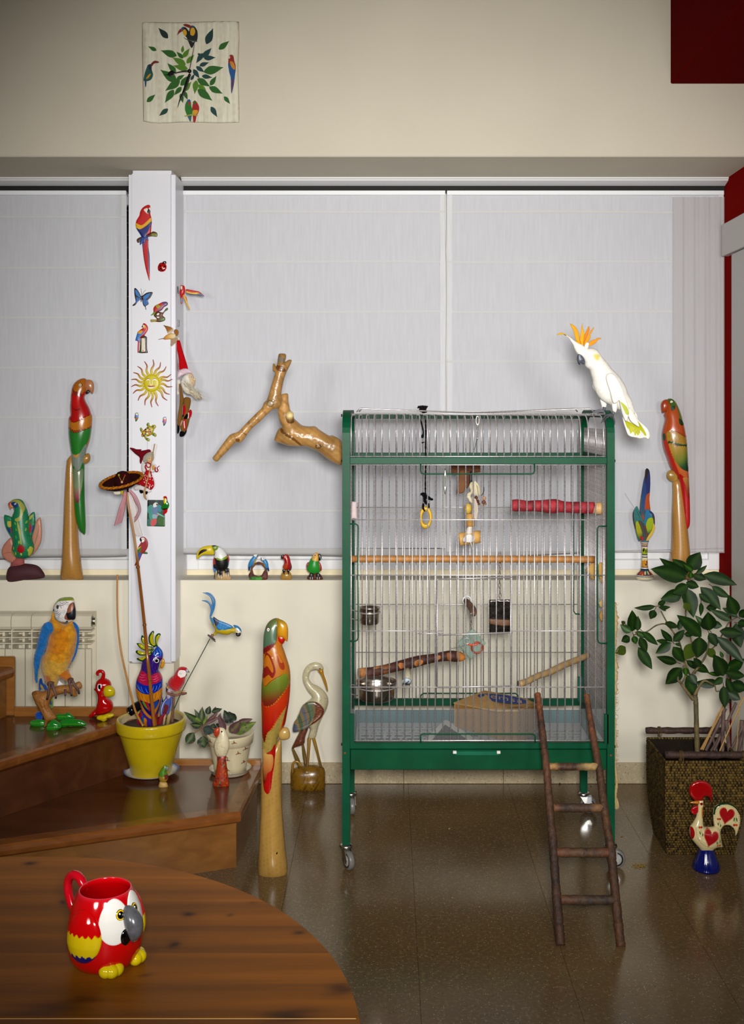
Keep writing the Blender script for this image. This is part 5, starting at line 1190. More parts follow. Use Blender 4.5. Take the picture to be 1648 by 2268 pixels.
tubep('broomstick', vD('840,135,8 820,250,8 795,400,8 765,520,8 720,700,9 705,760,14 715,830,14 740,865,4'), Yw - .02, t, WOOD, '#c09a60', 8, 3)
for q in ('715,395,6 750,380,7 785,400,7 780,435,7 745,440,7 730,410,7', '735,400,7 715,430,8 730,470,9 735,500,6', '850,440,7 845,480,8 865,500,8 885,480,7 870,450,6 905,420,4'): tubep('ribbon', vD(q), Yw - .022, t, CLOTH, '#b0121e', 6, 2)
# picture card with a parrot magnet
t = T('picture_card', 'rounded photo card of a grey parrot among green leaves', 'card', W(345, 1165, YM))
card = vD('752,866 960,868 970,880 975,1205 965,1215 745,1210 738,1200 745,875')
inflate('card', card, YM, t, SATIN, '#2e5a44', [(vD('745,870 850,870 800,960 745,1000'), '#182a24'), (vD('880,870 972,872 974,960 920,960'), '#1c3a2a'), (vD('750,960 800,930 830,1000 790,1040 748,1030'), '#4a9a8c'), (vD('860,960 905,930 940,980 900,1030'), '#3a8a94'), (vD('770,1030 830,1050 800,1130 770,1100'), '#4a9c8a'), (vD('860,1020 970,1085 968,1095 850,1040'), '#7ab8a4'), (vD('880,1100 972,1100 974,1200 900,1190'), '#3c6a24'), (vD('745,1120 800,1140 790,1205 742,1205'), '#3a7a6c'), (vD('820,960 870,950 880,1010 860,1060 815,1050 805,1000'), '#6a84a8'), (vD('820,925 850,900 880,912 870,950 825,962'), '#dcdcdc'), (vD('862,915 880,920 872,945 862,935'), '#20242c'), (vD('810,1060 870,1060 865,1110 820,1115'), '#8ab4c0'), (vD('795,1130 860,1110 862,1170 830,1205 790,1200'), '#c85a5a'), (vD('850,1060 890,1060 880,1075 855,1075'), '#d88a98')], cap=.5, flat=True, n=240, sharp=True)
t = mag('parrot_figure_magnet', 'yellow-chested green parrot magnet holding the photo card', (366, 1125))
mg('body', vD('950,830 975,815 1000,830 1008,880 1028,920 1025,960 1010,985 1000,1030 955,1062 945,1050 955,1000 930,990 925,960 950,910 955,870'), t, '#1c7a24', [(vD('952,840 975,828 1000,870 975,915 958,890'), '#e0c81c'), (vD('955,825 985,815 1002,850 985,862'), '#c01c1c'), (vD('950,990 1008,980 1000,1030 955,1062 946,1050'), '#c41c20'), (ell(200 + 1005 / 5.886, 960 + 912 / 5.886, 1.6), '#f4f4f0'), (vD('930,985 1010,972 1020,980 940,1000'), '#2a1c14')], k=.9, cap=5, off=.003, n=220, mat=GLOSS)
# flat wooden macaw low on the pillar
t = mag('wooden_macaw_magnet', 'flat wooden scarlet macaw behind the leaning bamboo stick', (315, 1220))
mg('perch', vD('680,1545 735,1545 748,1560 740,1572 675,1565'), t, '#3a6a20', n=50, cap=2)
mg('body', vD('650,1360 690,1345 730,1370 752,1420 748,1480 715,1540 680,1570 650,1640 620,1700 578,1725 600,1660 615,1600 612,1540 625,1480 660,1420 645,1395'), t, '#a01424', [(vD('612,1520 665,1465 655,1540 612,1560'), '#3a7a2c'), (vD('612,1500 640,1480 665,1470 620,1520'), '#d8b01c'), (vD('618,1565 668,1560 640,1640 622,1630'), '#2a5aa8'), (vD('660,1365 700,1358 708,1400 680,1420 662,1400'), '#ece6e0'), (vD('644,1375 662,1362 675,1400 655,1415 642,1395'), BK)], cap=1.6, n=220)
eye(t, 200 + 688 / 5.886, 960 + 1378 / 5.886, .9, YM - .0045, [(1, '#1a1414')])
# ================================================================ figures on the window sill
vA, vT, vE, vF, vG = V(0, 800, 4.3615), V(120, 820, 8.727), V(400, 1170, 4.578), V(440, 760, 4.847), V(1200, 690, 6.338)
vM, vM2 = V(1360, 860, 4.930), V(1380, 1030, 8.722)
def sill_base(x, Y): return (Xat(x, Y), Y, ZSILL)
POST = STRK('#b88a48', '#96682c', 16, 88, .5)
# ---- tall parrot on post, left
Y = 4.374
t = T('parrot_carving', 'tall carved parrot with red chest and green tail on the sill beyond the pillar', 'carving', sill_base(160, Y), 'tall carved wooden parrots')
inflate('post', vA('585,2090 600,1900 612,1600 622,1300 640,1000 650,950 690,905 720,930 735,1100 748,1500 765,1800 790,1990 803,2088 790,2112 690,2118 600,2114'), Y, t, VARN, POST, n=420)
inflate('peg', vA('780,915 815,905 850,888 870,905 873,945 860,972 830,990 790,990'), Y - .01, t, VARN, '#b08444', n=90)
R1, OR, GN = '#b41410', '#b06a1c', '#2a7a2c'
body = vA('690,300 700,250 720,210 760,178 805,164 830,172 838,200 835,300 815,345 828,390 860,450 880,510 890,530 888,600 880,680 862,780 835,860 820,960 816,1100 818,1300 826,1500 828,1620 820,1674 800,1664 765,1625 735,1540 718,1420 708,1200 700,1050 690,900 672,770 664,680 664,600 668,540 684,520 680,440')
b = inflate('body', body, Y - .012, t, VARN, OR, [
    (vA('700,330 745,300 800,320 838,300 880,510 740,590 680,545'), R1), (vA('720,330 760,345 790,330 770,430 720,420'), '#c01410'), (vA('715,440 745,475 790,470 800,440 780,462 745,465'), '#7a0e10'), (vA('712,260 735,290 790,300 800,335 745,335 715,300'), '#8a3018'),
    (vA('668,545 740,590 888,520 890,600 882,640 850,665 800,672 750,685 700,660 664,640'), '#bc781e', False, 2.2), (vA('664,640 690,655 735,684 790,675 850,665 886,640 888,625 850,650 800,660 740,668 690,640 664,620'), '#8a3a18', False, 2.2),
    (vA('664,645 735,688 800,676 884,645 880,700 850,790 800,890 745,900 700,880 672,770'), G((750, 950), (755, 1000), (0, '#2e8030'), (.4, '#1c5c22'), (1, '#0c2410'))), (vA('715,895 745,905 785,890 750,935'), '#c89448'),
    (vA('688,860 715,895 750,935 785,890 840,800 838,880 815,990 770,1060 705,985'), STRK('#8a9486', '#5c7c80', 3, 90, .5)), (stroke(vA('700,980 735,1040 768,1062 800,1020 815,985'), 1.3), '#1c140c'),
    (vA('700,1000 768,1068 818,1000 826,1500 828,1620 820,1674 765,1625 735,1540 712,1250'), GN), (vA('722,1040 768,1068 808,1040 805,1180 790,1270 770,1360 745,1350 722,1240'), G((170, 1040), (172, 1112), (0, '#7a8a6a'), (.5, '#8a9a78'), (.75, '#a06a68'), (1, '#8a2440'))),
    (stroke(vA('680,545 740,590 885,512'), 1.2), '#3a140c'), (stroke(vA('664,648 735,690 800,678 884,645'), 1.0), '#2a1408')], k=.9, n=760)
inflate('beak', vA('820,190 850,178 885,185 905,215 908,260 903,295 892,314 875,300 855,278 828,285'), Y - .014, t, VARN, '#b8805c', k=.8, n=100)
inflate('lower_beak', vA('826,285 850,280 868,295 850,312 828,315'), Y - .012, t, VARN, '#1c1a18', k=.7, n=50)
eye(t, 776 / 4.3615, 800 + 230 / 4.3615, 4.2, fy(b, 178, 852.7), [(1, '#1c140c'), (.82, '#e8d8b0'), (.32, '#1a120c')])
# ---- green carved parrot at far left
Y = 4.372
t = T('parrot_carving', 'green carved parrot with pink leaf wings on a maroon base', 'carving', sill_base(55, Y))
inflate('base', vA('64,2115 66,2050 95,1985 200,1962 260,1955 360,1975 420,2040 432,2082 380,2100 250,2115 120,2138 75,2135'), Y, t, MATTE, '#52242c', n=200)
inflate('stem', vA('105,1960 130,1900 220,1900 235,1950 225,1980 110,1990'), Y, t, MATTE, '#a85a54', n=60)
inflate('leaf', vA('20,1820 40,1770 100,1705 130,1740 160,1850 150,1930 110,1945 50,1910 22,1870'), Y - .006, t, SATIN, '#c0826e', [(stroke(vA('35,1860 90,1845 140,1850'), .8), '#7a4038'), (stroke(vA('90,1845 70,1800'), .6), '#7a4038')], cap=5, n=120)
inflate('leaf', vA('385,1508 400,1560 406,1650 395,1750 350,1830 310,1860 310,1700 330,1580'), Y + .004, t, SATIN, '#c8937a', [(stroke(vA('330,1800 360,1700 390,1580'), .8), '#7a4038'), (stroke(vA('360,1700 385,1680'), .6), '#7a4038'), (stroke(vA('345,1750 330,1700'), .6), '#7a4038')], cap=5, n=120)
G1 = STRK('#1c8a5e', '#0e5a3c', 2.4, 20, .6)
wp = lambda: None
pw = [(vA('80,1545 140,1555 135,1580 90,1600'), '#c8b450'), (vA('112,1600 140,1560 148,1620 146,1690 120,1660'), '#b01c1c'), (vA('75,1600 108,1620 110,1660 85,1640'), '#1c4a86')]
inflate('wing', vA('40,1490 70,1488 115,1510 150,1560 190,1640 205,1740 180,1790 140,1740 85,1660 50,1580'), Y - .012, t, SATIN, G1, pw, cap=5, n=160)
inflate('wing', vA('330,1455 342,1520 335,1610 310,1690 280,1760 255,1740 250,1660 262,1560 285,1490'), Y - .010, t, SATIN, G1, [(vA('288,1530 300,1570 312,1600 300,1660 285,1640 290,1590'), '#b01c1c'), (vA('312,1600 335,1580 330,1620 310,1660'), '#1c4a86'), (vA('290,1500 320,1480 315,1510 292,1530'), '#b8b048')], cap=5, n=140)
sc_ = [(ell(x / 4.3615, 800 + y / 4.3615, 1.6, 3.6, a_), c) for x, y, a_, c in ((170, 1560, -30, '#7ab848'), (182, 1620, -20, '#6aa840'), (180, 1690, -15, '#5aa848'), (268, 1550, 15, '#7ab848'), (265, 1620, 10, '#7ab048'), (210, 1740, 0, '#b8c050'), (150, 1800, 0, '#a8b848'), (170, 1850, 0, '#b0b848'), (290, 1820, 0, '#b0b848'), (225, 1855, 0, '#d8d060'))]
b = inflate('body', vA('105,1355 130,1335 180,1330 220,1350 245,1400 265,1450 280,1540 290,1650 310,1720 328,1790 320,1850 270,1895 190,1905 130,1880 115,1830 125,1750 120,1660 110,1560 118,1500 140,1440 125,1400 108,1390'), Y - .012, t, SATIN, G1, sc_ + [
    (vA('112,1350 140,1335 190,1340 225,1370 250,1420 235,1460 215,1420 190,1385 150,1370 115,1370'), '#a8a850'), (vA('118,1365 150,1355 185,1370 195,1395 170,1410 130,1405 118,1385'), '#1c4a86'), (vA('215,1420 240,1460 215,1530 180,1540 165,1520 210,1490'), '#b0ac50'), (vA('190,1540 215,1600 230,1700 235,1760 225,1760 215,1690 195,1600'), '#b8b450'),
    (vA('200,1780 225,1765 255,1780 258,1820 230,1845 190,1830'), '#a81c1c'), (vA('115,1830 135,1830 160,1890 135,1880'), '#b8c048'), (vA('300,1790 325,1800 315,1850 285,1880'), '#c0b848')], k=.9, n=620)
inflate('beak', vA('108,1352 118,1390 140,1400 138,1415 110,1418 100,1435 85,1405 80,1375 95,1360'), Y - .014, t, SATIN, G((20, 1115), (30, 1128), (0, '#b83418'), (1, '#d8a860')), cap=3, n=70)
eye(t, 152 / 4.3615, 800 + 1381 / 4.3615, 3.2, fy(b, 34.8, 1116.6), [(1, '#e8e4c8'), (.6, '#2a3a4a'), (.35, '#f0e8d0')])
# ---- toucan
Y = 4.372
t = T('toucan_figure', 'painted wooden toucan with huge yellow bill on the sill', 'figurine', sill_base(492, Y), 'small painted birds on the sill')
inflate('stump', vE('355,525 365,450 420,415 470,430 505,480 508,518 440,530 380,531'), Y + .003, t, WOOD, '#c8a878', n=120)
b = inflate('body', vE('340,290 350,240 330,210 345,180 385,185 430,215 465,262 480,300 485,370 465,420 415,440 370,430 350,400 345,330'), Y - .006, t, SATIN, BK, [(vE('340,285 335,230 350,200 385,188 432,215 468,265 470,282 400,305 345,292'), '#e8e8e6'), (vE('372,292 420,302 470,278 472,302 420,318 375,312'), '#8aa81c'), (vE('300,180 345,170 382,185 375,215 335,225 310,200'), '#7a9a24'), ] + [(ell(400 + (390 + 24 * (i % 4) + 10 * (i // 4 % 2)) / 4.578, 1170 + (340 + 22 * (i // 4)) / 4.578, 1.7, 1.2), '#2a2622') for i in range(14)], n=300)
inflate('head', vE('310,178 345,172 384,185 375,212 350,225 325,215 318,195'), Y - .010, t, SATIN, '#7a9a24', [(vE('310,178 345,172 365,178 340,182'), BK)], n=80)
eye(t, 400 + 350 / 4.578, 1170 + 196 / 4.578, 2.5, Y - .022, [(1, '#e8ecd8'), (.75, '#2a3a5a'), (.4, '#f0f0e0')])
inflate('bill', vE('330,190 338,225 338,265 300,270 240,270 200,285 172,315 162,295 168,250 200,205 250,180 310,175'), Y - .010, t, SATIN, '#d8c01c', [(vE('182,275 195,235 230,212 268,210 272,222 235,240 205,258'), '#2a1410')], k=.7, n=180)
inflate('wing', vE('335,310 362,292 372,320 368,390 352,410 335,395 330,350'), Y - .014, t, SATIN, '#b01420', [(vE('332,370 370,365 365,410 340,410'), BK)], cap=3, n=70)
inflate('wing', vE('470,270 488,285 494,320 485,380 472,395 478,330'), Y - .006, t, SATIN, '#b01420', [(vE('484,345 494,345 485,390 474,395'), '#3a7ac8')], cap=3, n=60)
inflate('tail', vE('330,375 362,400 352,440 338,440'), Y - .008, t, SATIN, '#3a80c8', cap=2, n=40)
tubep('tail_tip', vE('352,440,4 345,480,4 342,515,3'), Y, t, SATIN, BK, 6, 3)
for x, y in ((385, 430), (410, 440), (460, 420), (480, 415)): inflate('foot', vE(f'{x - 14},{y} {x + 10},{y - 8} {x + 14},{y + 40} {x + 2},{y + 52} {x - 8},{y + 40}'), Y - .026, t, SATIN, BK, cap=2.4, n=40); tubep('claw', vE(f'{x + 2},{y + 30},5 {x + 2},{y + 55},5 {x + 8},{y + 76},2'), Y - .028, t, SATIN, '#e8e4dc', 6, 2)
# ---- macaw pair on a ring
t = T('macaw_pair_figure', 'two blue macaws facing on a round twig ring', 'figurine', sill_base(573, Y), 'small painted birds on the sill')
cx_, cy_ = 400 + 792 / 4.578, 1170 + 425 / 4.578
ring_pts = [[cx_ + 15.8 * math.cos(a), cy_ + 15.8 * math.sin(a), 2.6 + .5 * math.sin(7 * a)] for a in np.linspace(0, 2 * math.pi, 30)]
tubep('ring', ring_pts, Y, t, BARK, '#7a4a34', 10, 1.5)
inflate('base', vE('695,500 690,470 715,440 745,475 790,490 825,470 850,430 880,440 885,500 870,520 800,528 710,530'), Y, t, BARK, '#6a3c34', [(vE('705,500 760,485 820,490 820,520 710,528'), '#4a9a34')], n=140)
for s, hx_, pts, hd_, eyep in ((1, 0, '735,285 760,268 785,275 778,295 765,330 740,370 712,395 700,430 690,430 685,395 695,340', '740,270 775,265 787,280 765,302 748,295', (768, 283)), (-1, 0, '860,310 885,345 893,390 900,430 890,435 870,410 850,380 835,340 822,320 830,300', '815,300 835,292 858,305 850,328 825,325', (842, 310))):
    inflate('macaw', vE(pts), Y - .008, t, SATIN, '#3a8ac0', [(vE('755,320 780,300 765,335 735,375 715,395 740,360') if s > 0 else vE('825,325 840,340 862,385 860,400 845,370'), '#d8b41c'), (vE('685,390 712,395 700,432 688,432') if s > 0 else vE('875,405 898,400 902,432 888,434'), '#1c4a86')], n=130)
    inflate('head', vE(hd_), Y - .010, t, SATIN, '#e8e8e4', n=50)
    inflate('beak', vE('775,268 788,278 782,292 770,288') if s > 0 else vE('815,300 828,302 826,328 818,318'), Y - .012, t, SATIN, BK, cap=2, n=30)
    eye(t, 400 + eyep[0] / 4.578, 1170 + eyep[1] / 4.578, .9, Y - .018, [(1, BK)])
# ---- small red parrot
t = T('red_parrot_figure', 'little red wooden parrot on a rounded yellow stump', 'figurine', sill_base(634, Y), 'small painted birds on the sill')
inflate('stump', vE('1018,520 1020,465 1045,440 1095,435 1122,465 1125,518 1075,524'), Y, t, VARN, '#b8904a', n=110)
b = inflate('body', vE('1045,270 1070,262 1095,272 1110,310 1120,370 1115,410 1090,428 1050,420 1035,390 1050,350 1045,320 1030,300'), Y - .006, t, VARN, '#b01c1c', [(vE('1040,380 1070,350 1085,390 1060,420 1040,410'), '#b84a1c')], n=200)
inflate('wing', vE('1108,330 1122,360 1127,400 1112,430 1105,390'), Y - .004, t, VARN, '#3a3430', cap=2, n=40)
inflate('beak', vE('1045,268 1040,300 1030,315 1018,300 1022,275'), Y - .008, t, VARN, '#2a2624', cap=3, n=50)
eye(t, 400 + 1064 / 4.578, 1170 + 291 / 4.578, 2.6, fy(b, 632.4, 1233.6), [(1, '#ece4d8'), (.5, '#b01c1c'), (.3, '#2a1410')])
for x in (1050, 1095): inflate('foot', vE(f'{x - 18},420 {x + 14},420 {x + 6},445 {x},470 {x - 10},450'), Y - .022, t, VARN, '#1c1410', cap=2, n=40)
# ---- small green parrot
t = T('green_parrot_figure', 'little green parrot with yellow head and black feet on brown base', 'figurine', sill_base(697, Y), 'small painted birds on the sill')
inflate('base', vE('1285,515 1300,475 1350,455 1410,460 1440,500 1438,520 1360,524'), Y, t, MATTE, '#6a3420', n=100)
b = inflate('body', vE('1340,280 1360,252 1395,250 1420,290 1405,330 1425,390 1420,430 1385,458 1330,460 1295,440 1280,410 1290,370 1315,320'), Y - .006, t, SATIN, '#2a9a34', [(vE('1335,300 1345,270 1370,248 1400,252 1400,300 1400,325 1380,332 1360,320 1345,325'), '#e0b050')], n=260)
inflate('wing', vE('1285,350 1298,345 1300,380 1290,430 1278,410 1276,375'), Y - .006, t, SATIN, '#b01c2c', cap=3, n=40)
inflate('wing', vE('1398,345 1415,350 1432,400 1425,432 1405,410 1395,370'), Y - .014, t, SATIN, '#b01c2c', cap=3, n=50)
inflate('beak', vE('1390,265 1415,262 1430,290 1425,315 1400,328 1385,305'), Y - .012, t, SATIN, BK, [(stroke(vE('1402,268 1420,285 1418,315'), .8), '#d8d8d0')], k=.8, n=60)
eye(t, 400 + 1363 / 4.578, 1170 + 272 / 4.578, 2.8, fy(b, 697.7, 1229.4), [(1, '#f0e8d8'), (.62, '#b84a2c'), (.36, '#1a1410')])
for x in (1325, 1395): inflate('foot', vE(f'{x - 16},460 {x + 14},458 {x + 20},500 {x - 18},505'), Y - .022, t, SATIN, BK, cap=3, n=50); [tubep('claw', vE(f'{x + d},495,4 {x + d + 1},512,3 {x + d},522,1'), Y - .027, t, SATIN, '#e8e8e4', 5, 2) for d in (-10, 12)]
# ---- vase with feathers
Y = 4.36
t = T('feather_vase', 'slim painted pottery vase holding colourful parrot feathers', 'vase', sill_base(1428, Y))
s = Y / F
pf = [(10, 0), (17, 1.0), (19.6, 5), (19.4, 10), (17, 14.5), (11, 20), (8, 26), (7.2, 34), (6.6, 44), (6.2, 60), (6.4, 72), (7.4, 82), (9.2, 85.5), (9.6, 88), (8.6, 88.2), (6, 84)]
def cz(z): return next(c for lim, c in ((2, '#1c2c6a'), (9, '#e0d8b8'), (10.5, '#1c2c6a'), (12.5, '#e8e0c0'), (14, '#1c2c6a'), (21, '#a8401c'), (23.5, '#2c5a4a'), (26, '#1c2c6a'), (28.5, '#e8e0c0'), (30, '#1c2c6a'), (44, '#c8901c'), (51, '#e0d8a8'), (53, '#1c2c6a'), (56, '#e8e0c0'), (58, '#1c2c6a'), (70, '#a8b020'), (75, '#e0cfa8'), (77, '#1c2c6a'), (80, '#d8a880'), (82, '#1c2c6a'), (85, '#e0cfa8'), (99, '#5a7a8a')) if z < lim)
zz = np.linspace(0, 88, 120); rr2 = np.interp(zz, [p[1] for p in pf[:14]], [p[0] for p in pf[:14]])
vz = mk('vase', *lathedata([(r * s, z * s) for r, z in zip(rr2, zz)], (Xat(1428, Y), Y, ZSILL), 40), t, GLOSS, np.repeat(np.array([hx(cz(z)) for z in zz]), 40, 0), True)
def onvase(px, py):
    z = (1284 - py); r = np.interp(z, [p[1] for p in pf[:14]], [p[0] for p in pf[:14]]); dx = px - 1428
    d = math.sqrt(max(r * r - dx * dx, .1)); return (Xat(px, Y), Y - d * s - .0006, ZSILL + z * s)
def vdec(name, polys):
    v = []; f = []; cc = []
    for p, c in polys:
        p = cr(np.array([q[:2] for q in p]), 1, True); o = len(v); v += [onvase(*q) for q in p]; f.append(list(range(o, o + len(p)))); cc += [hx(c)] * len(p)
    mk(name, v, f, t, GLOSS, np.array(cc), False)
vdec('painted_flowers', [(ell(1380 + x / 8.722, 1030 + y / 8.722, rx, ry, a), c) for x, y, rx, ry, a, c in ((390, 1625, 1.6, 4.6, 8, '#1c2418'), (432, 1650, 1.8, 5, 10, '#7a9a1c'), (425, 1640, .8, 4.4, 0, '#1c2418'), (460, 1640, 1.1, 4.8, 8, '#1c2418'), (395, 1860, 3, 4, 0, '#d8b020'), (420, 1830, 3.6, 2, 20, '#a8281c'), (455, 1850, 1.8, 4, 20, '#7a1c1c'), (400, 1900, 1.6, 1.6, 0, '#c84a1c'), (430, 1905, 2, 2.4, 0, '#1c3a6a'), (340, 2080, 3, 2.6, -30, '#c8541c'), (345, 2090, 1.3, 1.2, 0, '#e0b020'), (400, 2060, 1.5, 4, 20, '#d8e0c8'), (430, 2060, 2, 4.2, 0, '#3a7a4a'), (460, 2060, 1.5, 4, -20, '#d8e0c8'), (520, 2070, 3.4, 2.6, 35, '#9a281c'), (530, 2095, 1.4, 1, 20, '#e0a020'))])
Yv = Y - .003
FEA = [('1380,0', 0, '330,1470 330,900 345,620 390,330 425,190 435,90 460,62 495,80 515,150 525,330 520,520 515,640 520,780 525,880 430,1460', G((1420, 1040), (1424, 1150), (0, '#241c18'), (.1, '#2c2420'), (.22, '#26356a'), (.5, '#2a5088'), (.8, '#4a6a7a'), (1, '#b84a1c')), [('430,640 465,560 515,540 515,640 520,780 525,880 470,900 420,860', '#b8501c'), ('420,120 450,62 500,90 470,240 440,380 425,260', '#2a2018'), ('440,300 520,200 525,480 450,560', '#2c3068'), (None, None)])]
f1 = inflate('feather', vM2('395,1300 335,960 325,850 345,640 390,350 425,200 435,90 465,62 500,90 520,160 528,330 520,520 510,650 518,760 528,880 480,960 430,1100'), Yv + .004, t, FEATH, G((1418, 1090), (1422, 1150), (0, '#26457a'), (.5, '#2c5688'), (.8, '#4a5a60'), (1, '#b84a1c')), [(vM2('420,850 435,650 465,560 515,535 510,650 518,760 528,880 470,900'), '#b4501c'), (vM2('425,200 435,90 465,62 500,90 480,220 440,380'), '#2a2018'), (vM2('445,330 500,120 522,200 526,330 520,500 455,550'), '#28306a'), (vM2('325,850 345,640 370,640 345,860'), '#4a5a5c')], cap=1, n=240)
inflate('feather', vM2('265,793 300,850 370,1020 420,1130 420,1300 330,1460 290,1440 235,1230 200,1080 188,950 210,870'), Yv + .001, t, FEATH, '#3a7a78', [(vM2('265,793 230,840 205,900 215,1060 245,1200 235,1230 200,1080 188,950 210,870'), '#4a3a34'), (stroke(vM2('250,860 300,960 340,1070'), 1), '#2a3430')], cap=1, n=140)
inflate('feather', vM2('470,850 510,870 560,905 600,960 615,1060 610,1180 560,1330 470,1460 420,1300 400,1130 420,960 440,870'), Yv + .001, t, FEATH, '#2a78a0', [(vM2('500,890 560,905 600,960 590,1010 540,950'), '#2c3a6a'), (vM2('560,960 605,980 618,1100 600,1200 590,1080'), '#4a3438'), (stroke(vM2('510,960 560,935'), .7), '#d8e0e0'), (stroke(vM2('525,985 565,960'), .7), '#d8e0e0')], cap=1, n=140)
inflate('feather', vM2('245,1110 280,1080 320,1140 360,1260 370,1360 320,1440 270,1330 245,1200'), Yv - .003, t, FEATH, G((1410, 1155), (1418, 1190), (0, '#a8b01c'), (.7, '#a8a01c'), (1, '#5a7020')), cap=1, n=80)
inflate('feather', vM2('305,1090 340,1075 400,1130 430,1200 470,1300 470,1450 400,1475 385,1300 340,1200'), Yv - .005, t, FEATH, '#58504c', [(stroke(vM2('350,1100 410,1240 435,1400'), 1), '#1c1816')], cap=1, n=90)
inflate('feather', vM2('440,1140 480,1040 540,1012 585,1040 585,1160 540,1280 480,1330 450,1230'), Yv - .004, t, FEATH, G((1432, 1150), (1436, 1182), (0, '#a0b41c'), (.7, '#98ac1c'), (1, '#4a6a1c')), cap=1, n=90)
inflate('feather', vM2('585,1120 605,1150 620,1220 580,1330 500,1440 460,1470 445,1455 480,1380 560,1240'), Yv - .007, t, FEATH, '#d0b44a', cap=1, n=80, jag=.15)
inflate('feather', vM2('330,1390 370,1370 385,1440 370,1470 345,1440'), Yv - .006, t, FEATH, '#b41c1c', cap=1, n=30)
inflate('feather', vM2('425,1190 455,1190 490,1340 470,1380'), Yv - .0035, t, FEATH, '#a82a2c', cap=1, n=30)
tubep('quill', vM2('35,540,2 130,690,2 225,830,2'), Yv + .002, t, PLAST, '#7a7a78', 5, 0)
# ---- tall parrot on post, right
Y = 4.364
t = T('parrot_carving', 'tall carved parrot with orange chest and red tail beside the red wall', 'carving', sill_base(1506, Y), 'tall carved wooden parrots')
inflate('post', vM('612,1960 615,1860 628,1700 632,1400 640,1150 640,1010 665,985 730,990 760,1200 790,1400 812,1600 830,1800 832,1960 835,2070 720,2090 610,2075'), Y, t, VARN, POST, n=420)
inflate('peg', vM('580,930 590,905 620,892 660,900 690,940 695,1005 640,1020 600,1000 578,965'), Y - .012, t, VARN, '#b89448', [(ell(1360 + 625 / 4.93, 860 + 952 / 4.93, 8.6, 10.6), '#a8843c')], k=.7, n=110)
b = inflate('body', vM('545,285 560,255 580,130 600,112 640,118 680,160 720,250 755,370 780,490 795,600 808,800 818,1000 828,1200 832,1400 828,1490 810,1530 785,1552 765,1500 755,1340 740,1150 705,990 655,920 615,860 580,760 545,660 530,560 528,480 545,400 560,330'), Y - .014, t, VARN, '#b8541c', [
    (vM('582,130 600,112 645,120 660,160 655,215 630,242 608,235 600,180'), '#4a6a24'), (vM('612,200 655,190 650,225 625,243 608,235'), '#1c4a28'), (vM('640,118 680,160 725,260 745,390 715,405 690,370 690,280 665,190'), '#6a7a2a'), (vM('690,330 715,340 745,370 740,398 715,405 692,380'), '#1c4424'),
    (vM('560,480 600,460 660,485 770,535 785,520 795,640 740,640 650,620 575,600 562,540'), STRK('#b08a34', '#8a6a20', 6, 80, .4)), (vM('568,570 640,590 740,610 790,600 795,645 750,648 700,630 660,625 610,600 575,600'), '#1e4a28', False, 2.6), (stroke(vM('575,460 640,462 700,490 770,535'), 1), '#3a1c0c'),
    (vM('575,605 650,625 795,645 806,800 805,910 770,900 710,870 640,780 600,690'), G((1486, 1000), (1512, 1040), (0, '#b09038'), (.5, '#7a8430'), (.8, '#2a5a30'), (1, '#14402c')), False, 2.6), (vM('640,780 710,870 780,905 806,915 812,980 760,970 700,930 650,850'), '#c06a34'), (stroke(vM('650,850 700,935 760,972 812,980'), 1.2), '#6a1c14'),
    (vM('532,560 560,570 600,700 640,800 700,935 705,990 650,915 600,830 555,690'), '#b83020'), (vM('700,940 760,975 812,982 828,1200 832,1400 828,1490 785,1552 765,1500 755,1340 740,1150'), '#b41818'), (vM('740,975 815,985 820,1100 810,1200 795,1170 770,1060'), G((1512, 1060), (1524, 1105), (0, '#b8803c'), (.6, '#9a4a28'), (1, '#6a1414'))), (vM('528,500 545,495 550,560 532,565'), '#2a4a2c')], k=.9, n=760)
inflate('beak', vM('582,125 600,180 590,240 570,255 552,260 530,268 520,240 515,180 530,140 555,125'), Y - .016, t, VARN, '#a8481c', k=.8, n=110)
inflate('lower_beak', vM('560,250 590,238 605,250 590,272 565,268'), Y - .014, t, VARN, '#a8803c', k=.8, n=50)
eye(t, 1360 + 628 / 4.93, 860 + 149 / 4.93, 3.2, fy(b, 1487.4, 890.2), [(1, '#d8c8b0'), (.72, '#c88a78'), (.4, '#f0e8d8'), (.25, '#1a1410')])
# ================================================================ branch perch mounted on the cage side
Y = 3.76
t = T('branch_perch', 'large forked polished driftwood perch bolted on the cage side', 'perch', (CL, Y, Zat(1000, Y)))
def DW(x): return STRK('#b48c54', '#8a5f28', 22, x, .6)
inflate('limb', vF('880,560 925,540 960,548 965,620 978,690 985,720 1020,760 1020,800 1060,840 1110,880 1180,892 1250,893 1300,930 1400,990 1440,990 1540,1060 1548,1180 1540,1300 1480,1295 1380,1240 1290,1170 1200,1130 1140,1110 1050,1108 960,1100 880,1075 818,1050 815,1020 850,930 880,902 895,905 870,850 852,770 848,700 870,640'), Y, t, DRIFT, DW(40), [(vF('895,905 940,960 1040,1020 1120,1100 1100,1105 1020,1040 930,985 880,940'), '#7a5424'), (ell(440 + 1290 / 4.847, 760 + 1105 / 4.847, 7, 5), '#7a5426'), (ell(440 + 1288 / 4.847, 760 + 1105 / 4.847, 3.4, 2.6), '#a8906a')], k=.95, n=700, bumpn=.03)
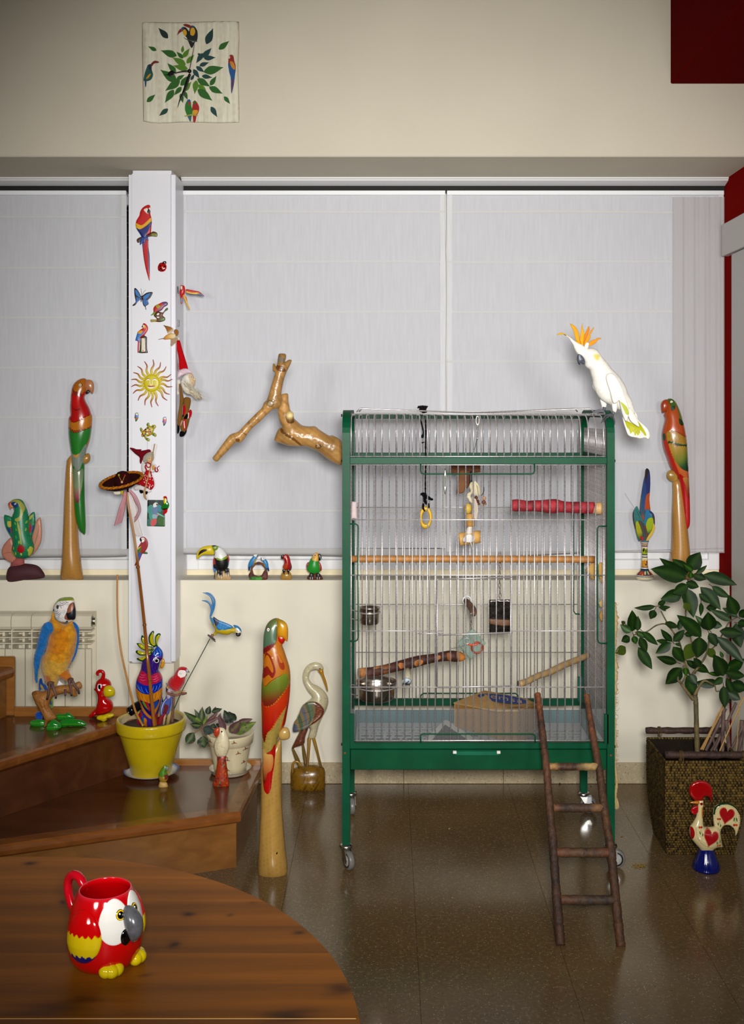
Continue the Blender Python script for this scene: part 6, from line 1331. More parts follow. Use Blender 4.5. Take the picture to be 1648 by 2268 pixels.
inflate('limb', vF('855,135 870,112 930,115 940,150 930,200 965,178 998,182 985,230 950,300 920,380 895,500 885,600 890,660 850,700 800,712 740,760 660,840 560,930 480,1040 440,1072 395,1068 330,1140 260,1210 195,1272 150,1235 180,1190 260,1080 330,990 370,968 430,945 520,850 620,750 680,690 700,640 735,600 770,480 800,380 818,318 795,300 798,225 820,225 835,250'), Y - .028, t, DRIFT, DW(60), [(ell(440 + 775 / 4.847, 760 + 648 / 4.847, 8.6, 8), '#8a7048'), (ell(440 + 775 / 4.847, 760 + 648 / 4.847, 5.6, 5), '#a8947a'), (ell(440 + 772 / 4.847, 760 + 642 / 4.847, 1.2), '#3a2412'), (ell(440 + 885 / 4.847, 760 + 178 / 4.847, 8, 6.5, 20), '#9a8a74'), (vF('835,240 910,255 940,300 890,310 845,290'), '#7a4e1c'), (ell(440 + 425 / 4.847, 760 + 1040 / 4.847, 5, 4), '#7a5024'), (stroke(vF('480,960 520,990 500,1020'), 2.5), '#8a5c28')], k=1, n=700, bumpn=.03)
tubep('cut_stub', vF('985,830,44 978,790,42 980,765,39'), [Y - .02, Y - .045, Y - .068], t, DRIFT, '#b48c54', 16, 0, cols=[(0, '#a8803f'), (.9, '#b48c54'), (1, '#dcc48c')])
tubep('cut_face', vF('980,764,37 980,763.6,37'), [Y - .0683, Y - .0686], t, WOOD, '#dcc890', 16, 0)
tubep('mounting_bolt', [[759, 1010, 3], [764, 1010, 3]], Y, t, STEEL, '#4a463c', 8, 0)
# ================================================================ cockatoo on the cage roof
Y = 3.60
ck = T('cockatoo', 'white cockatoo with raised yellow crest perched on the cage corner', 'bird', W(1338, 916, 3.56))
WH = '#eeebe2'
def soft(c1, c2, p0, p1, a=0, b_=1): return G(p0, p1, (a, c1), (b_, c2))
cb = inflate('body', vG('500,595 460,530 440,470 410,420 375,365 300,318 350,335 400,365 470,415 530,440 590,480 640,515 700,512 760,530 800,560 825,600 860,650 920,720 980,800 1080,900 1150,1000 1190,1080 1210,1150 1260,1240 1290,1340 1310,1430 1240,1420 1160,1400 1080,1380 1010,1350 960,1310 900,1280 850,1250 815,1215 780,1170 750,1110 720,1030 712,960 690,880 672,815 640,795 610,760 600,700 560,640'), Y, ck, FEATH, WH, [(vG('705,610 740,598 790,605 800,640 780,690 745,692 715,660'), '#e8dca0'), (vG('725,620 780,620 785,660 750,680 730,655'), '#e2d078'), (vG('590,745 610,770 625,790 605,780'), '#d8c870'), (ell(1200 + 655 / 6.338, 690 + 597 / 6.338, 6.6, 6.2), '#e8ecf2')], k=.86, n=900)
# breast and belly feathers
inflate('tail', vG('1130,1480 1180,1500 1250,1470 1310,1440 1360,1530 1420,1590 1480,1650 1515,1720 1512,1770 1480,1795 1430,1770 1380,1785 1320,1770 1260,1760 1215,1730 1180,1650 1150,1570'), Y + .004, ck, FEATH, WH, [(vG('1165,1535 1220,1545 1300,1585 1365,1625 1370,1700 1340,1740 1330,1710 1310,1745 1290,1690 1265,1700 1250,1720 1235,1670 1200,1630 1180,1590'), '#bcbc10'), (vG('1310,1500 1340,1530 1400,1620 1450,1720 1440,1745 1390,1690 1350,1600'), '#b4b414')] + [(stroke(vG(f'{1190 + 40 * i},{1560 + 22 * i} {1230 + 42 * i},{1660 + 20 * i} {1250 + 45 * i},{1750 + 6 * i}'), .8), '#c8c49c') for i in range(6)], cap=4.5, n=340, dy=lambda P: .01 * np.sin(P[:, 0] * .1))
for k_, (q, off, pn) in enumerate((('905,900 930,872 970,865 1020,890 1080,980 1130,1080 1170,1200 1210,1310 1225,1400 1200,1530 1170,1530 1130,1440 1100,1330 1085,1250 1050,1280 1010,1290 985,1240 960,1140 925,1030 905,960', -.048, [(vG('1100,1270 1150,1300 1195,1350 1218,1430 1205,1450 1175,1440 1140,1370'), '#b8c050')]), ('1000,905 1100,950 1180,1060 1230,1200 1290,1350 1335,1440 1350,1500 1365,1620 1300,1580 1240,1550 1200,1540 1180,1440 1120,1250', .030, []))):
    inflate('wing', vG(q), Y + off, ck, FEATH, WH, pn + ([(stroke(vG('960,1000 1000,1130 1030,1240'), .7), '#d4d0c4'), (stroke(vG('1090,1260 1130,1400 1180,1520'), .9), '#c9c5b8'), (stroke(vG('1060,1000 1110,1150 1150,1270'), .7), '#d8d4c8')] if k_ == 0 else []), cap=5, n=300)
inflate('far_wing', vG('715,960 720,1010 745,1100 780,1180 815,1240 790,1200 750,1120 718,1060 712,1000'), Y + .03, ck, FEATH, WH, cap=2, n=50)
inflate('secondary_feathers', vG('1200,1380 1240,1350 1300,1440 1345,1530 1370,1620 1310,1590 1250,1540 1210,1460'), Y - .03, ck, FEATH, '#e9e6dc', [(stroke(vG('1240,1380 1290,1480 1350,1590'), .8), '#cfcbc0')], cap=3, n=110)
for q, off in (('820,1235 870,1240 910,1290 905,1340 880,1400 850,1370 835,1310', .018), ('985,1290 1030,1270 1065,1290 1060,1360 1040,1420 1015,1425 990,1370', -.026)): inflate('thigh', vG(q), Y + off, ck, FEATH, WH, n=90)
cr_ = '#e2a416'
for q, off, c in (('345,335 300,322 250,325 215,330 225,310 260,297 310,305 360,335 430,385 470,418', .0, '#d8aa18'), ('395,172 450,195 490,235 520,300 535,400 560,480 520,450 480,400 460,340 440,260', .004, cr_), ('568,165 580,240 600,310 590,400 580,480 550,450 535,380 548,300 555,230', -.004, '#e6aa1a'), ('660,205 672,250 650,310 615,390 595,470 585,430 600,330 630,260', .002, '#d8881a'), ('735,218 710,280 685,320 680,370 640,440 600,480 600,430 630,360 670,290', -.005, '#e09a1a'), ('790,368 838,378 790,400 760,440 700,475 660,485 660,440 700,405 750,390', -.003, '#e0961c'), ('470,415 520,430 570,475 590,490 540,470', -.006, '#dca41a')):
    inflate('crest_feather', vG(q), Y + off, ck, FEATH, c, cap=1.3, n=80)
inflate('crest_base', vG('600,480 620,440 645,432 665,450 655,500 640,520 610,510'), Y - .008, ck, FEATH, WH, n=60)
inflate('beak', vG('505,605 530,592 570,610 600,650 608,700 600,740 570,742 545,720 538,748 515,735 495,690 492,640'), Y - .004, ck, SATIN, '#565a66', [(stroke(vG('525,660 560,690 600,670'), 1.2), '#2a2a34'), (vG('515,620 530,610 540,640 520,660'), '#8a8e9a'), (vG('500,700 520,725 538,748 518,738'), '#26262c')], k=.8, n=120)
eye(ck, 1200 + 650 / 6.338, 690 + 596 / 6.338, 3.4, fy(cb, 1302.5, 784), [(1, '#1a1614'), (.5, '#060606')])
FT = '#6a6a70'
for a, off in (('880,1340,24 870,1385,22 850,1395,20', .01), ('1015,1405,22 1005,1430,20 990,1440,18', -.03)): tubep('leg', vG(a), Y + off, ck, BARK, FT, 8, 2)
for q in ('860,1390,16 800,1385,15 740,1410,14 700,1440,11 690,1460,4', '860,1400,16 790,1410,14 740,1440,13 720,1475,5', '850,1400,15 880,1420,14 890,1470,6'): tubep('toe', vG(q), Y - .02, ck, BARK, FT, 7, 2)
for q in ('990,1440,16 930,1450,15 880,1480,13 850,1540,9 830,1570,4', '990,1440,16 950,1465,15 900,1500,12 870,1550,6', '1000,1440,15 1000,1480,13 1020,1540,11 1020,1595,4', '995,1440,15 970,1480,13 985,1500,6'): tubep('toe', vG(q), Y - .075, ck, BARK, '#55555c', 7, 2)
# ================================================================ figures and pots on the stairs
vH, vI, vI2, vJ, vX = V(0, 1280, 5.886), V(220, 1260, 4.535), V(290, 1390, 9.864), V(380, 1540, 5.886), V(0, 1340, 6.867)
# ---- plush macaw on a resin branch stand
Y = 3.88
t = T('plush_macaw', 'blue and yellow plush macaw on a resin branch with green leaf base', 'toy', (Xat(125, Y), Y, z2))
GB1 = G((70, 1590), (190, 1625), (0, '#2a8a30'), (1, '#1c7a22'))
for q, off, w in (('385,1890 400,1865 460,1850 540,1845 590,1870 600,1920 540,1945 450,1940 400,1925', 0, .8), ('720,1800 760,1775 850,1770 870,1755 910,1765 975,1830 900,1850 800,1860 740,1850', .02, .8), ('760,1890 820,1850 930,1840 1050,1850 1120,1890 1128,1915 1090,1935 1000,1938 900,1935 820,1950 770,1930', -.01, .8), ('600,1960 620,1900 680,1850 720,1850 790,1910 800,1950 750,1985 700,2010 650,2028 610,2010', -.045, .8)):
    P0 = vH(q); c_ = np.mean(P0, 0); ln = [(stroke([[P0[0][0], c_[1]], [c_[0], c_[1] - 1], [P0[len(P0) // 2][0], c_[1]]], 1), '#6a9a30')] + [(stroke([[c_[0] + d, c_[1]], [c_[0] + d + 4, c_[1] - 5]], .8), '#5a9a2c') for d in (-12, -4, 4)] + [(stroke([[c_[0] + d, c_[1]], [c_[0] + d + 4, c_[1] + 5]], .8), '#5a9a2c') for d in (-12, -4, 4)]
    inflate('base_leaf', P0, Y + off, t, GLOSS, GB1, ln, k=.8, n=200)
WR = STRK('#a87436', '#7a4c1c', 2.2, 95, .6)
inflate('branch', vH('415,1500 470,1470 560,1480 640,1440 740,1410 850,1395 940,1390 1000,1360 1040,1350 1070,1400 1060,1440 1010,1450 1000,1490 1010,1530 985,1548 940,1530 900,1500 850,1500 760,1525 700,1545 660,1600 645,1680 690,1760 735,1820 700,1850 640,1870 600,1930 580,1950 575,1920 585,1860 550,1770 500,1690 470,1640 440,1570'), Y - .012, t, WOOD, WR, [(vH('420,1500 470,1470 500,1500 470,1520'), '#8a5c28'), (stroke(vH('540,1560 560,1640 600,1760'), 1.2), '#6e4418'), (stroke(vH('600,1560 600,1640 640,1750'), 1.2), '#6e4418')], n=500, bumpn=.04)
inflate('tail', vH('510,1330 545,1310 560,1370 600,1400 640,1500 690,1620 680,1700 655,1660 620,1520 560,1440 525,1470 505,1460'), Y + .03, t, FUR, '#2456a8', [(vH('540,1380 580,1440 570,1455 535,1420'), '#c8a420')], cap=4, n=120)
inflate('tail', vH('470,1760 540,1745 550,1840 470,1835'), Y + .05, t, FUR, '#1c58b8', cap=5, n=70)
inflate('tail', vH('650,1560 690,1590 692,1680 665,1700 650,1650'), Y + .03, t, FUR, '#7a9a30', cap=3, n=60)
inflate('label_tag', vH('770,1335 825,1390 740,1405'), Y - .03, t, CLOTH, '#e8e8e8', cap=.6, n=40, sharp=True)
FY = STRK('#cf9018', '#d6ac3c', 11, 20, .35, 3)
pb = inflate('body', vH('690,440 670,520 640,570 680,640 690,680 650,720 625,830 600,950 555,1040 545,1150 560,1250 600,1360 690,1400 740,1400 770,1330 800,1310 870,1350 890,1330 940,1310 920,1270 890,1200 890,1170 940,1080 975,950 1000,800 1000,700 960,620 940,560 860,600 760,560'), Y - .018, t, FUR, FY, [(vH('560,1150 640,1060 720,1040 830,1080 900,1050 890,1190 790,1300 740,1400 690,1400 690,1280 600,1330 560,1250'), '#cba03c'), (vH('690,680 780,640 900,680 920,800 860,950 740,960 640,900 650,730'), '#c98210'), (vH('570,1270 640,1250 690,1290 670,1370 610,1360'), '#c87814'), (vH('800,1250 880,1190 900,1230 930,1300 880,1340 810,1310'), '#c87814')], k=.9, n=900, jag=.35)
inflate('wing', vH('570,600 640,570 680,600 695,660 690,700 640,760 600,920 545,1040 520,1150 500,1330 480,1370 455,1330 445,1180 440,1060 480,880 510,740 540,660'), Y - .045, t, FUR, STRK('#1e74b4', '#144e8a', 6, 70, .5), [(vH('530,1100 540,1180 520,1330 495,1340 500,1240 515,1160'), '#b0a028')], k=.8, n=340, jag=.45)
inflate('wing', vH('950,570 1000,600 1030,660 1032,760 1020,900 980,1030 920,1130 895,1180 930,1090 970,960 1000,820 995,700 965,630'), Y - .02, t, FUR, '#1c6ab0', [(vH('965,650 1000,720 1008,800 985,940 960,1020 995,820'), '#c8981c')], k=.8, n=160, jag=.35)
hd_ = inflate('head', vH('720,420 690,440 700,360 735,310 775,270 850,250 945,255 970,310 985,400 985,520 940,560 860,600 760,560 710,510'), Y - .03, t, FUR, '#d0a41c', [(vH('735,320 780,268 860,248 950,252 945,285 860,285 790,300 745,340'), '#8a9c1c'), (vH('720,360 780,300 860,285 960,290 992,330 992,545 900,562 830,555 770,545 720,470 712,410'), '#e0dcd8'), (vH('690,430 712,390 722,470 770,545 850,570 890,545 905,560 860,600 770,565 705,510'), '#0e0e10'),
    (ell(775 / 5.886, 1280 + 365 / 5.886, 3, 4.6), '#2a3018')] + [(stroke(vH(q), .9), '#141416') for q in ('725,430 760,425 790,395', '725,455 770,450 815,405', '735,475 775,470 830,425', '745,495 770,505 825,445', '750,515 775,520 800,500', '800,300 830,320 870,300', '790,320 830,345 890,310', '880,300 905,310 915,300', '810,330 820,360 835,380')], k=.95, n=520)
eye(t, 775 / 5.886, 1280 + 368 / 5.886, 2.6, fy(hd_, 131.7, 1342.5), [(1, '#3a4020'), (.6, '#080808')])
inflate('beak', vH('880,400 910,340 960,318 975,360 988,430 985,520 960,545 900,545 850,540 840,500 870,440'), Y - .052, t, SATIN, '#a06448', [(vH('958,320 975,350 988,430 985,520 955,545 900,540 880,490 865,440 900,450 950,420 970,380'), '#1a1a22')], k=.9, n=150)
inflate('lower_beak', vH('840,500 880,480 930,540 880,555 830,545'), Y - .046, t, SATIN, '#a06448', k=.8, n=60)
FT = '#6a4a40'
for q in ('620,1395,24 650,1380,36 690,1390,34', '890,1340,24 920,1335,36 950,1340,30'): tubep('foot', vH(q), Y - .052, t, BARK, FT, 10, 2)
for q in ('650,1380,22 640,1450,19 630,1520,18 612,1585,13', '680,1390,22 700,1450,19 725,1510,18 728,1570,13', '905,1335,22 915,1410,18 930,1480,17 930,1535,12', '940,1340,22 975,1400,18 1015,1455,17 1032,1510,12', '850,1450,15 850,1500,15 850,1535,12'): tubep('toe', vH(q), [Y - .065, Y - .068, Y - .066, Y - .06][:len(q.split())], t, BARK, FT, 8, 2, cols=[(0, FT), (.82, '#7a584c'), (.88, '#14100e'), (1, '#14100e')])
# ---- red bird figurine
Y = 3.955
t = T('red_bird_figurine', 'shiny red ceramic chick with curled topknot and yellow bill', 'figurine', (Xat(230, Y), Y, z2))
RD = '#b00c0e'
b = inflate('body', vH('1245,1400 1260,1350 1310,1310 1380,1310 1430,1340 1450,1390 1440,1450 1400,1520 1400,1560 1450,1600 1475,1660 1465,1710 1430,1750 1350,1775 1270,1785 1240,1740 1260,1660 1275,1580 1270,1520 1250,1480 1222,1450 1240,1435'), Y, t, GLOSS, RD, n=420)
tubep('topknot', vH('1335,1330,34 1345,1290,26 1350,1250,22 1335,1222,22 1300,1215,22 1272,1235,22 1272,1258,18 1290,1262,14'), Y, t, GLOSS, RD, 14, 1.5)
inflate('tail', vH('1260,1700 1270,1770 1230,1800 1170,1822 1158,1800 1180,1765'), Y + .012, t, GLOSS, RD, n=80)
inflate('bill', vH('1345,1470 1370,1415 1420,1400 1470,1420 1500,1470 1490,1530 1430,1552 1365,1545'), Y - .02, t, GLOSS, '#c4b014', n=120)
inflate('eye_white', vH('1275,1390 1295,1384 1325,1390 1328,1450 1315,1473 1280,1470 1270,1430'), fy(b, 220.5, 1522.5) - .0005, t, GLOSS, '#e8e8ea', [(vH('1285,1395 1310,1395 1312,1440 1295,1452 1282,1430'), '#0c0c10')], cap=1, n=90)
for q in ('1262,1812 1300,1790 1350,1785 1400,1768 1470,1770 1485,1795 1440,1825 1400,1830 1390,1855 1350,1875 1320,1860 1270,1845',): inflate('foot', vH(q), Y - .018, t, GLOSS, '#c8b414', [(stroke(vH('1300,1840 1350,1830 1400,1835'), .6), '#8a7a10'), (stroke(vH('1380,1800 1440,1800'), .6), '#8a7a10')], n=160)
# ---- yellow flower pot on a saucer
Y = 3.90; s = Y / F; PX = Xat(335, Y)
zs = z1
t = T('saucer', 'white saucer with blue rim under the yellow flower pot', 'saucer', (PX, Y, zs))
lathe('dish', [(.055, 0), (.058, .004), (.085, .010), (.0985, .017), (.1, .0185), (.098, .0175), (.085, .0125), (.05, .007)], (PX, Y, zs), t, GLOSS, '#e2e0da', 48, bands=['#e2e0da'] * 3 + ['#e2e0da', '#3a66a4', '#3a66a4', '#e8e6e0', '#e8e6e0'])
t = T('flower_pot', 'large yellow glazed flower pot holding sticks and ceramic birds', 'pot', (PX, Y, zs + .008))
zr = Zat(1590, Y)  # rim height
hp = zr - (zs + .008); rr0, rr1 = .071, 76 * s
lathe('pot', [(rr0 - .004, 0), (rr0, .004), (rr0 + (rr1 - .009 - rr0) * .55, hp * .45), (rr1 - .010, hp * .76), (rr1 - .009, hp * .775), (rr1 - .002, hp * .79), (rr1, hp * .82), (rr1 + .001, hp * .97), (rr1 - .001, hp), (rr1 - .010, hp), (rr1 - .013, hp * .97), (rr1 - .017, hp * .86)], (PX, Y, zs + .008), t, vmat('yellow_glaze', .2, coat=.3, var=.06, vscale=25), '#b8a010', 56, bands=['#b8a010'] * 10 + ['#a89468', '#a08c68'])
lathe('soil', [(.0005, 0), (rr1 - .018, 0), (rr1 - .0175, -.006), (.0005, -.006)], (PX, Y, zr - .026), t, BARK, '#5a4430', 32)
# ceramic cockatoo in the pot
Yc_ = 3.89
t = T('ceramic_cockatoo', 'multicoloured glazed ceramic cockatoo with yellow crest in yellow pot', 'figurine', W(335, 1605, Yc_))
YE, DG = '#b0aa14', '#1c4a1c'
for i, q in enumerate(('590,410 560,430 530,330 530,200 570,140 620,122 652,150 630,210 590,280 580,340', '520,430 470,420 400,330 385,200 430,110 480,70 505,85 500,150 490,240 510,330 550,400', '480,440 400,420 320,390 250,330 220,260 230,180 260,170 300,230 340,310 420,370 500,410', '490,500 400,500 300,500 200,450 150,390 122,350 150,338 230,350 310,400 400,440 500,460', '490,540 420,580 300,610 200,610 130,570 100,530 130,495 200,510 300,530 400,510 480,510', '480,570 400,620 330,680 250,740 170,720 125,690 140,665 230,650 320,610 400,570 470,545')):
    P0 = np.array(vI2(q)); c_ = P0.mean(0); inflate('crest_feather', P0, Yc_ + .006 - .002 * i, t, GLOSS, DG, [([list(c_ + (p - c_) * .74 + np.array([(1.2 if i < 2 else 0), (-1.2 if i > 2 else 0)])) for p in P0], YE)], k=.8, n=120)
PU, BL, OG, PK, NV = '#3a1c78', '#102ca0', '#c07a12', '#b01c4a', '#14145a'
wl = lambda q, c, w=.9: (stroke(vI2(q), w), c)
rnd = random.Random(5)
feathers = [(stroke([[290 + x / 9.864, 1390 + y / 9.864], [290 + (x - 4) / 9.864, 1390 + (y + 44) / 9.864]], 1.0), '#7a5ab8') for x, y in ((290, 760), (340, 760), (300, 820), (350, 830), (280, 880), (345, 890), (500, 790), (510, 850), (560, 830), (600, 820), (540, 900), (580, 900), (500, 940), (395, 830), (455, 900), (480, 680))]
body = inflate('body', vI2('575,405 640,450 690,520 705,600 690,680 650,740 620,860 610,930 660,1020 690,1110 695,1300 690,1500 650,1700 600,1860 580,2000 590,2130 500,2160 300,2160 250,2110 200,2140 135,2090 130,2000 180,1870 220,1780 200,1650 150,1560 115,1400 105,1260 130,1110 180,990 220,890 240,760 280,690 370,640 430,570 500,500'), Yc_, t, GLOSS, PU, [
    (vI2('575,405 640,450 690,520 700,600 600,600 500,590 510,500'), '#1848a8'), wl('540,500 530,560 560,600', '#7ab0e0', 1.2), wl('570,470 600,530 610,600', '#7ab0e0', 1), wl('610,450 660,520 665,590', '#6aa0d8', 1), *feathers,
    wl('500,640 560,620 600,630', '#8a68c8'), wl('570,600 640,600 690,610', '#8a68c8'), wl('580,620 640,625 690,640', '#8a68c8'),
    (vI2('220,920 300,915 370,950 440,1020 500,990 590,960 650,1000 690,1110 640,1160 500,1200 400,1210 300,1190 200,1150 135,1110 170,1010'), PK), *[wl(q, '#d8648a', 1.1) for q in ('230,980 290,1000 370,985', '190,1030 270,1050 350,1030', '220,1080 300,1105 380,1090', '500,1030 560,1040 610,1010', '500,1080 560,1085 640,1050', '520,1130 580,1130 650,1090')],
    (vI2('130,1110 200,1150 300,1195 420,1210 500,1200 640,1160 692,1110 695,1290 600,1350 500,1390 400,1395 280,1370 180,1320 108,1260'), BL), *[wl(q, '#5a90d8', 1.2) for q in ('150,1190 180,1260 230,1320', '190,1200 230,1290 290,1360', '265,1230 300,1330 350,1375', '370,1260 400,1340 440,1380', '540,1220 530,1290 490,1370', '600,1220 590,1290 550,1350', '660,1190 655,1260 620,1320')],
    (vI2('105,1265 180,1325 280,1375 400,1400 500,1395 610,1350 695,1290 692,1420 600,1560 500,1600 420,1590 300,1560 200,1500 120,1420'), OG), *[wl(q, '#d8a04a', 1.1) for q in ('150,1330 170,1420 240,1500', '230,1370 260,1470 330,1550', '320,1400 340,1500 400,1580', '560,1390 540,1480 510,1560', '620,1370 610,1450 580,1540', '660,1340 655,1420 620,1500')],
    (vI2('150,1500 230,1540 300,1700 460,1880 540,1880 640,1650 690,1460 690,1500 640,1720 560,1900 520,2000 430,1990 330,1900 240,1800 190,1680'), '#3a2a8a'), (vI2('170,1480 240,1530 320,1720 480,1900 520,1800 600,1600 680,1430 660,1560 600,1760 520,1920 460,1950 360,1860 260,1740 210,1620'), OG), (vI2('230,1540 340,1570 480,1600 640,1540 600,1680 520,1780 470,1860 380,1780 290,1660'), NV), (vI2('330,1570 420,1590 460,1780 400,1720 350,1650'), '#a02038'), (vI2('290,1570 340,1580 400,1700 420,1740 340,1670'), '#5a8a1c'), (vI2('540,1610 630,1560 590,1690 540,1730'), '#1c4aa0'),
    (vI2('220,1810 280,1860 240,1960 200,2130 140,2080 140,1980'), '#a81c38'), (vI2('280,1880 320,1920 290,2080 260,2130 240,2100 260,1980'), '#1c5a98'), (vI2('320,1930 380,1970 370,2150 300,2150 310,2050'), '#c87a14'), (vI2('385,1980 460,2000 460,2150 380,2150'), '#4a2a88'), (vI2('530,1990 560,1960 570,2140 530,2150'), '#5a9a1c'), (vI2('560,1880 600,1880 585,2000 590,2120 570,2100'), '#b82c1c')], k=.92, n=900)
inflate('beak', vI2('700,655 735,720 740,790 710,870 680,890 620,885 640,830 660,760 680,690'), Yc_ - .008, t, GLOSS, '#c8902c', [(stroke(vI2('630,820 665,860 690,885'), .9), '#1c1008')], k=.9, n=120)
eye(t, 290 + 565 / 9.864, 1390 + 720 / 9.864, 6.0, fy(body, 347.3, 1463) , [(1, BK), (.88, '#f0f0ec'), (.66, BK)])
# red feather macaw on a twig
Ym = 3.86
t = T('feather_macaw', 'red feathered macaw ornament clipped to a twig in yellow pot', 'figurine', W(385, 1605, Ym))
inflate('tail', vI2('780,1490 860,1500 910,1520 910,1600 880,1750 830,1880 780,1900 730,1850 700,1920 660,1910 640,1790 680,1640 740,1560'), Ym + .01, t, FEATH, '#4a5a9a', [(stroke(vI2('800,1540 720,1640 670,1800 670,1900'), 2), '#a8b4d0'), (vI2('740,1680 800,1680 830,1740 760,1900 700,1880 720,1760'), '#6a1420'), (stroke(vI2('870,1560 860,1700 820,1840'), 2), '#2a3a8a'), (stroke(vI2('900,1540 890,1680 840,1840'), 1.2), '#8a94c0')], cap=3, n=200)
inflate('tail', vI2('700,1760 800,1720 780,1860 700,2000 660,2110 580,2120 600,1990 650,1900'), Ym + .014, t, FEATH, '#8a1424', cap=3, n=100)
b = inflate('body', vI2('1040,880 1110,855 1190,865 1235,900 1210,960 1190,1060 1180,1180 1130,1280 1060,1370 980,1400 900,1390 840,1330 800,1250 810,1180 860,1100 930,1040 980,960'), Ym - .008, t, FUR, '#b8101c', [(vI2('830,1310 900,1320 960,1380 1040,1390 900,1440 820,1430 800,1380'), '#c8b8c8')], n=420, jag=.15)
inflate('rump', vI2('830,1310 900,1330 940,1380 900,1420 860,1540 800,1560 780,1480 790,1400'), Ym - .004, t, FEATH, '#b8a8b8', n=80)
inflate('wing', vI2('760,1205 790,1230 800,1290 830,1320 800,1380 770,1420 765,1320 785,1260'), Ym, t, FEATH, '#2a2a38', [(vI2('780,1280 820,1290 830,1330 800,1330'), '#c89a28')], cap=3, n=60)
inflate('face', vI2('1030,970 1070,930 1150,930 1195,950 1210,1000 1190,1060 1130,1090 1060,1095 1020,1030'), fy(b, 403, 1492) - .0002, t, FEATH, '#e8dcd8', [(stroke(vI2(q), .5), '#3a3034') for q in ('1060,965 1100,975', '1040,995 1080,1000 1120,1005', '1060,1015 1100,1020', '1120,985 1160,990', '1090,1030 1120,1028')], cap=1.2, n=120)
eye(t, 290 + 1130 / 9.864, 1390 + 925 / 9.864, 1.4, fy(b, 404.5, 1484), [(1, '#141014')])
inflate('beak', vI2('1195,940 1220,905 1260,930 1285,985 1250,975 1230,990'), Ym - .012, t, SATIN, '#a8a8b4', [(vI2('1255,940 1288,990 1260,975'), '#2a2428')], n=60)
inflate('lower_beak', vI2('1195,1000 1220,1010 1215,1050 1195,1065'), Ym - .01, t, SATIN, '#2a2428', n=40)
inflate('perch', vI2('780,1400 860,1420 980,1450 1100,1420 1210,1410 1218,1450 1150,1475 1080,1480 980,1505 880,1490 800,1460'), Ym - .014, t, BARK, '#8a5c48', k=.9, n=120)
tubep('twig', vI2('940,1500,26 925,1700,26 910,1900,30 900,2060,34'), Ym, t, BARK, '#7a5844', 10, 3)
for q in ('980,1400,10 1080,1385,10 1190,1380,5', '1000,1430,8 1090,1410,8 1160,1395,4', '900,1420,12 880,1400,10 860,1390,6'): tubep('toe', vI2(q), Ym - .022, t, BARK, '#b8882c', 6, 2)
# stakes in the soil
t = T('wooden_stakes', 'two short pale wooden stakes pushed into the yellow pot', 'stake', W(378, 1605, 3.85))
tubep('stake', vI2('750,1880,26 735,1980,27 715,2120,28'), 3.875, t, WOOD, '#b8a078', 8, 0); tubep('stake', vI2('860,1800,44 830,1960,46 800,2120,46'), 3.88, t, WOOD, '#a8905e', 10, 0)
# dark bottle lying in the pot
t = T('dark_bottle', 'dark glossy ribbed tube leaning behind the ceramic cockatoo in the pot', 'bottle', W(305, 1580, 3.93))
tubep('tube', vI2('-30,1840,100 40,1790,104 140,1720,104 260,1660,100 400,1600,90 700,1560,60'), [3.93, 3.94, 3.95, 3.96, 3.97, 3.98], t, GLOSS, '#17181c', 18, 4)
tubep('cap', vI2('-36,1845,90 -31,1842,98'), [3.93, 3.93], t, GLOSS, '#2a2c32', 18, 0)
# metal macaw on a stake
Ys_ = 3.96
t = T('metal_macaw_stake', 'blue and yellow metal macaw balanced on a thin green stake', 'ornament', W(383, 1590, 3.93))
tubep('stake', vI('750,1410,4.5 840,1210,4.5 1000,910,4.5 1112,700,4.5'), [3.92, 3.93, 3.95, 3.96], t, SATIN, '#1c3a2a', 7, 4)
b = inflate('body', vI('1108,485 1140,495 1200,520 1290,560 1345,590 1375,585 1380,650 1340,640 1300,660 1240,658 1190,645 1165,668 1140,665 1165,610 1130,550'), Ys_, t, SATIN, '#c0a81c', [(vI('1108,485 1150,500 1160,560 1140,540'), '#4a88b0')], n=240)
inflate('wing', vI('1145,482 1200,515 1290,550 1345,585 1300,605 1230,620 1190,610 1165,570'), Ys_ - .014, t, SATIN, '#2a80b8', [(vI('1145,482 1200,515 1195,555 1165,570 1148,520'), '#3a4060')] + [(ell(220 + x / 4.535, 1260 + y / 4.535, .8), '#6ab0d8') for x, y in ((1220, 560), (1250, 575), (1215, 590), (1240, 600), (1270, 590), (1285, 575), (1230, 545))], cap=3, n=120)
inflate('head', vI('1345,565 1385,570 1420,600 1430,640 1420,668 1395,675 1370,650 1365,600'), Ys_ - .004, t, SATIN, '#e0dcd0', [(vI('1342,560 1390,568 1425,600 1432,640 1420,620 1390,590 1350,592'), '#2a80b8'), (stroke(vI('1385,605 1390,625 1400,610'), .7), '#2a2a2a')], n=120)
inflate('beak', vI('1372,640 1400,640 1420,640 1415,670 1392,680 1375,668'), Ys_ - .01, t, SATIN, BK, [(stroke(vI('1385,650 1395,670'), .6), '#d8d8d8')], n=60)
inflate('leg', vI('1125,655 1150,660 1140,690 1120,690'), Ys_ - .004, t, SATIN, '#8a5a4a', n=30)
for q in ('1088,662,6 1125,680,7 1165,715,5', '1090,665,5 1130,700,7 1168,732,5'): tubep('toe', vI(q), Ys_ - .006, t, SATIN, '#3a2420', 6, 2)
for q, w in (('1118,480,7 1130,420,9 1140,340,9 1120,280,8 1080,250,7 1038,238,2', 1), ('1118,480,7 1150,400,8 1158,320,9 1130,265,8 1090,242,6 1060,240,2', 1), ('1112,480,6 1128,410,9 1110,350,10 1075,325,9 1030,318,3', 1)): tubep('tail_feather', vI(q), Ys_ + .003, t, SATIN, '#3a7cb0', 8, 2, flat=.35)
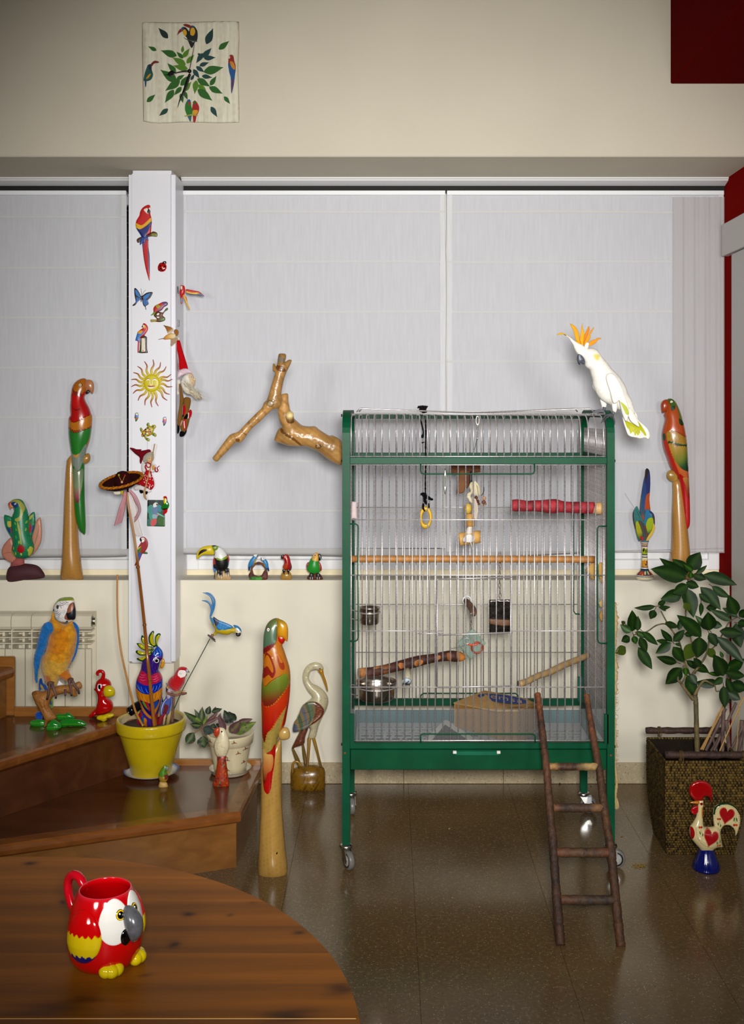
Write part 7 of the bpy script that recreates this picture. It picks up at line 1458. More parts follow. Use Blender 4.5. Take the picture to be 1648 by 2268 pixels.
# bamboo cane with sombrero
t = T('sombrero_cane', 'bamboo cane in the pot topped by a miniature sombrero with pink ribbon', 'cane', W(344, 1605, 3.85))
cane = [[281, 1090, 2.6], [286, 1130, 2.7], [296, 1180, 2.8], [304, 1240, 3], [312, 1310, 3.4], [320, 1383, 3.6], [326, 1450, 3.7], [333, 1520, 4], [339, 1580, 4.1], [342, 1608, 4.2]]
cY = lambda y: float(np.interp(y, [1090, 1383, 1450, 1608], [4.10, 3.87, 3.818, 3.808]))
tubep('cane', cane, [cY(p[1]) for p in cane], t, VARN, '#9a6224', 10, 5, cols=[(0, '#c09a74'), (.25, '#b48a60'), (.3, '#8a5418'), (.55, '#8a5218'), (1, '#9a6020')])
for x, y in ((320.2, 1384), (331.6, 1507), (305.5, 1256)): tubep('node', [[x - .3, y - 3, 3.6], [x, y, 4.6], [x + .3, y + 3, 3.6]], cY(y), t, VARN, '#7a4818', 10, 1)
Yh = 4.11
crown_c = W(272, 1062, Yh)
# hat brim: tilted dish
def hatv(prof, tilt, c, roll=0.0):
    v, f = lathedata(prof, (0, 0, 0), 40)
    R_ = np.array(Matrix.Rotation(roll, 3, 'Y') @ Matrix.Rotation(tilt, 3, 'X')); return v @ R_.T + np.array(c), f
sp_ = Yh / F
prof = [(12 * sp_, -1.5 * sp_), (30 * sp_, 0), (40 * sp_, 5 * sp_), (47.5 * sp_, 13 * sp_), (48.5 * sp_, 14 * sp_), (46.5 * sp_, 14.5 * sp_), (39 * sp_, 7 * sp_), (29 * sp_, 2 * sp_), (14 * sp_, 1 * sp_)]
hb = bpy.data.objects.new('sombrero', None); COLL.objects.link(hb); hb.parent = t; ORG[hb.name] = ORG[t.name]
v, f = hatv(prof, .30, W(272, 1076, Yh), -.17); mk('brim', v, f, hb, CLOTH, '#3a1010', True)
a = np.linspace(0, 2 * math.pi, 27)[:-1]
R_ = np.array(Matrix.Rotation(-.17, 3, 'Y') @ Matrix.Rotation(.30, 3, 'X'))
def hp_(r, z, th): return np.array([r * sp_ * math.cos(th), r * sp_ * math.sin(th), z * sp_]) @ R_.T + np.array(W(272, 1076, Yh))
cl_ = np.linspace(0, 2 * math.pi, 120)
tube('gold_braid', [hp_(46 + 2.4 * math.cos(22 * q), 13.6 + 1.2 * math.sin(22 * q), q) for q in cl_], 2.1 * sp_, hb, CLOTH, '#c07c1c', 6)
tube('gold_braid', [hp_(46 + 2.4 * math.cos(22 * q + 3.1), 13.2 - 1.2 * math.sin(22 * q), q) for q in cl_], 2.1 * sp_, hb, CLOTH, '#a8641c', 6)
tube('gold_braid', [hp_(20, 3.5, q) for q in np.linspace(-2.9, .1, 24)], 2.2 * sp_, hb, CLOTH, '#b8741c', 6)
v, f = hatv([(19 * sp_, 0), (18.5 * sp_, 6 * sp_), (17 * sp_, 14 * sp_), (14.5 * sp_, 22 * sp_), (10 * sp_, 27 * sp_), (4 * sp_, 29 * sp_), (.5 * sp_, 29.3 * sp_)], .18, W(273, 1072, Yh), -.05); mk('crown', v, f, hb, CLOTH, '#3a0e0e', True)
for th, c in ((-2.5, '#c01848'), (-2.0, '#a8b820'), (-.9, '#a8b820'), (-.45, '#b8a020'), (-2.9, '#4a9a2c')): tube('painted_flower', [hp_(28, 2.6, th), hp_(33, 5, th + .12), hp_(38, 8, th + .2)], [1.2 * sp_, 3.0 * sp_, .8 * sp_], hb, CLOTH, c, 8)
vD2 = vD
for q, c in (('370,550,3 395,600,3 415,635,3', '#d0a040'), ('450,550,3 430,600,3 412,640,3', '#d0a040')): tubep('embroidery', vD(q), Yh - 21 * sp_, hb, CLOTH, c, 5, 2)
for x, y, r, c in ((372, 542, 14, '#a8a820'), (452, 548, 12, '#c02424'), (412, 635, 16, '#e0a8a0')): sphere('bead', W(200 + x / 5.886, 960 + y / 5.886, Yh - 20.5 * sp_), r / 5.886 * sp_, hb, CLOTH, c, 10)
RIB = vmat('organza', .6, transl=.45, sheen=.3)
def ribbon(name, q, q2, col, Yr=4.085, ya=0.0):
    A = np.array(vD(q)); Bq = np.array(vD(q2)); n = 24
    a_ = cr(A, 4); b_ = cr(Bq, 4); m = min(len(a_), len(b_)); ia = np.linspace(0, len(a_) - 1, n).astype(int); ib = np.linspace(0, len(b_) - 1, n).astype(int)
    v = []
    for i in range(n): v += [tuple(W(*a_[ia[i]], Yr - .012 * math.sin(i / n * 3.1) + ya)), tuple(W(*b_[ib[i]], Yr + .006 - .01 * math.sin(i / n * 3 + .8) + ya))]
    ob = mk(name, v, [[2 * i, 2 * i + 1, 2 * i + 3, 2 * i + 2] for i in range(n - 1)], t, RIB, col)
    for qq in (a_[ia], b_[ib]): tubep('ribbon_edge', [[p[0], p[1], .45] for p in qq], Yr - .006 + ya, t, CLOTH, '#a8404c' if col != '#dcd0c8' else '#d8c8c0', 4, 0)
ribbon('ribbon', '430,760 420,850 380,960 340,1100 312,1205', '480,760 470,850 450,980 430,1080 405,1165', '#c0606a')
ribbon('ribbon', '520,735 590,800 640,900 660,990 640,1060 600,1130 572,1155', '490,740 545,810 580,890 620,960 620,1020 590,1080 575,1100', '#c0606a', ya=-.01)
ribbon('ribbon', '440,780 480,900 520,1080 555,1250 600,1330', '520,760 580,880 600,1010 640,1180 680,1330', '#dcd0c8', ya=.012)
inflate('flower', vD('400,740 425,745 428,790 415,800 398,775'), Yh - .01, hb, CLOTH, '#c8b81c', cap=3, n=40)
inflate('flower', vD('300,760 330,752 390,750 395,790 340,800 310,790'), Yh + .005, hb, CLOTH, '#ddd6c4', cap=3, n=50)
# thin bent reed
rd = tubep('bent_reed', [[260, 1273, 1.9], [259.5, 1320, 1.9], [261, 1380, 2], [267, 1435, 2.1], [276, 1480, 2.2], [288, 1530, 2.3], [300, 1575, 2.5], [317, 1608, 2.6]], [3.98, 3.98, 3.97, 3.96, 3.94, 3.90, 3.85, 3.80], None, WOOD, '#b8843c', 8, 6)
tag(rd, 'long thin bent reed leaning out of the yellow pot over the stairs', 'reed')
# ---- tiny green parrot before the pot
Y = 3.775
t = T('tiny_parrot_figure', 'tiny green parrot on a pale stump in front of the saucer', 'figurine', (Xat(362, Y), Y, z1))
inflate('stump', vI('595,2195 598,2160 615,2130 650,2135 680,2150 688,2190 660,2203 620,2203'), Y, t, WOOD, '#c0a05c', n=70)
b = inflate('body', vI('640,1985 660,1970 685,1978 692,2000 672,2030 690,2070 690,2110 665,2140 620,2140 600,2110 595,2060 615,2020'), Y - .004, t, VARN, '#5a8a24', [(vI('598,2075 640,2080 690,2090 688,2115 660,2140 620,2140 600,2110'), '#a8882c'), (vI('655,2060 690,2065 690,2100 665,2105'), '#7a3a24'), (stroke(vI('640,2090 645,2140'), .8), '#3a6a20')], n=180)
inflate('beak', vI('668,1985 690,1990 692,2015 680,2030 665,2010'), Y - .010, t, VARN, '#7a8084', k=.8, n=40)
eye(t, 220 + 658 / 4.535, 1260 + 1988 / 4.535, 1.8, fy(b, 365, 1698.4), [(1, '#d8d0b0'), (.5, '#2a2a24')])
# ---- crackled parrot
Y = 3.785
t = T('crackle_parrot_figure', 'slim parrot statuette with crackled cream body and mosaic painted skirt', 'figurine', (Xat(490, Y), Y, z1))
mos = []
rnd = random.Random(11)
for i in range(70):
    x, y = 545 + 205 * rnd.random(), 790 + 395 * rnd.random(); mos.append((ell(380 + x / 5.886, 1540 + y / 5.886, rnd.uniform(.9, 2.2), rnd.uniform(1.5, 3.4), rnd.uniform(-30, 30), 8), rnd.choice(['#2c7a58', '#c04a14', '#9a2a14', '#4a3040', '#b8641c', '#1c8a64', '#7a2018'])))
inflate('skirt', vJ('605,775 700,772 712,850 730,1000 748,1185 650,1198 545,1195 570,1040 595,880'), Y, t, SATIN, '#a03c18', mos, k=.7, n=420)
ck_ = []
for i in range(46):
    x, y = rnd.uniform(570, 740), rnd.uniform(500, 760); a_ = rnd.choice([0, 1.4, 1.7, .3, 2.6]); L_ = rnd.uniform(22, 48)
    ck_.append((stroke([[380 + x / 5.886, 1540 + y / 5.886], [380 + (x + L_ * math.cos(a_)) / 5.886, 1540 + (y + L_ * math.sin(a_)) / 5.886]], .7), '#3a2418'))
b = inflate('body', vJ('600,430 640,418 690,435 720,490 745,560 755,640 740,720 705,790 660,800 600,795 570,740 555,660 570,590 600,530 620,490'), Y - .004, t, SATIN, '#d6cbaa', ck_, k=.8, n=420)
inflate('beak', vJ('625,425 628,480 600,545 575,540 555,510 550,470 570,435 595,420'), Y - .010, t, SATIN, '#b8441c', [(stroke(vJ('560,470 600,490 625,480'), .8), '#1c1410'), (stroke(vJ('560,510 590,515 610,520'), .7), '#1c1410')], k=.8, n=90)
eye(t, 380 + 655 / 5.886, 1540 + 474 / 5.886, 1.9, fy(b, 491.3, 1620.5), [(1, '#141010'), (.4, '#2a2020')])
# ---- violet in a flowered pot on a dish
Y = 3.925; s = Y / F; PX = Xat(510, Y)
t = T('plant_saucer', 'plain cream saucer under the flowered plant pot', 'saucer', (PX, Y, z1))
lathe('dish', [(38 * s, 0), (42 * s, 3 * s), (45 * s, 11 * s), (46.5 * s, 11.5 * s), (44 * s, 10 * s), (40 * s, 4 * s), (20 * s, 3 * s)], (PX, Y, z1), t, GLOSS, '#d8d0b8', 44)
t = T('flowered_pot', 'cream plant pot printed with tiny red flowers holding an african violet', 'pot', (PX, Y, z1 + 3.2 * s))
zr = Zat(1622, Y) - (z1 + 3.2 * s); h0 = zr / s
prof2 = [(30, 0), (35, 1), (37.5, h0 * .2), (42, h0 * .45), (46, h0 * .72), (46.5, h0 * .735), (50, h0 * .75), (52, h0 * .97), (51.5, h0), (48.5, h0), (47.5, h0 * .9)]
lathe('pot', [(r * s, z * s) for r, z in prof2], (PX, Y, z1 + 3.2 * s), t, vmat('cream_glaze', .3, coat=.15), '#d2c6a2', 56)
zz_ = [p[1] for p in prof2[:8]]; rr_z = [p[0] for p in prof2[:8]]
base_py = 908 + (H - (z1 + 3.2 * s)) / s
def onpot(px, py):
    z = base_py - py; 
    for _ in range(3): r = np.interp(z, zz_, rr_z); dx = px - (CX + PX / s); d = math.sqrt(max(r * r - dx * dx, .5)); z = base_py - py + 0
    return (Xat(px, Y), Y - (d + .5) * s, z1 + 3.2 * s + z * s)
def petal(x, y, rx, ry, a_, c):
    p = ell(x, y, rx, ry, a_, 8); o = len(fl_v); fl_v.extend(onpot(*q) for q in p); fl_f.append(list(range(o, o + 8))); fl_c.extend([hx(c)] * 8)
for fx, fy_ in ((857, 545), (535, 555), (765, 780), (985, 665), (960, 840), (540, 860), (762, 918), (495, 670), (745, 740), (640, 920), (900, 700)):
    x, y = 380 + fx / 5.886, 1540 + fy_ / 5.886 - 2.5; fl_v, fl_f, fl_c = [], [], []
    for a_, c in ((25, '#5a7a2c'), (150, '#5a7a2c'), (265, '#6a8a30')): petal(x + 4 * math.cos(math.radians(a_)), y + 3 * math.sin(math.radians(a_)), 2.4, .9, a_, c)
    for k in range(4): petal(x + 1.3 * math.cos(k * 1.6), y + 1.3 * math.sin(k * 1.6), 1.4, 1.2, 0, ['#b84a5a', '#9a2038', '#c87a84', '#a83048'][k])
    mk('printed_flower', fl_v, fl_f, t, SATIN, np.array(fl_c), False)
lathe('soil', [(.0005, 0), (47 * s, 0), (46 * s, -.004), (.0005, -.004)], (PX, Y, z1 + 3.2 * s + h0 * s * .88), t, BARK, '#3a2c20', 24)
def leaf3(name, parent, q, Yb, Yt, col, rib='#7a8a4a', fold=.25, wob=.0, mat=LEAF, back=None, seed=0):
    """leaf blade: q = base x,y, tip x,y, half width (pixels); depth runs from Yb to Yt; folded along the midrib"""
    x0, y0, x1, y1, w = q; d = np.array([x1 - x0, y1 - y0], float); L = np.linalg.norm(d); d /= L + 1e-9; nr = np.array([-d[1], d[0]])
    n = 9; ts = np.linspace(0, 1, n); prof = np.interp(ts, [0, .08, .25, .42, .6, .8, .93, 1], [.04, .45, .9, 1, .88, .5, .2, .0])
    r_ = random.Random(seed); b1, b2 = r_.uniform(-1, 1), r_.uniform(-1, 1)
    v = []; cc = []; c0, c1 = hx(col), hx(rib)
    for i, tt in enumerate(ts):
        cx_, cy_ = x0 + d[0] * L * tt, y0 + d[1] * L * tt; Yc2 = Yb + (Yt - Yb) * tt
        bend = nr * L * .05 * b1 * math.sin(tt * 3.14)
        for k in (-1, -.55, 0, .55, 1):
            ww = w * prof[i] * k; up = abs(k) ** 1.2 * fold * w * prof[i] * Yc2 / F + wob * math.sin(tt * 14 + k * 3 + b2 * 3) * w * Yc2 / F * abs(k)
            p = W(cx_ + bend[0] + nr[0] * ww, cy_ + bend[1] + nr[1] * ww, Yc2); v.append((p[0], p[1] - up + .25 * fold * w * Yc2 / F, p[2]))
            f_ = .93 + .14 * r_.random(); cc.append(c0 * f_ if k else c0 * .5 + c1 * .5)
    f = [[i * 5 + k, i * 5 + k + 1, (i + 1) * 5 + k + 1, (i + 1) * 5 + k] for i in range(n - 1) for k in range(4)]
    nv = len(v); v2 = [(p[0], p[1] + .0006, p[2]) for p in v]
    f2 = [[a_ + nv for a_ in q_[::-1]] for q_ in f]
    bc = np.array(cc) if back is None else np.tile(hx(back), (nv, 1))
    return mk(name, v + v2, f + f2, parent, mat, np.concatenate([np.array(cc), bc]), True)
tv = T('african_violet', 'leggy african violet with fuzzy dark leaves spilling over its pot', 'plant', W(505, 1620, Y))
VL, VD, VP, VG = '#35492e', '#26382a', '#6a4a50', '#667a3a'
cen = (380 + 400 / 5.886, 1540 + 400 / 5.886)
for i, (q, w, c, ya, yb, rb) in enumerate((((400, 400, 155, 215), 8, VL, 3.88, 3.86, '#7a9040'), ((390, 395, 240, 375), 7, VD, 3.86, 3.84, '#8a9a50'), ((390, 400, 295, 180), 6, '#4a5a48', 3.92, 3.94, '#7a8a60'), ((400, 390, 400, 150), 9, VL, 3.92, 3.93, '#8a9a60'), ((310, 290, 390, 350), 5, VG, 3.87, 3.85, '#a0b060'), ((410, 380, 470, 260), 4, VG, 3.87, 3.86, '#a8b868'), ((440, 370, 620, 200), 5, VP, 3.88, 3.90, '#8a6a60'), ((430, 380, 660, 270), 4, VP, 3.86, 3.87, '#8a6a60'), ((470, 250, 500, 140), 7, VD, 3.95, 3.96, '#5a6a40'), ((520, 220, 660, 175), 6, VD, 3.95, 3.97, '#6a7a50'), ((560, 220, 575, 150), 5, VL, 3.96, 3.97, '#6a7a50'), ((610, 330, 640, 230), 4, VP, 3.9, 3.91, '#7a6a60'), ((700, 470, 615, 250), 8, VP, 3.88, 3.88, '#5a4a48'), ((800, 360, 680, 195), 11, VD, 3.95, 3.96, '#4a5a40'), ((840, 330, 740, 215), 10, '#2e4030', 3.93, 3.95, '#4a5a40'), ((760, 480, 900, 330), 12, VP, 3.88, 3.86, '#8a9a50'), ((790, 490, 1105, 350), 12, VG, 3.9, 3.89, '#9aa860'), ((850, 360, 1060, 310), 7, VP, 3.95, 3.97, '#8a7a60'), ((410, 430, 560, 480), 11, '#3c4c4a', 3.86, 3.84, '#5a6a50'), ((540, 440, 550, 370), 9, VD, 3.89, 3.9, '#3a4a34'), ((600, 420, 650, 370), 9, VD, 3.9, 3.92, '#3a4a34'), ((290, 490, 185, 635), 12, VL, 3.85, 3.83, '#6a7a40'), ((410, 530, 430, 685), 13, VL, 3.85, 3.83, '#6a7a44'))):
    x0_, y0_ = 380 + q[0] / 5.886, 1540 + q[1] / 5.886; x1_, y1_ = 380 + q[2] / 5.886, 1540 + q[3] / 5.886
    leaf3('leaf', tv, (x0_, y0_, x1_, y1_, w), ya, yb, c, rb, .5, .16, LEAF, '#6a5058', i)
for q in ('400,400,10 350,450,8 290,500,7', '410,410,10 400,470,8 410,535,7', '700,490,9 560,440,10 430,395,10', '400,400,8 320,340,6 300,280,5', '640,470,9 640,400,7 640,330,5', '780,490,8 850,450,6 900,420,5', '430,390,7 540,290,6 600,230,5', '680,480,9 540,480,9 420,430,8', '760,480,8 790,420,6 800,360,5'): tubep('stem', vJ(q), 3.885, tv, LEAF, '#8a7050', 7, 3)
# ================================================================ floor statues, basket plant, rooster, mug
vK, vN, vO, vL = V(550, 1350, 3.719), V(1340, 1220, 4.724), V(1400, 1580, 5.968), V(80, 1880, 5.15)
# ---- big carved parrot on the floor
Y = 3.51
t = T('parrot_carving', 'largest carved parrot, standing on the floor beside the stairs, red tail', 'carving', (Xat(605, Y), Y, 0), 'tall carved wooden parrots')
inflate('post', vK('86,2185 80,2130 88,1900 98,1700 104,1500 108,1300 150,1180 235,1090 270,1072 276,1300 278,1600 300,1900 322,2110 321,2165 300,2205 205,2226 110,2212'), Y, t, VARN, STRK('#b4904e', '#94702e', 9, 86, .45), [(ell(550 + 245 / 3.719, 1350 + 1968 / 3.719, 1.6, 2.6, 20), '#2a1a0c')], n=520)
inflate('peg', vK('250,1010 270,980 300,968 330,980 343,1020 338,1060 300,1075 265,1070 248,1045'), Y - .022, t, VARN, '#b89858', n=110)
RE, OR2, YG = '#a8260e', '#b4701c', '#6a7426'
b = inflate('body', vK('235,70 200,78 165,105 140,150 125,220 120,350 118,500 108,620 106,760 110,900 112,1050 116,1200 120,1400 130,1500 160,1580 208,1622 214,1560 220,1350 224,1200 238,1080 262,1010 300,950 320,850 340,720 347,580 340,480 310,380 290,320 280,290 300,265 262,240 270,140 262,84'), Y - .020, t, VARN, OR2, [
    (vK('235,70 200,78 165,105 140,150 122,220 118,360 150,335 205,300 230,260 240,180'), G((585, 1370), (600, 1440), (0, '#6a6c2c'), (.4, '#5a7458'), (1, '#4a6a5a'))), (vK('118,330 150,295 200,270 225,260 205,300 160,340 120,365'), '#7a1c1c', False, 2.4),
    (vK('150,345 190,365 232,470 225,520 205,545 180,520 160,530 130,555 118,540 125,480 140,400'), '#8a2418'), (vK('155,365 185,385 215,470 205,500 165,450 140,470 130,450'), '#b8701c'), (vK('240,350 275,380 305,450 300,480 280,475 258,440'), '#9a3a18'), (vK('245,350 272,380 290,420 270,420'), '#b8701c'),
    (vK('110,555 140,615 200,570 290,515 325,515 340,580 320,640 260,710 210,760 150,780 112,740'), G((590, 1490), (605, 1560), (0, '#7a8a2a'), (.45, '#6a7426'), (.8, '#7a3018'), (1, '#7a1c14')), False, 3.2), (stroke(vK('115,560 145,615 200,565 290,515'), 1.0), '#2a1408'),
    (vK('108,735 150,780 215,758 270,705 320,640 345,600 340,720 320,780 270,850 200,960 160,1010 140,1085 120,1040 110,900'), G((580, 1550), (590, 1640), (0, '#b83a10'), (.6, '#a81c10'), (1, '#5a100c')), False, 3),
    (vK('120,1040 138,1085 165,1000 205,965 270,860 318,790 300,860 270,960 240,1080 190,1150 140,1170 116,1130'), STRK('#a08a48', '#7a7038', 4, 100, .5)), (stroke(vK('116,1130 140,1172 190,1152 240,1085'), 1.0), '#2a1a0c'),
    (vK('318,790 340,720 320,850 300,950 262,1010 280,950'), RE), (vK('116,1140 140,1175 190,1155 222,1110 220,1350 214,1560 208,1622 160,1580 130,1500 120,1380'), '#b01410'), (vK('118,1150 160,1178 200,1185 210,1240 195,1310 160,1340 140,1420 128,1380'), G((590, 1665), (592, 1730), (0, '#c09a58'), (.5, '#b8743c'), (1, '#5a1c14'))),
    (vK('240,255 300,290 285,300 230,305 205,300 230,275'), '#b8701c'), (stroke(vK('238,90 240,180 235,255 205,300'), .8), '#2a1810')], k=.85, n=800)
inflate('beak', vK('240,85 275,85 310,110 326,150 328,210 322,262 305,255 290,235 250,225 238,180'), Y - .030, t, VARN, G((613, 1372), (640, 1420), (0, '#8a7a1c'), (.4, '#c8941c'), (1, '#b87a1c')), k=.8, n=130)
inflate('lower_beak', vK('240,215 270,205 300,225 305,250 275,285 250,280 238,255'), Y - .028, t, VARN, '#b01c10', k=.8, n=80)
eye(t, 550 + 165 / 3.719, 1350 + 165 / 3.719, 4.0, fy(b, 594.4, 1394.4), [(1, '#3a1410'), (.78, '#e8d8d0'), (.25, '#1a0c0a')], squash=1.4)
# ---- crane
Y = 4.285
t = T('crane_carving', 'carved wooden crane with crackled white neck and gold legs on stump', 'carving', (Xat(682, Y), Y, 0))
DK = STRK('#8a661c', '#1e1810', 2.6, 80, .75)
inflate('stump', vK('350,1330 365,1310 440,1290 520,1280 600,1290 630,1320 634,1400 630,1475 580,1498 500,1505 420,1500 355,1478 348,1400'), Y, t, VARN, DK, [(stroke(vK('490,1310 480,1380 440,1450'), 1.6), '#a87c24'), (stroke(vK('490,1310 510,1380 540,1460'), 1.6), '#a87c24')], k=.8, n=260)
for q in ('480,1320,10 490,1250,11 498,1150,12 502,1060,15', '600,1300,11 580,1220,10 555,1120,12 535,1050,13', '370,1390,12 365,1310,11 375,1260,10 410,1255,9 440,1290,9'): tubep('leg', vK(q), Y - .01, t, VARN, '#8a6a20', 9, 3, cols=[(0, '#6a4c18'), (.5, '#9a741c'), (1, '#b0862a')])
for q in ('365,1145,10 400,1230,18 430,1300,14', '480,1300,12 462,1200,16 448,1100,8'): tubep('reed', vK(q), Y + .012, t, VARN, '#7a6028', 8, 3)
inflate('tail', vK('500,950 470,1050 460,1105 400,1130 358,1145 385,1080 420,1010 440,970'), Y + .002, t, VARN, STRK('#7a4a34', '#3a2418', 2, 20, .6), n=120)
cr2 = []
rnd = random.Random(21)
for i in range(60):
    u = rnd.random(); 
    x, y = [(470 + rnd.uniform(-14, 30), rnd.uniform(500, 620)), (rnd.uniform(500, 620), rnd.uniform(640, 740)), (rnd.uniform(590, 650), rnd.uniform(720, 880)), (rnd.uniform(510, 570), rnd.uniform(940, 1040)), (rnd.uniform(490, 600), rnd.uniform(440, 480))][i % 5]
    a_ = rnd.choice([.2, 1.2, 2.2, 2.8]); L_ = rnd.uniform(12, 30); cr2.append((stroke([[550 + x / 3.719, 1350 + y / 3.719], [550 + (x + L_ * math.cos(a_)) / 3.719, 1350 + (y + L_ * math.sin(a_)) / 3.719]], .8), '#2e2418'))
b = inflate('body', vK('615,470 620,490 590,500 555,495 520,505 505,530 500,570 530,610 590,640 640,690 660,750 645,820 610,890 580,960 555,1050 520,1065 495,1050 510,980 480,960 440,960 400,900 430,830 470,770 525,720 490,670 455,600 450,540 465,490 500,450 550,433 595,445'), Y - .008, t, VARN, '#cfc6a4', cr2, k=.9, n=620)
inflate('wing', vK('555,760 600,790 625,830 610,880 560,925 520,950 470,985 410,1005 368,1005 375,935 410,880 440,800 490,760'), Y - .048, t, VARN, '#8a7a58', [(vK('555,760 600,780 628,830 600,890 550,930 520,945 545,870 555,820'), STRK('#7a3a1c', '#b89a70', 1.4, 70, .5)), (vK('470,775 490,765 525,880 505,945 490,945 505,880'), '#5a6a58'), (vK('500,765 520,760 545,860 525,900'), '#6a7a5c'), (vK('440,830 455,800 480,880 485,960 470,970 465,890'), '#6a6e82'), (vK('410,890 425,860 450,930 450,990 435,995'), '#56684c'), (vK('372,940 400,950 410,1005 368,1005'), '#5a5e70'), (stroke(vK('400,930 450,920 520,880'), .8), '#4a2418'), (stroke(vK('385,970 440,960 510,930'), .8), '#4a2418'), (stroke(vK('440,850 490,840 540,820'), .8), '#4a2418'), (ell(550 + 540 / 3.719, 1350 + 772 / 3.719, 2.4), '#6a7484')], cap=6, n=380)
inflate('bill', vK('575,505 612,488 625,540 645,600 657,665 650,672 630,620 600,545'), Y - .010, t, VARN, '#b8861c', n=110)
eye(t, 550 + 589 / 3.719, 1350 + 486 / 3.719, 2.0, fy(b, 708.4, 1480.7), [(1, '#3a1c18'), (.55, '#7a3428')])
# ---- woven basket
bt = T('woven_basket', 'square seagrass basket with dark pole handles holding the houseplant', 'basket', (1.056, 3.75, 0))
ZT_ = .327
bx_t, by_t, bx_b, by_b = (.931, 1.190), (3.622, 3.882), (.946, 1.168), (3.658, 3.842)
def ringat(z):
    u = z / ZT_; k = math.sin(min(1, u * 1.5) * math.pi / 2)
    return [bx_b[0] + (bx_t[0] - bx_b[0]) * k, bx_b[1] + (bx_t[1] - bx_b[1]) * k, by_b[0] + (by_t[0] - by_b[0]) * k, by_b[1] + (by_t[1] - by_b[1]) * k]
WV = vmat('seagrass', .8, var=.35, vscale=90, spec=.15, bump=.6, bscale=300)
rows = 38; dzr = ZT_ / rows; rv_ = []; rf_ = []; rc_ = []
rg = np.random.default_rng(4)
for j in range(rows):
    z = (j + .5) * dzr; xa, xb, ya, yb = ringat(z); P_ = []
    for (p, q) in (((xa, ya), (xb, ya)), ((xb, ya), (xb, yb)), ((xb, yb), (xa, yb)), ((xa, yb), (xa, ya))):
        m = 72
        for i in range(m): P_.append((p[0] + (q[0] - p[0]) * i / m, p[1] + (q[1] - p[1]) * i / m, z))
    P_ = np.array(P_); n = len(P_); seg = 6; o = len(rv_) * 1
    ph = rg.random() * 6
    cen_ = np.array([(xa + xb) / 2, (ya + yb) / 2, z]); out_ = P_ - cen_; out_[:, 2] = 0; out_ /= np.linalg.norm(out_, axis=1)[:, None]
    # square normals
    base_i = sum(len(a) for a in rv_)
    a_ = np.linspace(0, 2 * math.pi, seg, endpoint=False)
    bead = .62 + .38 * np.abs(np.sin(np.arange(n) * 1.02 + j * 1.35))
    r_ = dzr * .62
    vv = P_[:, None, :] + r_ * (np.cos(a_)[None, :, None] * (out_ * bead[:, None])[:, None, :] + np.sin(a_)[None, :, None] * np.array([0, 0, 1.])[None, None, :])
    rv_.append(vv.reshape(-1, 3))
    tone = np.clip(.5 + .5 * np.sin(np.arange(n) * 2.04 + j * 2.7) + .4 * rg.standard_normal(n), 0, 1)[:, None]
    c_ = hx('#1e140a') * (1 - tone) + hx('#77602f') * tone
    rc_.append(np.repeat(c_, seg, 0))
    for i in range(n):
        for k in range(seg): rf_.append([base_i + i * seg + k, base_i + ((i + 1) % n) * seg + k, base_i + ((i + 1) % n) * seg + (k + 1) % seg, base_i + i * seg + (k + 1) % seg])
wv = mk('weave', np.concatenate(rv_), rf_, bt, WV, np.concatenate(rc_)); wv['kind'] = 'stuff'
lv = []; 
for z in (.004, ZT_ - .004): xa, xb, ya, yb = ringat(z); lv += [(xa + .004, ya + .004, z), (xb - .004, ya + .004, z), (xb - .004, yb - .004, z), (xa + .004, yb - .004, z)]
mk('lining', lv, [[0, 1, 2, 3], [0, 1, 5, 4], [1, 2, 6, 5], [2, 3, 7, 6], [3, 0, 4, 7]], bt, WV, '#241a0e', False)
xa, xb, ya, yb = ringat(.24); box('soil', xa + .006, xb - .006, ya + .006, yb - .006, .235, .245, bt, BARK, '#2a1e14')
for (x0_, x1_, yy, zz_) in ((Xat(1473, 3.615), 1.232, 3.612, Zat(1672, 3.612)), (Xat(1431, 3.888), 1.205, 3.888, Zat(1618, 3.888))):
    n = 14; pts = [(x0_ + (x1_ - x0_) * i / n, yy, zz_ + .0008 * math.sin(i * 2.3)) for i in range(n + 1)]
    tube('pole_handle', pts, [.0112 + .0012 * math.sin(i * 1.9) for i in range(n + 1)], bt, BARK, '#3e2416', 14, smooth=True)
    for u in (.17, .86):
        xx = x0_ + (x1_ - x0_) * u
        for d_ in (-.004, 0, .004): torus('tie', (xx + d_, yy, zz_ - .004), .0145, .0013, bt, CLOTH, '#6a5834', 16, 5, rot=('Z', math.pi / 2 + d_ * 30), squash=1.2)
# ---- houseplant
hp = T('houseplant', 'leafy green houseplant with pointed leaves growing from the woven basket', 'plant', (Xat(1545, 3.74), 3.74, .245))
Yp = 3.75
for q, ys, c in (('967,2100,27 960,1900,27 955,1700,25 950,1560,26 940,1500,22', None, 0), ('925,1560,18 880,1500,17 800,1390,15 765,1330,13 830,1200,11', None, 0), ('940,1510,18 975,1440,15 1040,1360,13 1150,1400,10 1220,1330,9', 3.72, 0), ('935,1500,15 900,1330,14 990,1200,12 1060,1080,11 1100,880,10', 3.78, 0), ('890,1300,12 830,1150,11 780,960,10 720,860,9 650,750,8 585,630,7', 3.78, 0), ('720,860,8 640,770,8 540,780,8 430,850,7 300,880,6', 3.74, 0), ('985,1200,10 920,1000,9 850,720,8 850,560,8 870,300,8', 3.82, 0), ('1060,1080,9 1180,960,8 1290,760,7 1390,690,6', 3.82, 0), ('800,1390,9 830,1340,8 850,1270,7', 3.72, 0), ('1150,1400,8 1165,1470,7 1195,1465,6', 3.70, 0)):
    tubep('stem', vN(q), ys or Yp, hp, BARK, '#6a5a38', 9, 3, cols=[(0, '#76643e'), (1, '#5c5434')], rough=.03)
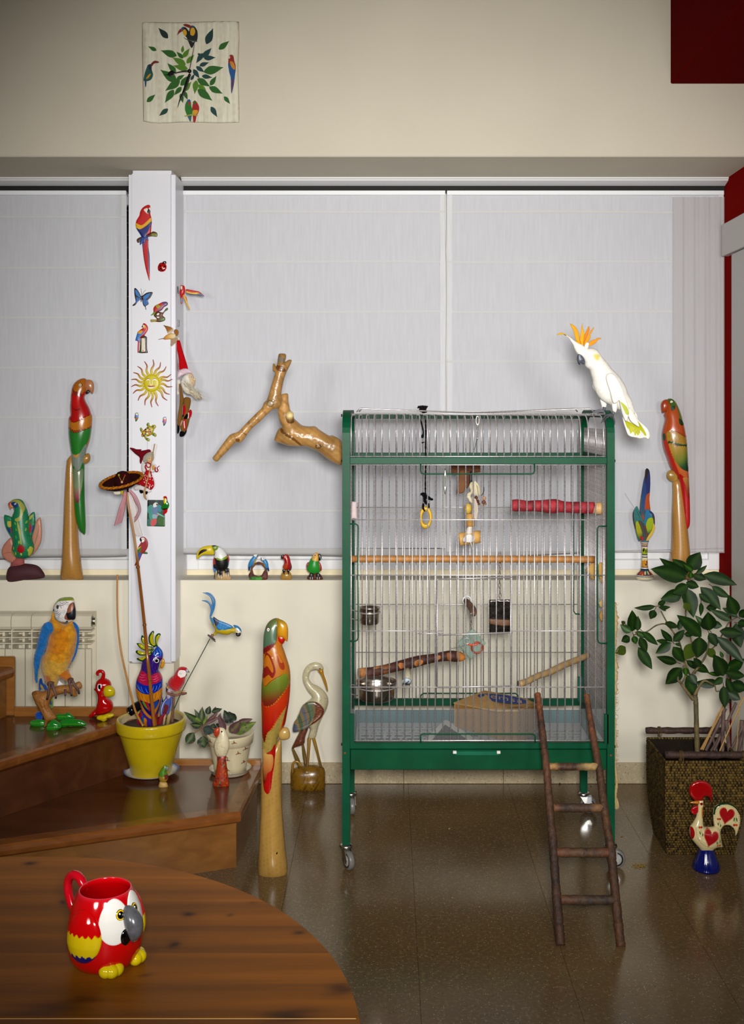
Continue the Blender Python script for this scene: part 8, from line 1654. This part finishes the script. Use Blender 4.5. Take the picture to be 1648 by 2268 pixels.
LG, LM, LY = '#16320c', '#1c420c', '#4a5a18'
LV = [(850, 290, 480, 190, 92), (860, 250, 570, 75, 55), (860, 250, 705, 85, 66), (885, 200, 1000, 15, 88), (860, 255, 650, 265, 50), (920, 215, 825, 140, 38, 'm'), (950, 240, 1070, 150, 26), (920, 250, 1060, 300, 48), (1030, 250, 1385, 360, 68), (895, 290, 900, 215, 34, 'm'), (850, 330, 985, 380, 48), (870, 360, 705, 445, 62), (810, 440, 582, 508, 72), (850, 390, 930, 702, 80), (1000, 380, 1215, 622, 66), (1120, 370, 1315, 490, 44), (985, 450, 1112, 552, 40), (830, 545, 890, 632, 38, 'y'), (1005, 540, 1000, 685, 26), (1060, 600, 1190, 580, 40), (830, 440, 825, 525, 24),
    (530, 580, 303, 598, 30), (555, 565, 640, 510, 30), (560, 590, 688, 588, 24), (520, 620, 475, 716, 44), (590, 590, 640, 632, 18), (285, 845, 285, 620, 62), (340, 840, 345, 680, 36), (275, 850, 160, 770, 42, 'm'), (260, 900, 172, 950, 45), (300, 890, 325, 978, 36, 'm'), (215, 1005, 108, 1075, 54, 'y'), (315, 850, 442, 915, 32, 'm'), (395, 845, 556, 988, 40), (365, 905, 440, 1060, 46), (350, 1010, 496, 1242, 58), (210, 765, 172, 735, 22, 'y'),
    (630, 750, 775, 800, 36), (775, 830, 790, 700, 30), (705, 950, 583, 818, 36), (715, 950, 836, 825, 46), (690, 960, 530, 1076, 54), (660, 960, 535, 938, 28), (735, 970, 800, 1000, 18, 'm'), (715, 1005, 830, 1172, 62), (920, 970, 838, 1142, 76, 'y'), (1010, 900, 752, 672, 74), (990, 900, 972, 1122, 84), (1090, 830, 942, 675, 40, 'm'), (1100, 830, 1080, 640, 84), (1200, 840, 1450, 870, 58), (1090, 860, 1172, 1002, 54), (1085, 1020, 1158, 1122, 46, 'y'), (1320, 730, 1098, 615, 44), (1385, 690, 1228, 598, 38), (1380, 665, 1295, 462, 72), (1370, 760, 1425, 1018, 74), (1390, 755, 1490, 770, 46), (1405, 690, 1490, 610, 46), (1170, 900, 1455, 1175, 62), (830, 870, 930, 880, 30), (1110, 760, 1230, 790, 44), (1400, 860, 1500, 900, 50),
    (755, 1170, 538, 1108, 46), (800, 1225, 634, 1398, 76), (840, 1220, 850, 1310, 36, 'm'), (855, 1150, 975, 1248, 36), (920, 1190, 1092, 1276, 48), (860, 1300, 965, 1548, 64), (890, 1290, 960, 1400, 46), (1240, 1310, 1140, 1085, 84), (1225, 1290, 1072, 1278, 26, 'm'), (1190, 1375, 928, 1380, 52), (1240, 1290, 1312, 1205, 32, 'm'), (1270, 1330, 1392, 1562, 46), (1240, 1415, 1255, 1648, 60), (1300, 1380, 1300, 1600, 50), (1270, 1270, 1470, 1310, 56), (1280, 1230, 1460, 1130, 66), (1310, 1400, 1490, 1450, 70), (1235, 1330, 1130, 1395, 40), (1235, 1120, 1205, 1050, 20, 'm'), (1000, 1210, 930, 1120, 44), (1290, 1480, 1420, 1560, 50), (960, 1260, 1010, 1180, 36)]
rnd = random.Random(8)
for i, q in enumerate(LV):
    kind = q[5] if len(q) > 5 else 'g'; c = {'g': rnd.choice([LG, '#142e0a', '#1a380c']), 'm': LM, 'y': LY}[kind]
    x0_, y0_, x1_, y1_ = (1340 + q[0] / 4.724, 1220 + q[1] / 4.724, 1340 + q[2] / 4.724, 1220 + q[3] / 4.724)
    yb = Yp + rnd.uniform(-.06, .06); yt = yb + rnd.uniform(-.07, .04)
    if x1_ > 1625: yt = min(yt, 3.74)
    leaf3('leaf', hp, (x0_, y0_, x1_, y1_, q[4] / 4.724), yb, yt, c, '#3a5a1a' if kind != 'm' else '#5a8a28', .28, .02, LEAF, '#2e4a1a', i)
    L_ = math.hypot(x1_ - x0_, y1_ - y0_)
    if i % 3 == 0:
        ux, uy = (x0_ - x1_) / L_, (y0_ - y1_) / L_; tubep('leaf_stalk', [[x0_ + ux * -2, y0_ + uy * -2, .8], [x0_ + ux * 8, y0_ + uy * 8, .8]], yb, hp, LEAF, '#5a2a1c', 5, 0)
# ---- dried sticks standing in the basket
for q, c, mt in (('1000,2080,7 1120,1850,7 1230,1620,6', 0, 0), ('1025,2085,7 1140,1840,7 1245,1625,6', 0, 0), ('1200,2095,8 1330,1800,8 1462,1515,7', 0, 0), ('1375,2095,5 1395,1800,5 1412,1490,5', 0, 0), ('1010,2080,7 1100,1900,7 1190,1690,6', 0, 0)):
    tag(tubep('dried_reed', vN(q), 3.72 - .03 * RNG.random(), None, WOOD, '#b08a4c', 7, 4), 'thin pale yellow dried reed leaning in the woven basket', 'reed', 'pale dried reeds in the basket')
for q in ('1055,2090,16 1160,1880,17 1262,1650,17', '1230,2095,20 1235,1850,21 1245,1620,20', '1140,2090,14 1260,1840,16 1372,1590,15', '1300,2095,20 1285,1930,21 1270,1775,21', '1000,2085,14 1090,1930,15 1200,1730,14', '1170,2095,12 1140,2000,13 1120,1900,13', '1420,2095,22 1428,1930,22 1434,1775,22', '1310,2095,14 1385,1950,14 1462,1800,14', '1400,2095,17 1440,1920,18 1475,1760,18', '1110,2095,14 1190,1960,14 1240,1850,13'):
    tag(tubep('dried_stick', vN(q), 3.76 + .05 * RNG.random(), None, BARK, '#6e5850', 9, 4), 'purplish brown dried stick standing in the woven basket', 'stick', 'brown dried sticks in the basket')
# ---- painted rooster
Y = 3.54
t = T('rooster_figure', 'cream painted rooster with red comb and hearts on blue cone base', 'figurine', (Xat(1564, Y), Y, 0))
s = Y / F; CRM = '#d2c294'
lathe('base', [(29 * s, 0), (30.5 * s, 4 * s), (29 * s, 12 * s), (24 * s, 24 * s), (18 * s, 38 * s), (14 * s, 50 * s), (12.5 * s, 58 * s), (12 * s, 62 * s)], (Xat(1564.5, Y), Y, 0), t, GLOSS, '#0c1a66', 40)
HT = '#a01018'
def heart(cx_, cy_, w, ang): 
    p = []; a_ = math.radians(ang)
    for th in np.linspace(0, 2 * math.pi, 22, endpoint=False):
        x = 16 * math.sin(th) ** 3; y = -(13 * math.cos(th) - 5 * math.cos(2 * th) - 2 * math.cos(3 * th) - math.cos(4 * th)); x *= w / 16; y *= w / 13
        p.append([cx_ + x * math.cos(a_) - y * math.sin(a_), cy_ + x * math.sin(a_) + y * math.cos(a_)])
    return p
def vo(x, y): return 1400 + x / 5.968, 1580 + y / 5.968
def dots_(q, n, r=.85, c='#14120e'):
    P = cr(np.array(vO(q)), .5); ix = np.linspace(0, len(P) - 1, n).astype(int); return [(ell(P[i][0], P[i][1], r, r * .7, 0, 6), c, True) for i in ix]
def flow(x, y, a_=0):
    X_, Y_ = vo(x, y); r = []
    return [(stroke([[X_, Y_ + 2], [X_ + 1.5, Y_ + 9], [X_ + 5, Y_ + 17]], .7), '#3a1c14'), (ell(X_ - 2.2, Y_, 2.6, 2.4), '#b84a1c'), (ell(X_ + 2.2, Y_, 2.4, 2.4), '#a8301c'), (ell(X_ - 1.8, Y_ + 11, 1.3, 3.6, -10), '#2c6a2c'), (ell(X_ + 3.6, Y_ + 15, 1.2, 3.2, 10), '#2c6a2c')]
hb_ = vo(1015, 1610); ht_ = vo(1240, 1335)
inflate('tail', vO('1085,1510 1072,1400 1072,1300 1090,1240 1150,1195 1230,1178 1320,1198 1390,1258 1420,1340 1428,1430 1405,1540 1370,1622 1360,1560 1330,1510 1280,1475 1220,1475 1185,1510 1170,1560 1130,1565 1090,1535'), Y, t, GLOSS, CRM, [(vO('1075,1290 1090,1240 1150,1195 1230,1178 1320,1198 1390,1258 1422,1340 1405,1320 1360,1250 1290,1205 1220,1195 1150,1215 1100,1260 1085,1330 1072,1330'), '#143a1c'), (heart(ht_[0], ht_[1], 17.6, 12), '#b86a50'), (heart(ht_[0], ht_[1], 15.6, 12), HT)] + dots_('1090,1500 1092,1330 1110,1270 1170,1215 1240,1205 1320,1235 1385,1310 1408,1420 1395,1530 1375,1600', 36) + dots_('1095,1500 1130,1525 1165,1525', 6, 1) + flow(1140, 1385) + [(ell(*vo(1340, 1390), 1.5, 5, 8), '#2c6a2c'), (ell(*vo(1375, 1395), 1.3, 4.6, -8), '#2c6a2c'), (stroke(vO('1360,1300 1365,1380 1352,1450'), .7), '#3a1c14'), (ell(*vo(1340, 1465), 2.8), '#b03018'), (ell(*vo(1370, 1465), 2.8), '#b84a1c')], cap=5.5, n=380)
b = inflate('body', vO('885,1150 940,1150 943,1200 938,1400 945,1480 970,1500 1060,1500 1110,1490 1160,1530 1172,1600 1185,1700 1196,1768 1130,1770 1090,1785 1065,1810 1062,1828 905,1822 895,1790 850,1740 800,1680 775,1640 760,1580 765,1500 800,1450 840,1380 860,1300 872,1210'), Y - .004, t, GLOSS, CRM, [(vO('765,1500 790,1490 808,1540 805,1600 785,1650 765,1600'), HT), (heart(hb_[0], hb_[1], 17.4, 18), '#b86a50'), (heart(hb_[0], hb_[1], 15.4, 18), HT)] + dots_('845,1440 825,1520 840,1600 880,1670 950,1720 1040,1750 1110,1760 1180,1760', 34) + dots_('1150,1560 1165,1640 1180,1720', 10) + flow(885, 1480) + [(vO('915,1240 938,1235 935,1340 920,1390 910,1320'), '#c07a1c'), (ell(*vo(1100, 1680), 1.3, 4, -10), '#2c6a2c'), (ell(*vo(1148, 1670), 1.2, 4, 10), '#2c6a2c'), (stroke(vO('1130,1600 1130,1660 1115,1710'), .7), '#3a1c14'), (ell(*vo(1112, 1722), 2.6), '#c07a1c'), (ell(*vo(1145, 1722), 2.6), '#b8641c')], k=.85, n=560)
inflate('comb', vO('830,1146 770,1090 752,1020 770,950 830,900 910,885 990,905 1045,960 1060,1030 1055,1130 1040,1192 1030,1130 1000,1095 960,1090 935,1112 935,1152 890,1152'), Y - .006, t, GLOSS, '#9a0a10', cap=5.5, n=240)
inflate('wattle', vO('865,1215 875,1260 868,1310 830,1338 790,1325 775,1285 800,1240'), Y - .008, t, GLOSS, '#a81018', cap=4, n=80)
inflate('beak', vO('885,1158 885,1200 830,1195 765,1185 775,1172 830,1158'), Y - .008, t, GLOSS, '#b8741c', n=70)
eye(t, *vo(918, 1198), 3.2, fy(b, *vo(918, 1198)), [(1, '#b01414'), (.55, '#1a0c0a')])
# ---- crumbs on the floor
v = []; f = []; cc = []
rg = np.random.default_rng(9)
def crumb(x, y, r, c):
    Yc2 = H * F / (y - CY); X_ = Xat(x, Yc2); o = len(v); a_ = rg.random() * 6; s_ = r * Yc2 / F
    v.extend([(X_ + s_ * math.cos(a_ + k * 1.57) * (1.4 if k % 2 else .7), Yc2 + s_ * math.sin(a_ + k * 1.57) * (1.4 if k % 2 else .7), .0006) for k in range(4)] + [(X_, Yc2, .0006 + s_ * .9)]); f.extend([[o, o + 1, o + 4], [o + 1, o + 2, o + 4], [o + 2, o + 3, o + 4], [o + 3, o, o + 4], [o + 3, o + 2, o + 1, o]]); cc.extend([hx(c) * (.7 + .5 * rg.random())] * 5)
for i in range(70): crumb(1417 + 8 * rg.standard_normal(), 1918 + 2.6 * rg.standard_normal(), 1.6, '#8a7020')
for x, y, r, c in ((1240, 1737, 4, '#4a2a1c'), (1309, 1742, 2.2, '#2a3a8a'), (1377, 1853, 2.6, '#8a5a1c'), (1286, 1818, 3, '#6a4420'), (995, 1836, 3, '#9a9080'), (1002, 1989, 2, '#c8b468'), (1062, 2009, 1.6, '#d0b430'), (820, 1843, 2, '#b0a080')): crumb(x, y, r, c)
o = mk('crumbs', v, f, None, MATTE, np.array(cc), False, base=(Xat(1417, 3.56), 3.56, 0)); tag(o, 'yellow seed husks and crumbs scattered on the floor by the cage wheel', 'crumbs', kind='stuff')
# ---- parrot mug on the table
MX, MY = (233 - CX) / F * 1.475, 1.475
t = T('parrot_mug', 'glossy red parrot shaped mug with white face on pine table', 'mug', (MX, MY, ZT))
mp_ = [(r_, z_ * .94) for r_, z_ in [(.036, 0), (.042, .004), (.0472, .014), (.0502, .030), (.0507, .045), (.0490, .062), (.0458, .078), (.0412, .092), (.0372, .1015), (.0352, .1050)]]
RM = '#b8060c'
lathe('cup', [(.0005, 0), *mp_, (.0342, .0998), (.0330, .0989), (.0345, .091), (.039, .080), (.043, .050), (.040, .016), (.0005, .012)], (MX, MY, ZT), t, GLOSS, RM, 72, bands=[RM] * 9 + ['#b80a18', '#c02030', '#c84a58', '#b80a14', '#a80408', '#980206', '#900206', '#900206', '#900206'])
def ms(th, z, off=0.0):
    r = np.interp(z, [p[1] for p in mp_], [p[0] for p in mp_]) + off; a_ = math.radians(th); return (MX + r * math.sin(a_), MY - r * math.cos(a_), ZT + z)
def patch(name, th0, z0_, dth, dz_, bulge, colf, n=22, m=44, lift=.0004, tilt=0.0, mat=GLOSS):
    """curved raised oval on the cup wall"""
    v = [ms(th0, z0_, lift + bulge)]; cc = [colf(0, 0)]; f = []
    for i in range(1, n + 1):
        rho = i / n
        for k in range(m):
            a_ = 2 * math.pi * k / m; u, w = rho * math.cos(a_), rho * math.sin(a_); ur = u * math.cos(tilt) - w * math.sin(tilt); wr = u * math.sin(tilt) + w * math.cos(tilt)
            v.append(ms(th0 + dth * ur, z0_ + dz_ * wr, (lift + bulge * math.sqrt(max(0, 1 - rho ** 2))) if i < n else -.001)); cc.append(colf(u, w))
    f = [[0, 1 + k, 1 + (k + 1) % m] for k in range(m)] + [[1 + (i - 1) * m + k, 1 + i * m + k, 1 + i * m + (k + 1) % m, 1 + (i - 1) * m + (k + 1) % m] for i in range(1, n) for k in range(m)]
    return mk(name, v, f, t, mat, np.array([hx(c) for c in cc]))
TB = 56
for sg in (-1, 1):
    patch('face_patch', TB + sg * 25, .0705, 28, .0285, .0016, lambda u, w: '#dcdad4')
    et = TB + sg * 16
    patch('eye', et, .0790, 8.2, .0068, .0012, lambda u, w: '#1a1208' if math.hypot(u, w) > .9 else ('#d8b80c' if math.hypot(u, w) > .66 else ('#0a0808' if math.hypot(u, w) > .18 or True else '#fff')), lift=.0019)
    patch('eye_glint', et - 1.5, .0808, 1.6, .0014, .0004, lambda u, w: '#f4f4f0', n=4, m=12, lift=.0034)
    def wc(u, w):
        zz_ = w + .05 * math.sin(u * 24)
        return RM if zz_ > .12 else ('#c8b010' if zz_ > -.66 else '#141a6a')
    patch('wing', TB + sg * 80, .0535, 34, .034, .0065, wc, n=40, m=90, lift=.0002)
    for k in range(3):
        th = TB + sg * 31 + (k - 1) * 9; c_ = ms(th, .008, -.001 + (.004 if k == 1 else .001)); sphere('toe', c_, .0098, t, GLOSS, '#c8b40e', 18, (1, 1, .92))
# beak: swollen hook between the faces
bk_p = [ms(TB - 1, .0835, -.004), ms(TB - 1, .080, .002), ms(TB - 1, .072, .0075), ms(TB - 1, .063, .0100), ms(TB - 1, .054, .0090), ms(TB - 1, .046, .0055), ms(TB - 1, .0405, .0025)]
tube('beak', bk_p, [.003, .0085, .0118, .0120, .0095, .0054, .0012], t, vmat('grey_glaze', .22, coat=.2, var=.25, vscale=110), '#4c4c50', 20, smooth_path=.003)
patch('lower_beak', TB - 11, .0500, 8, .0105, .003, lambda u, w: '#0a0808', lift=.002, tilt=-.3)
hs = math.radians(TB + 180)
def hpnt(r, z): return (MX + r * math.sin(hs), MY - r * math.cos(hs), ZT + z)
tube('handle', [hpnt(*p) for p in ((.0395, .086), (.045, .095), (.055, .102), (.067, .101), (.0755, .091), (.0755, .076), (.068, .059), (.058, .046), (.047, .038))], [.006, .0062, .0062, .0062, .006, .006, .006, .0062, .0066], t, GLOSS, '#b00c20', 14, 1.0, smooth_path=.004)
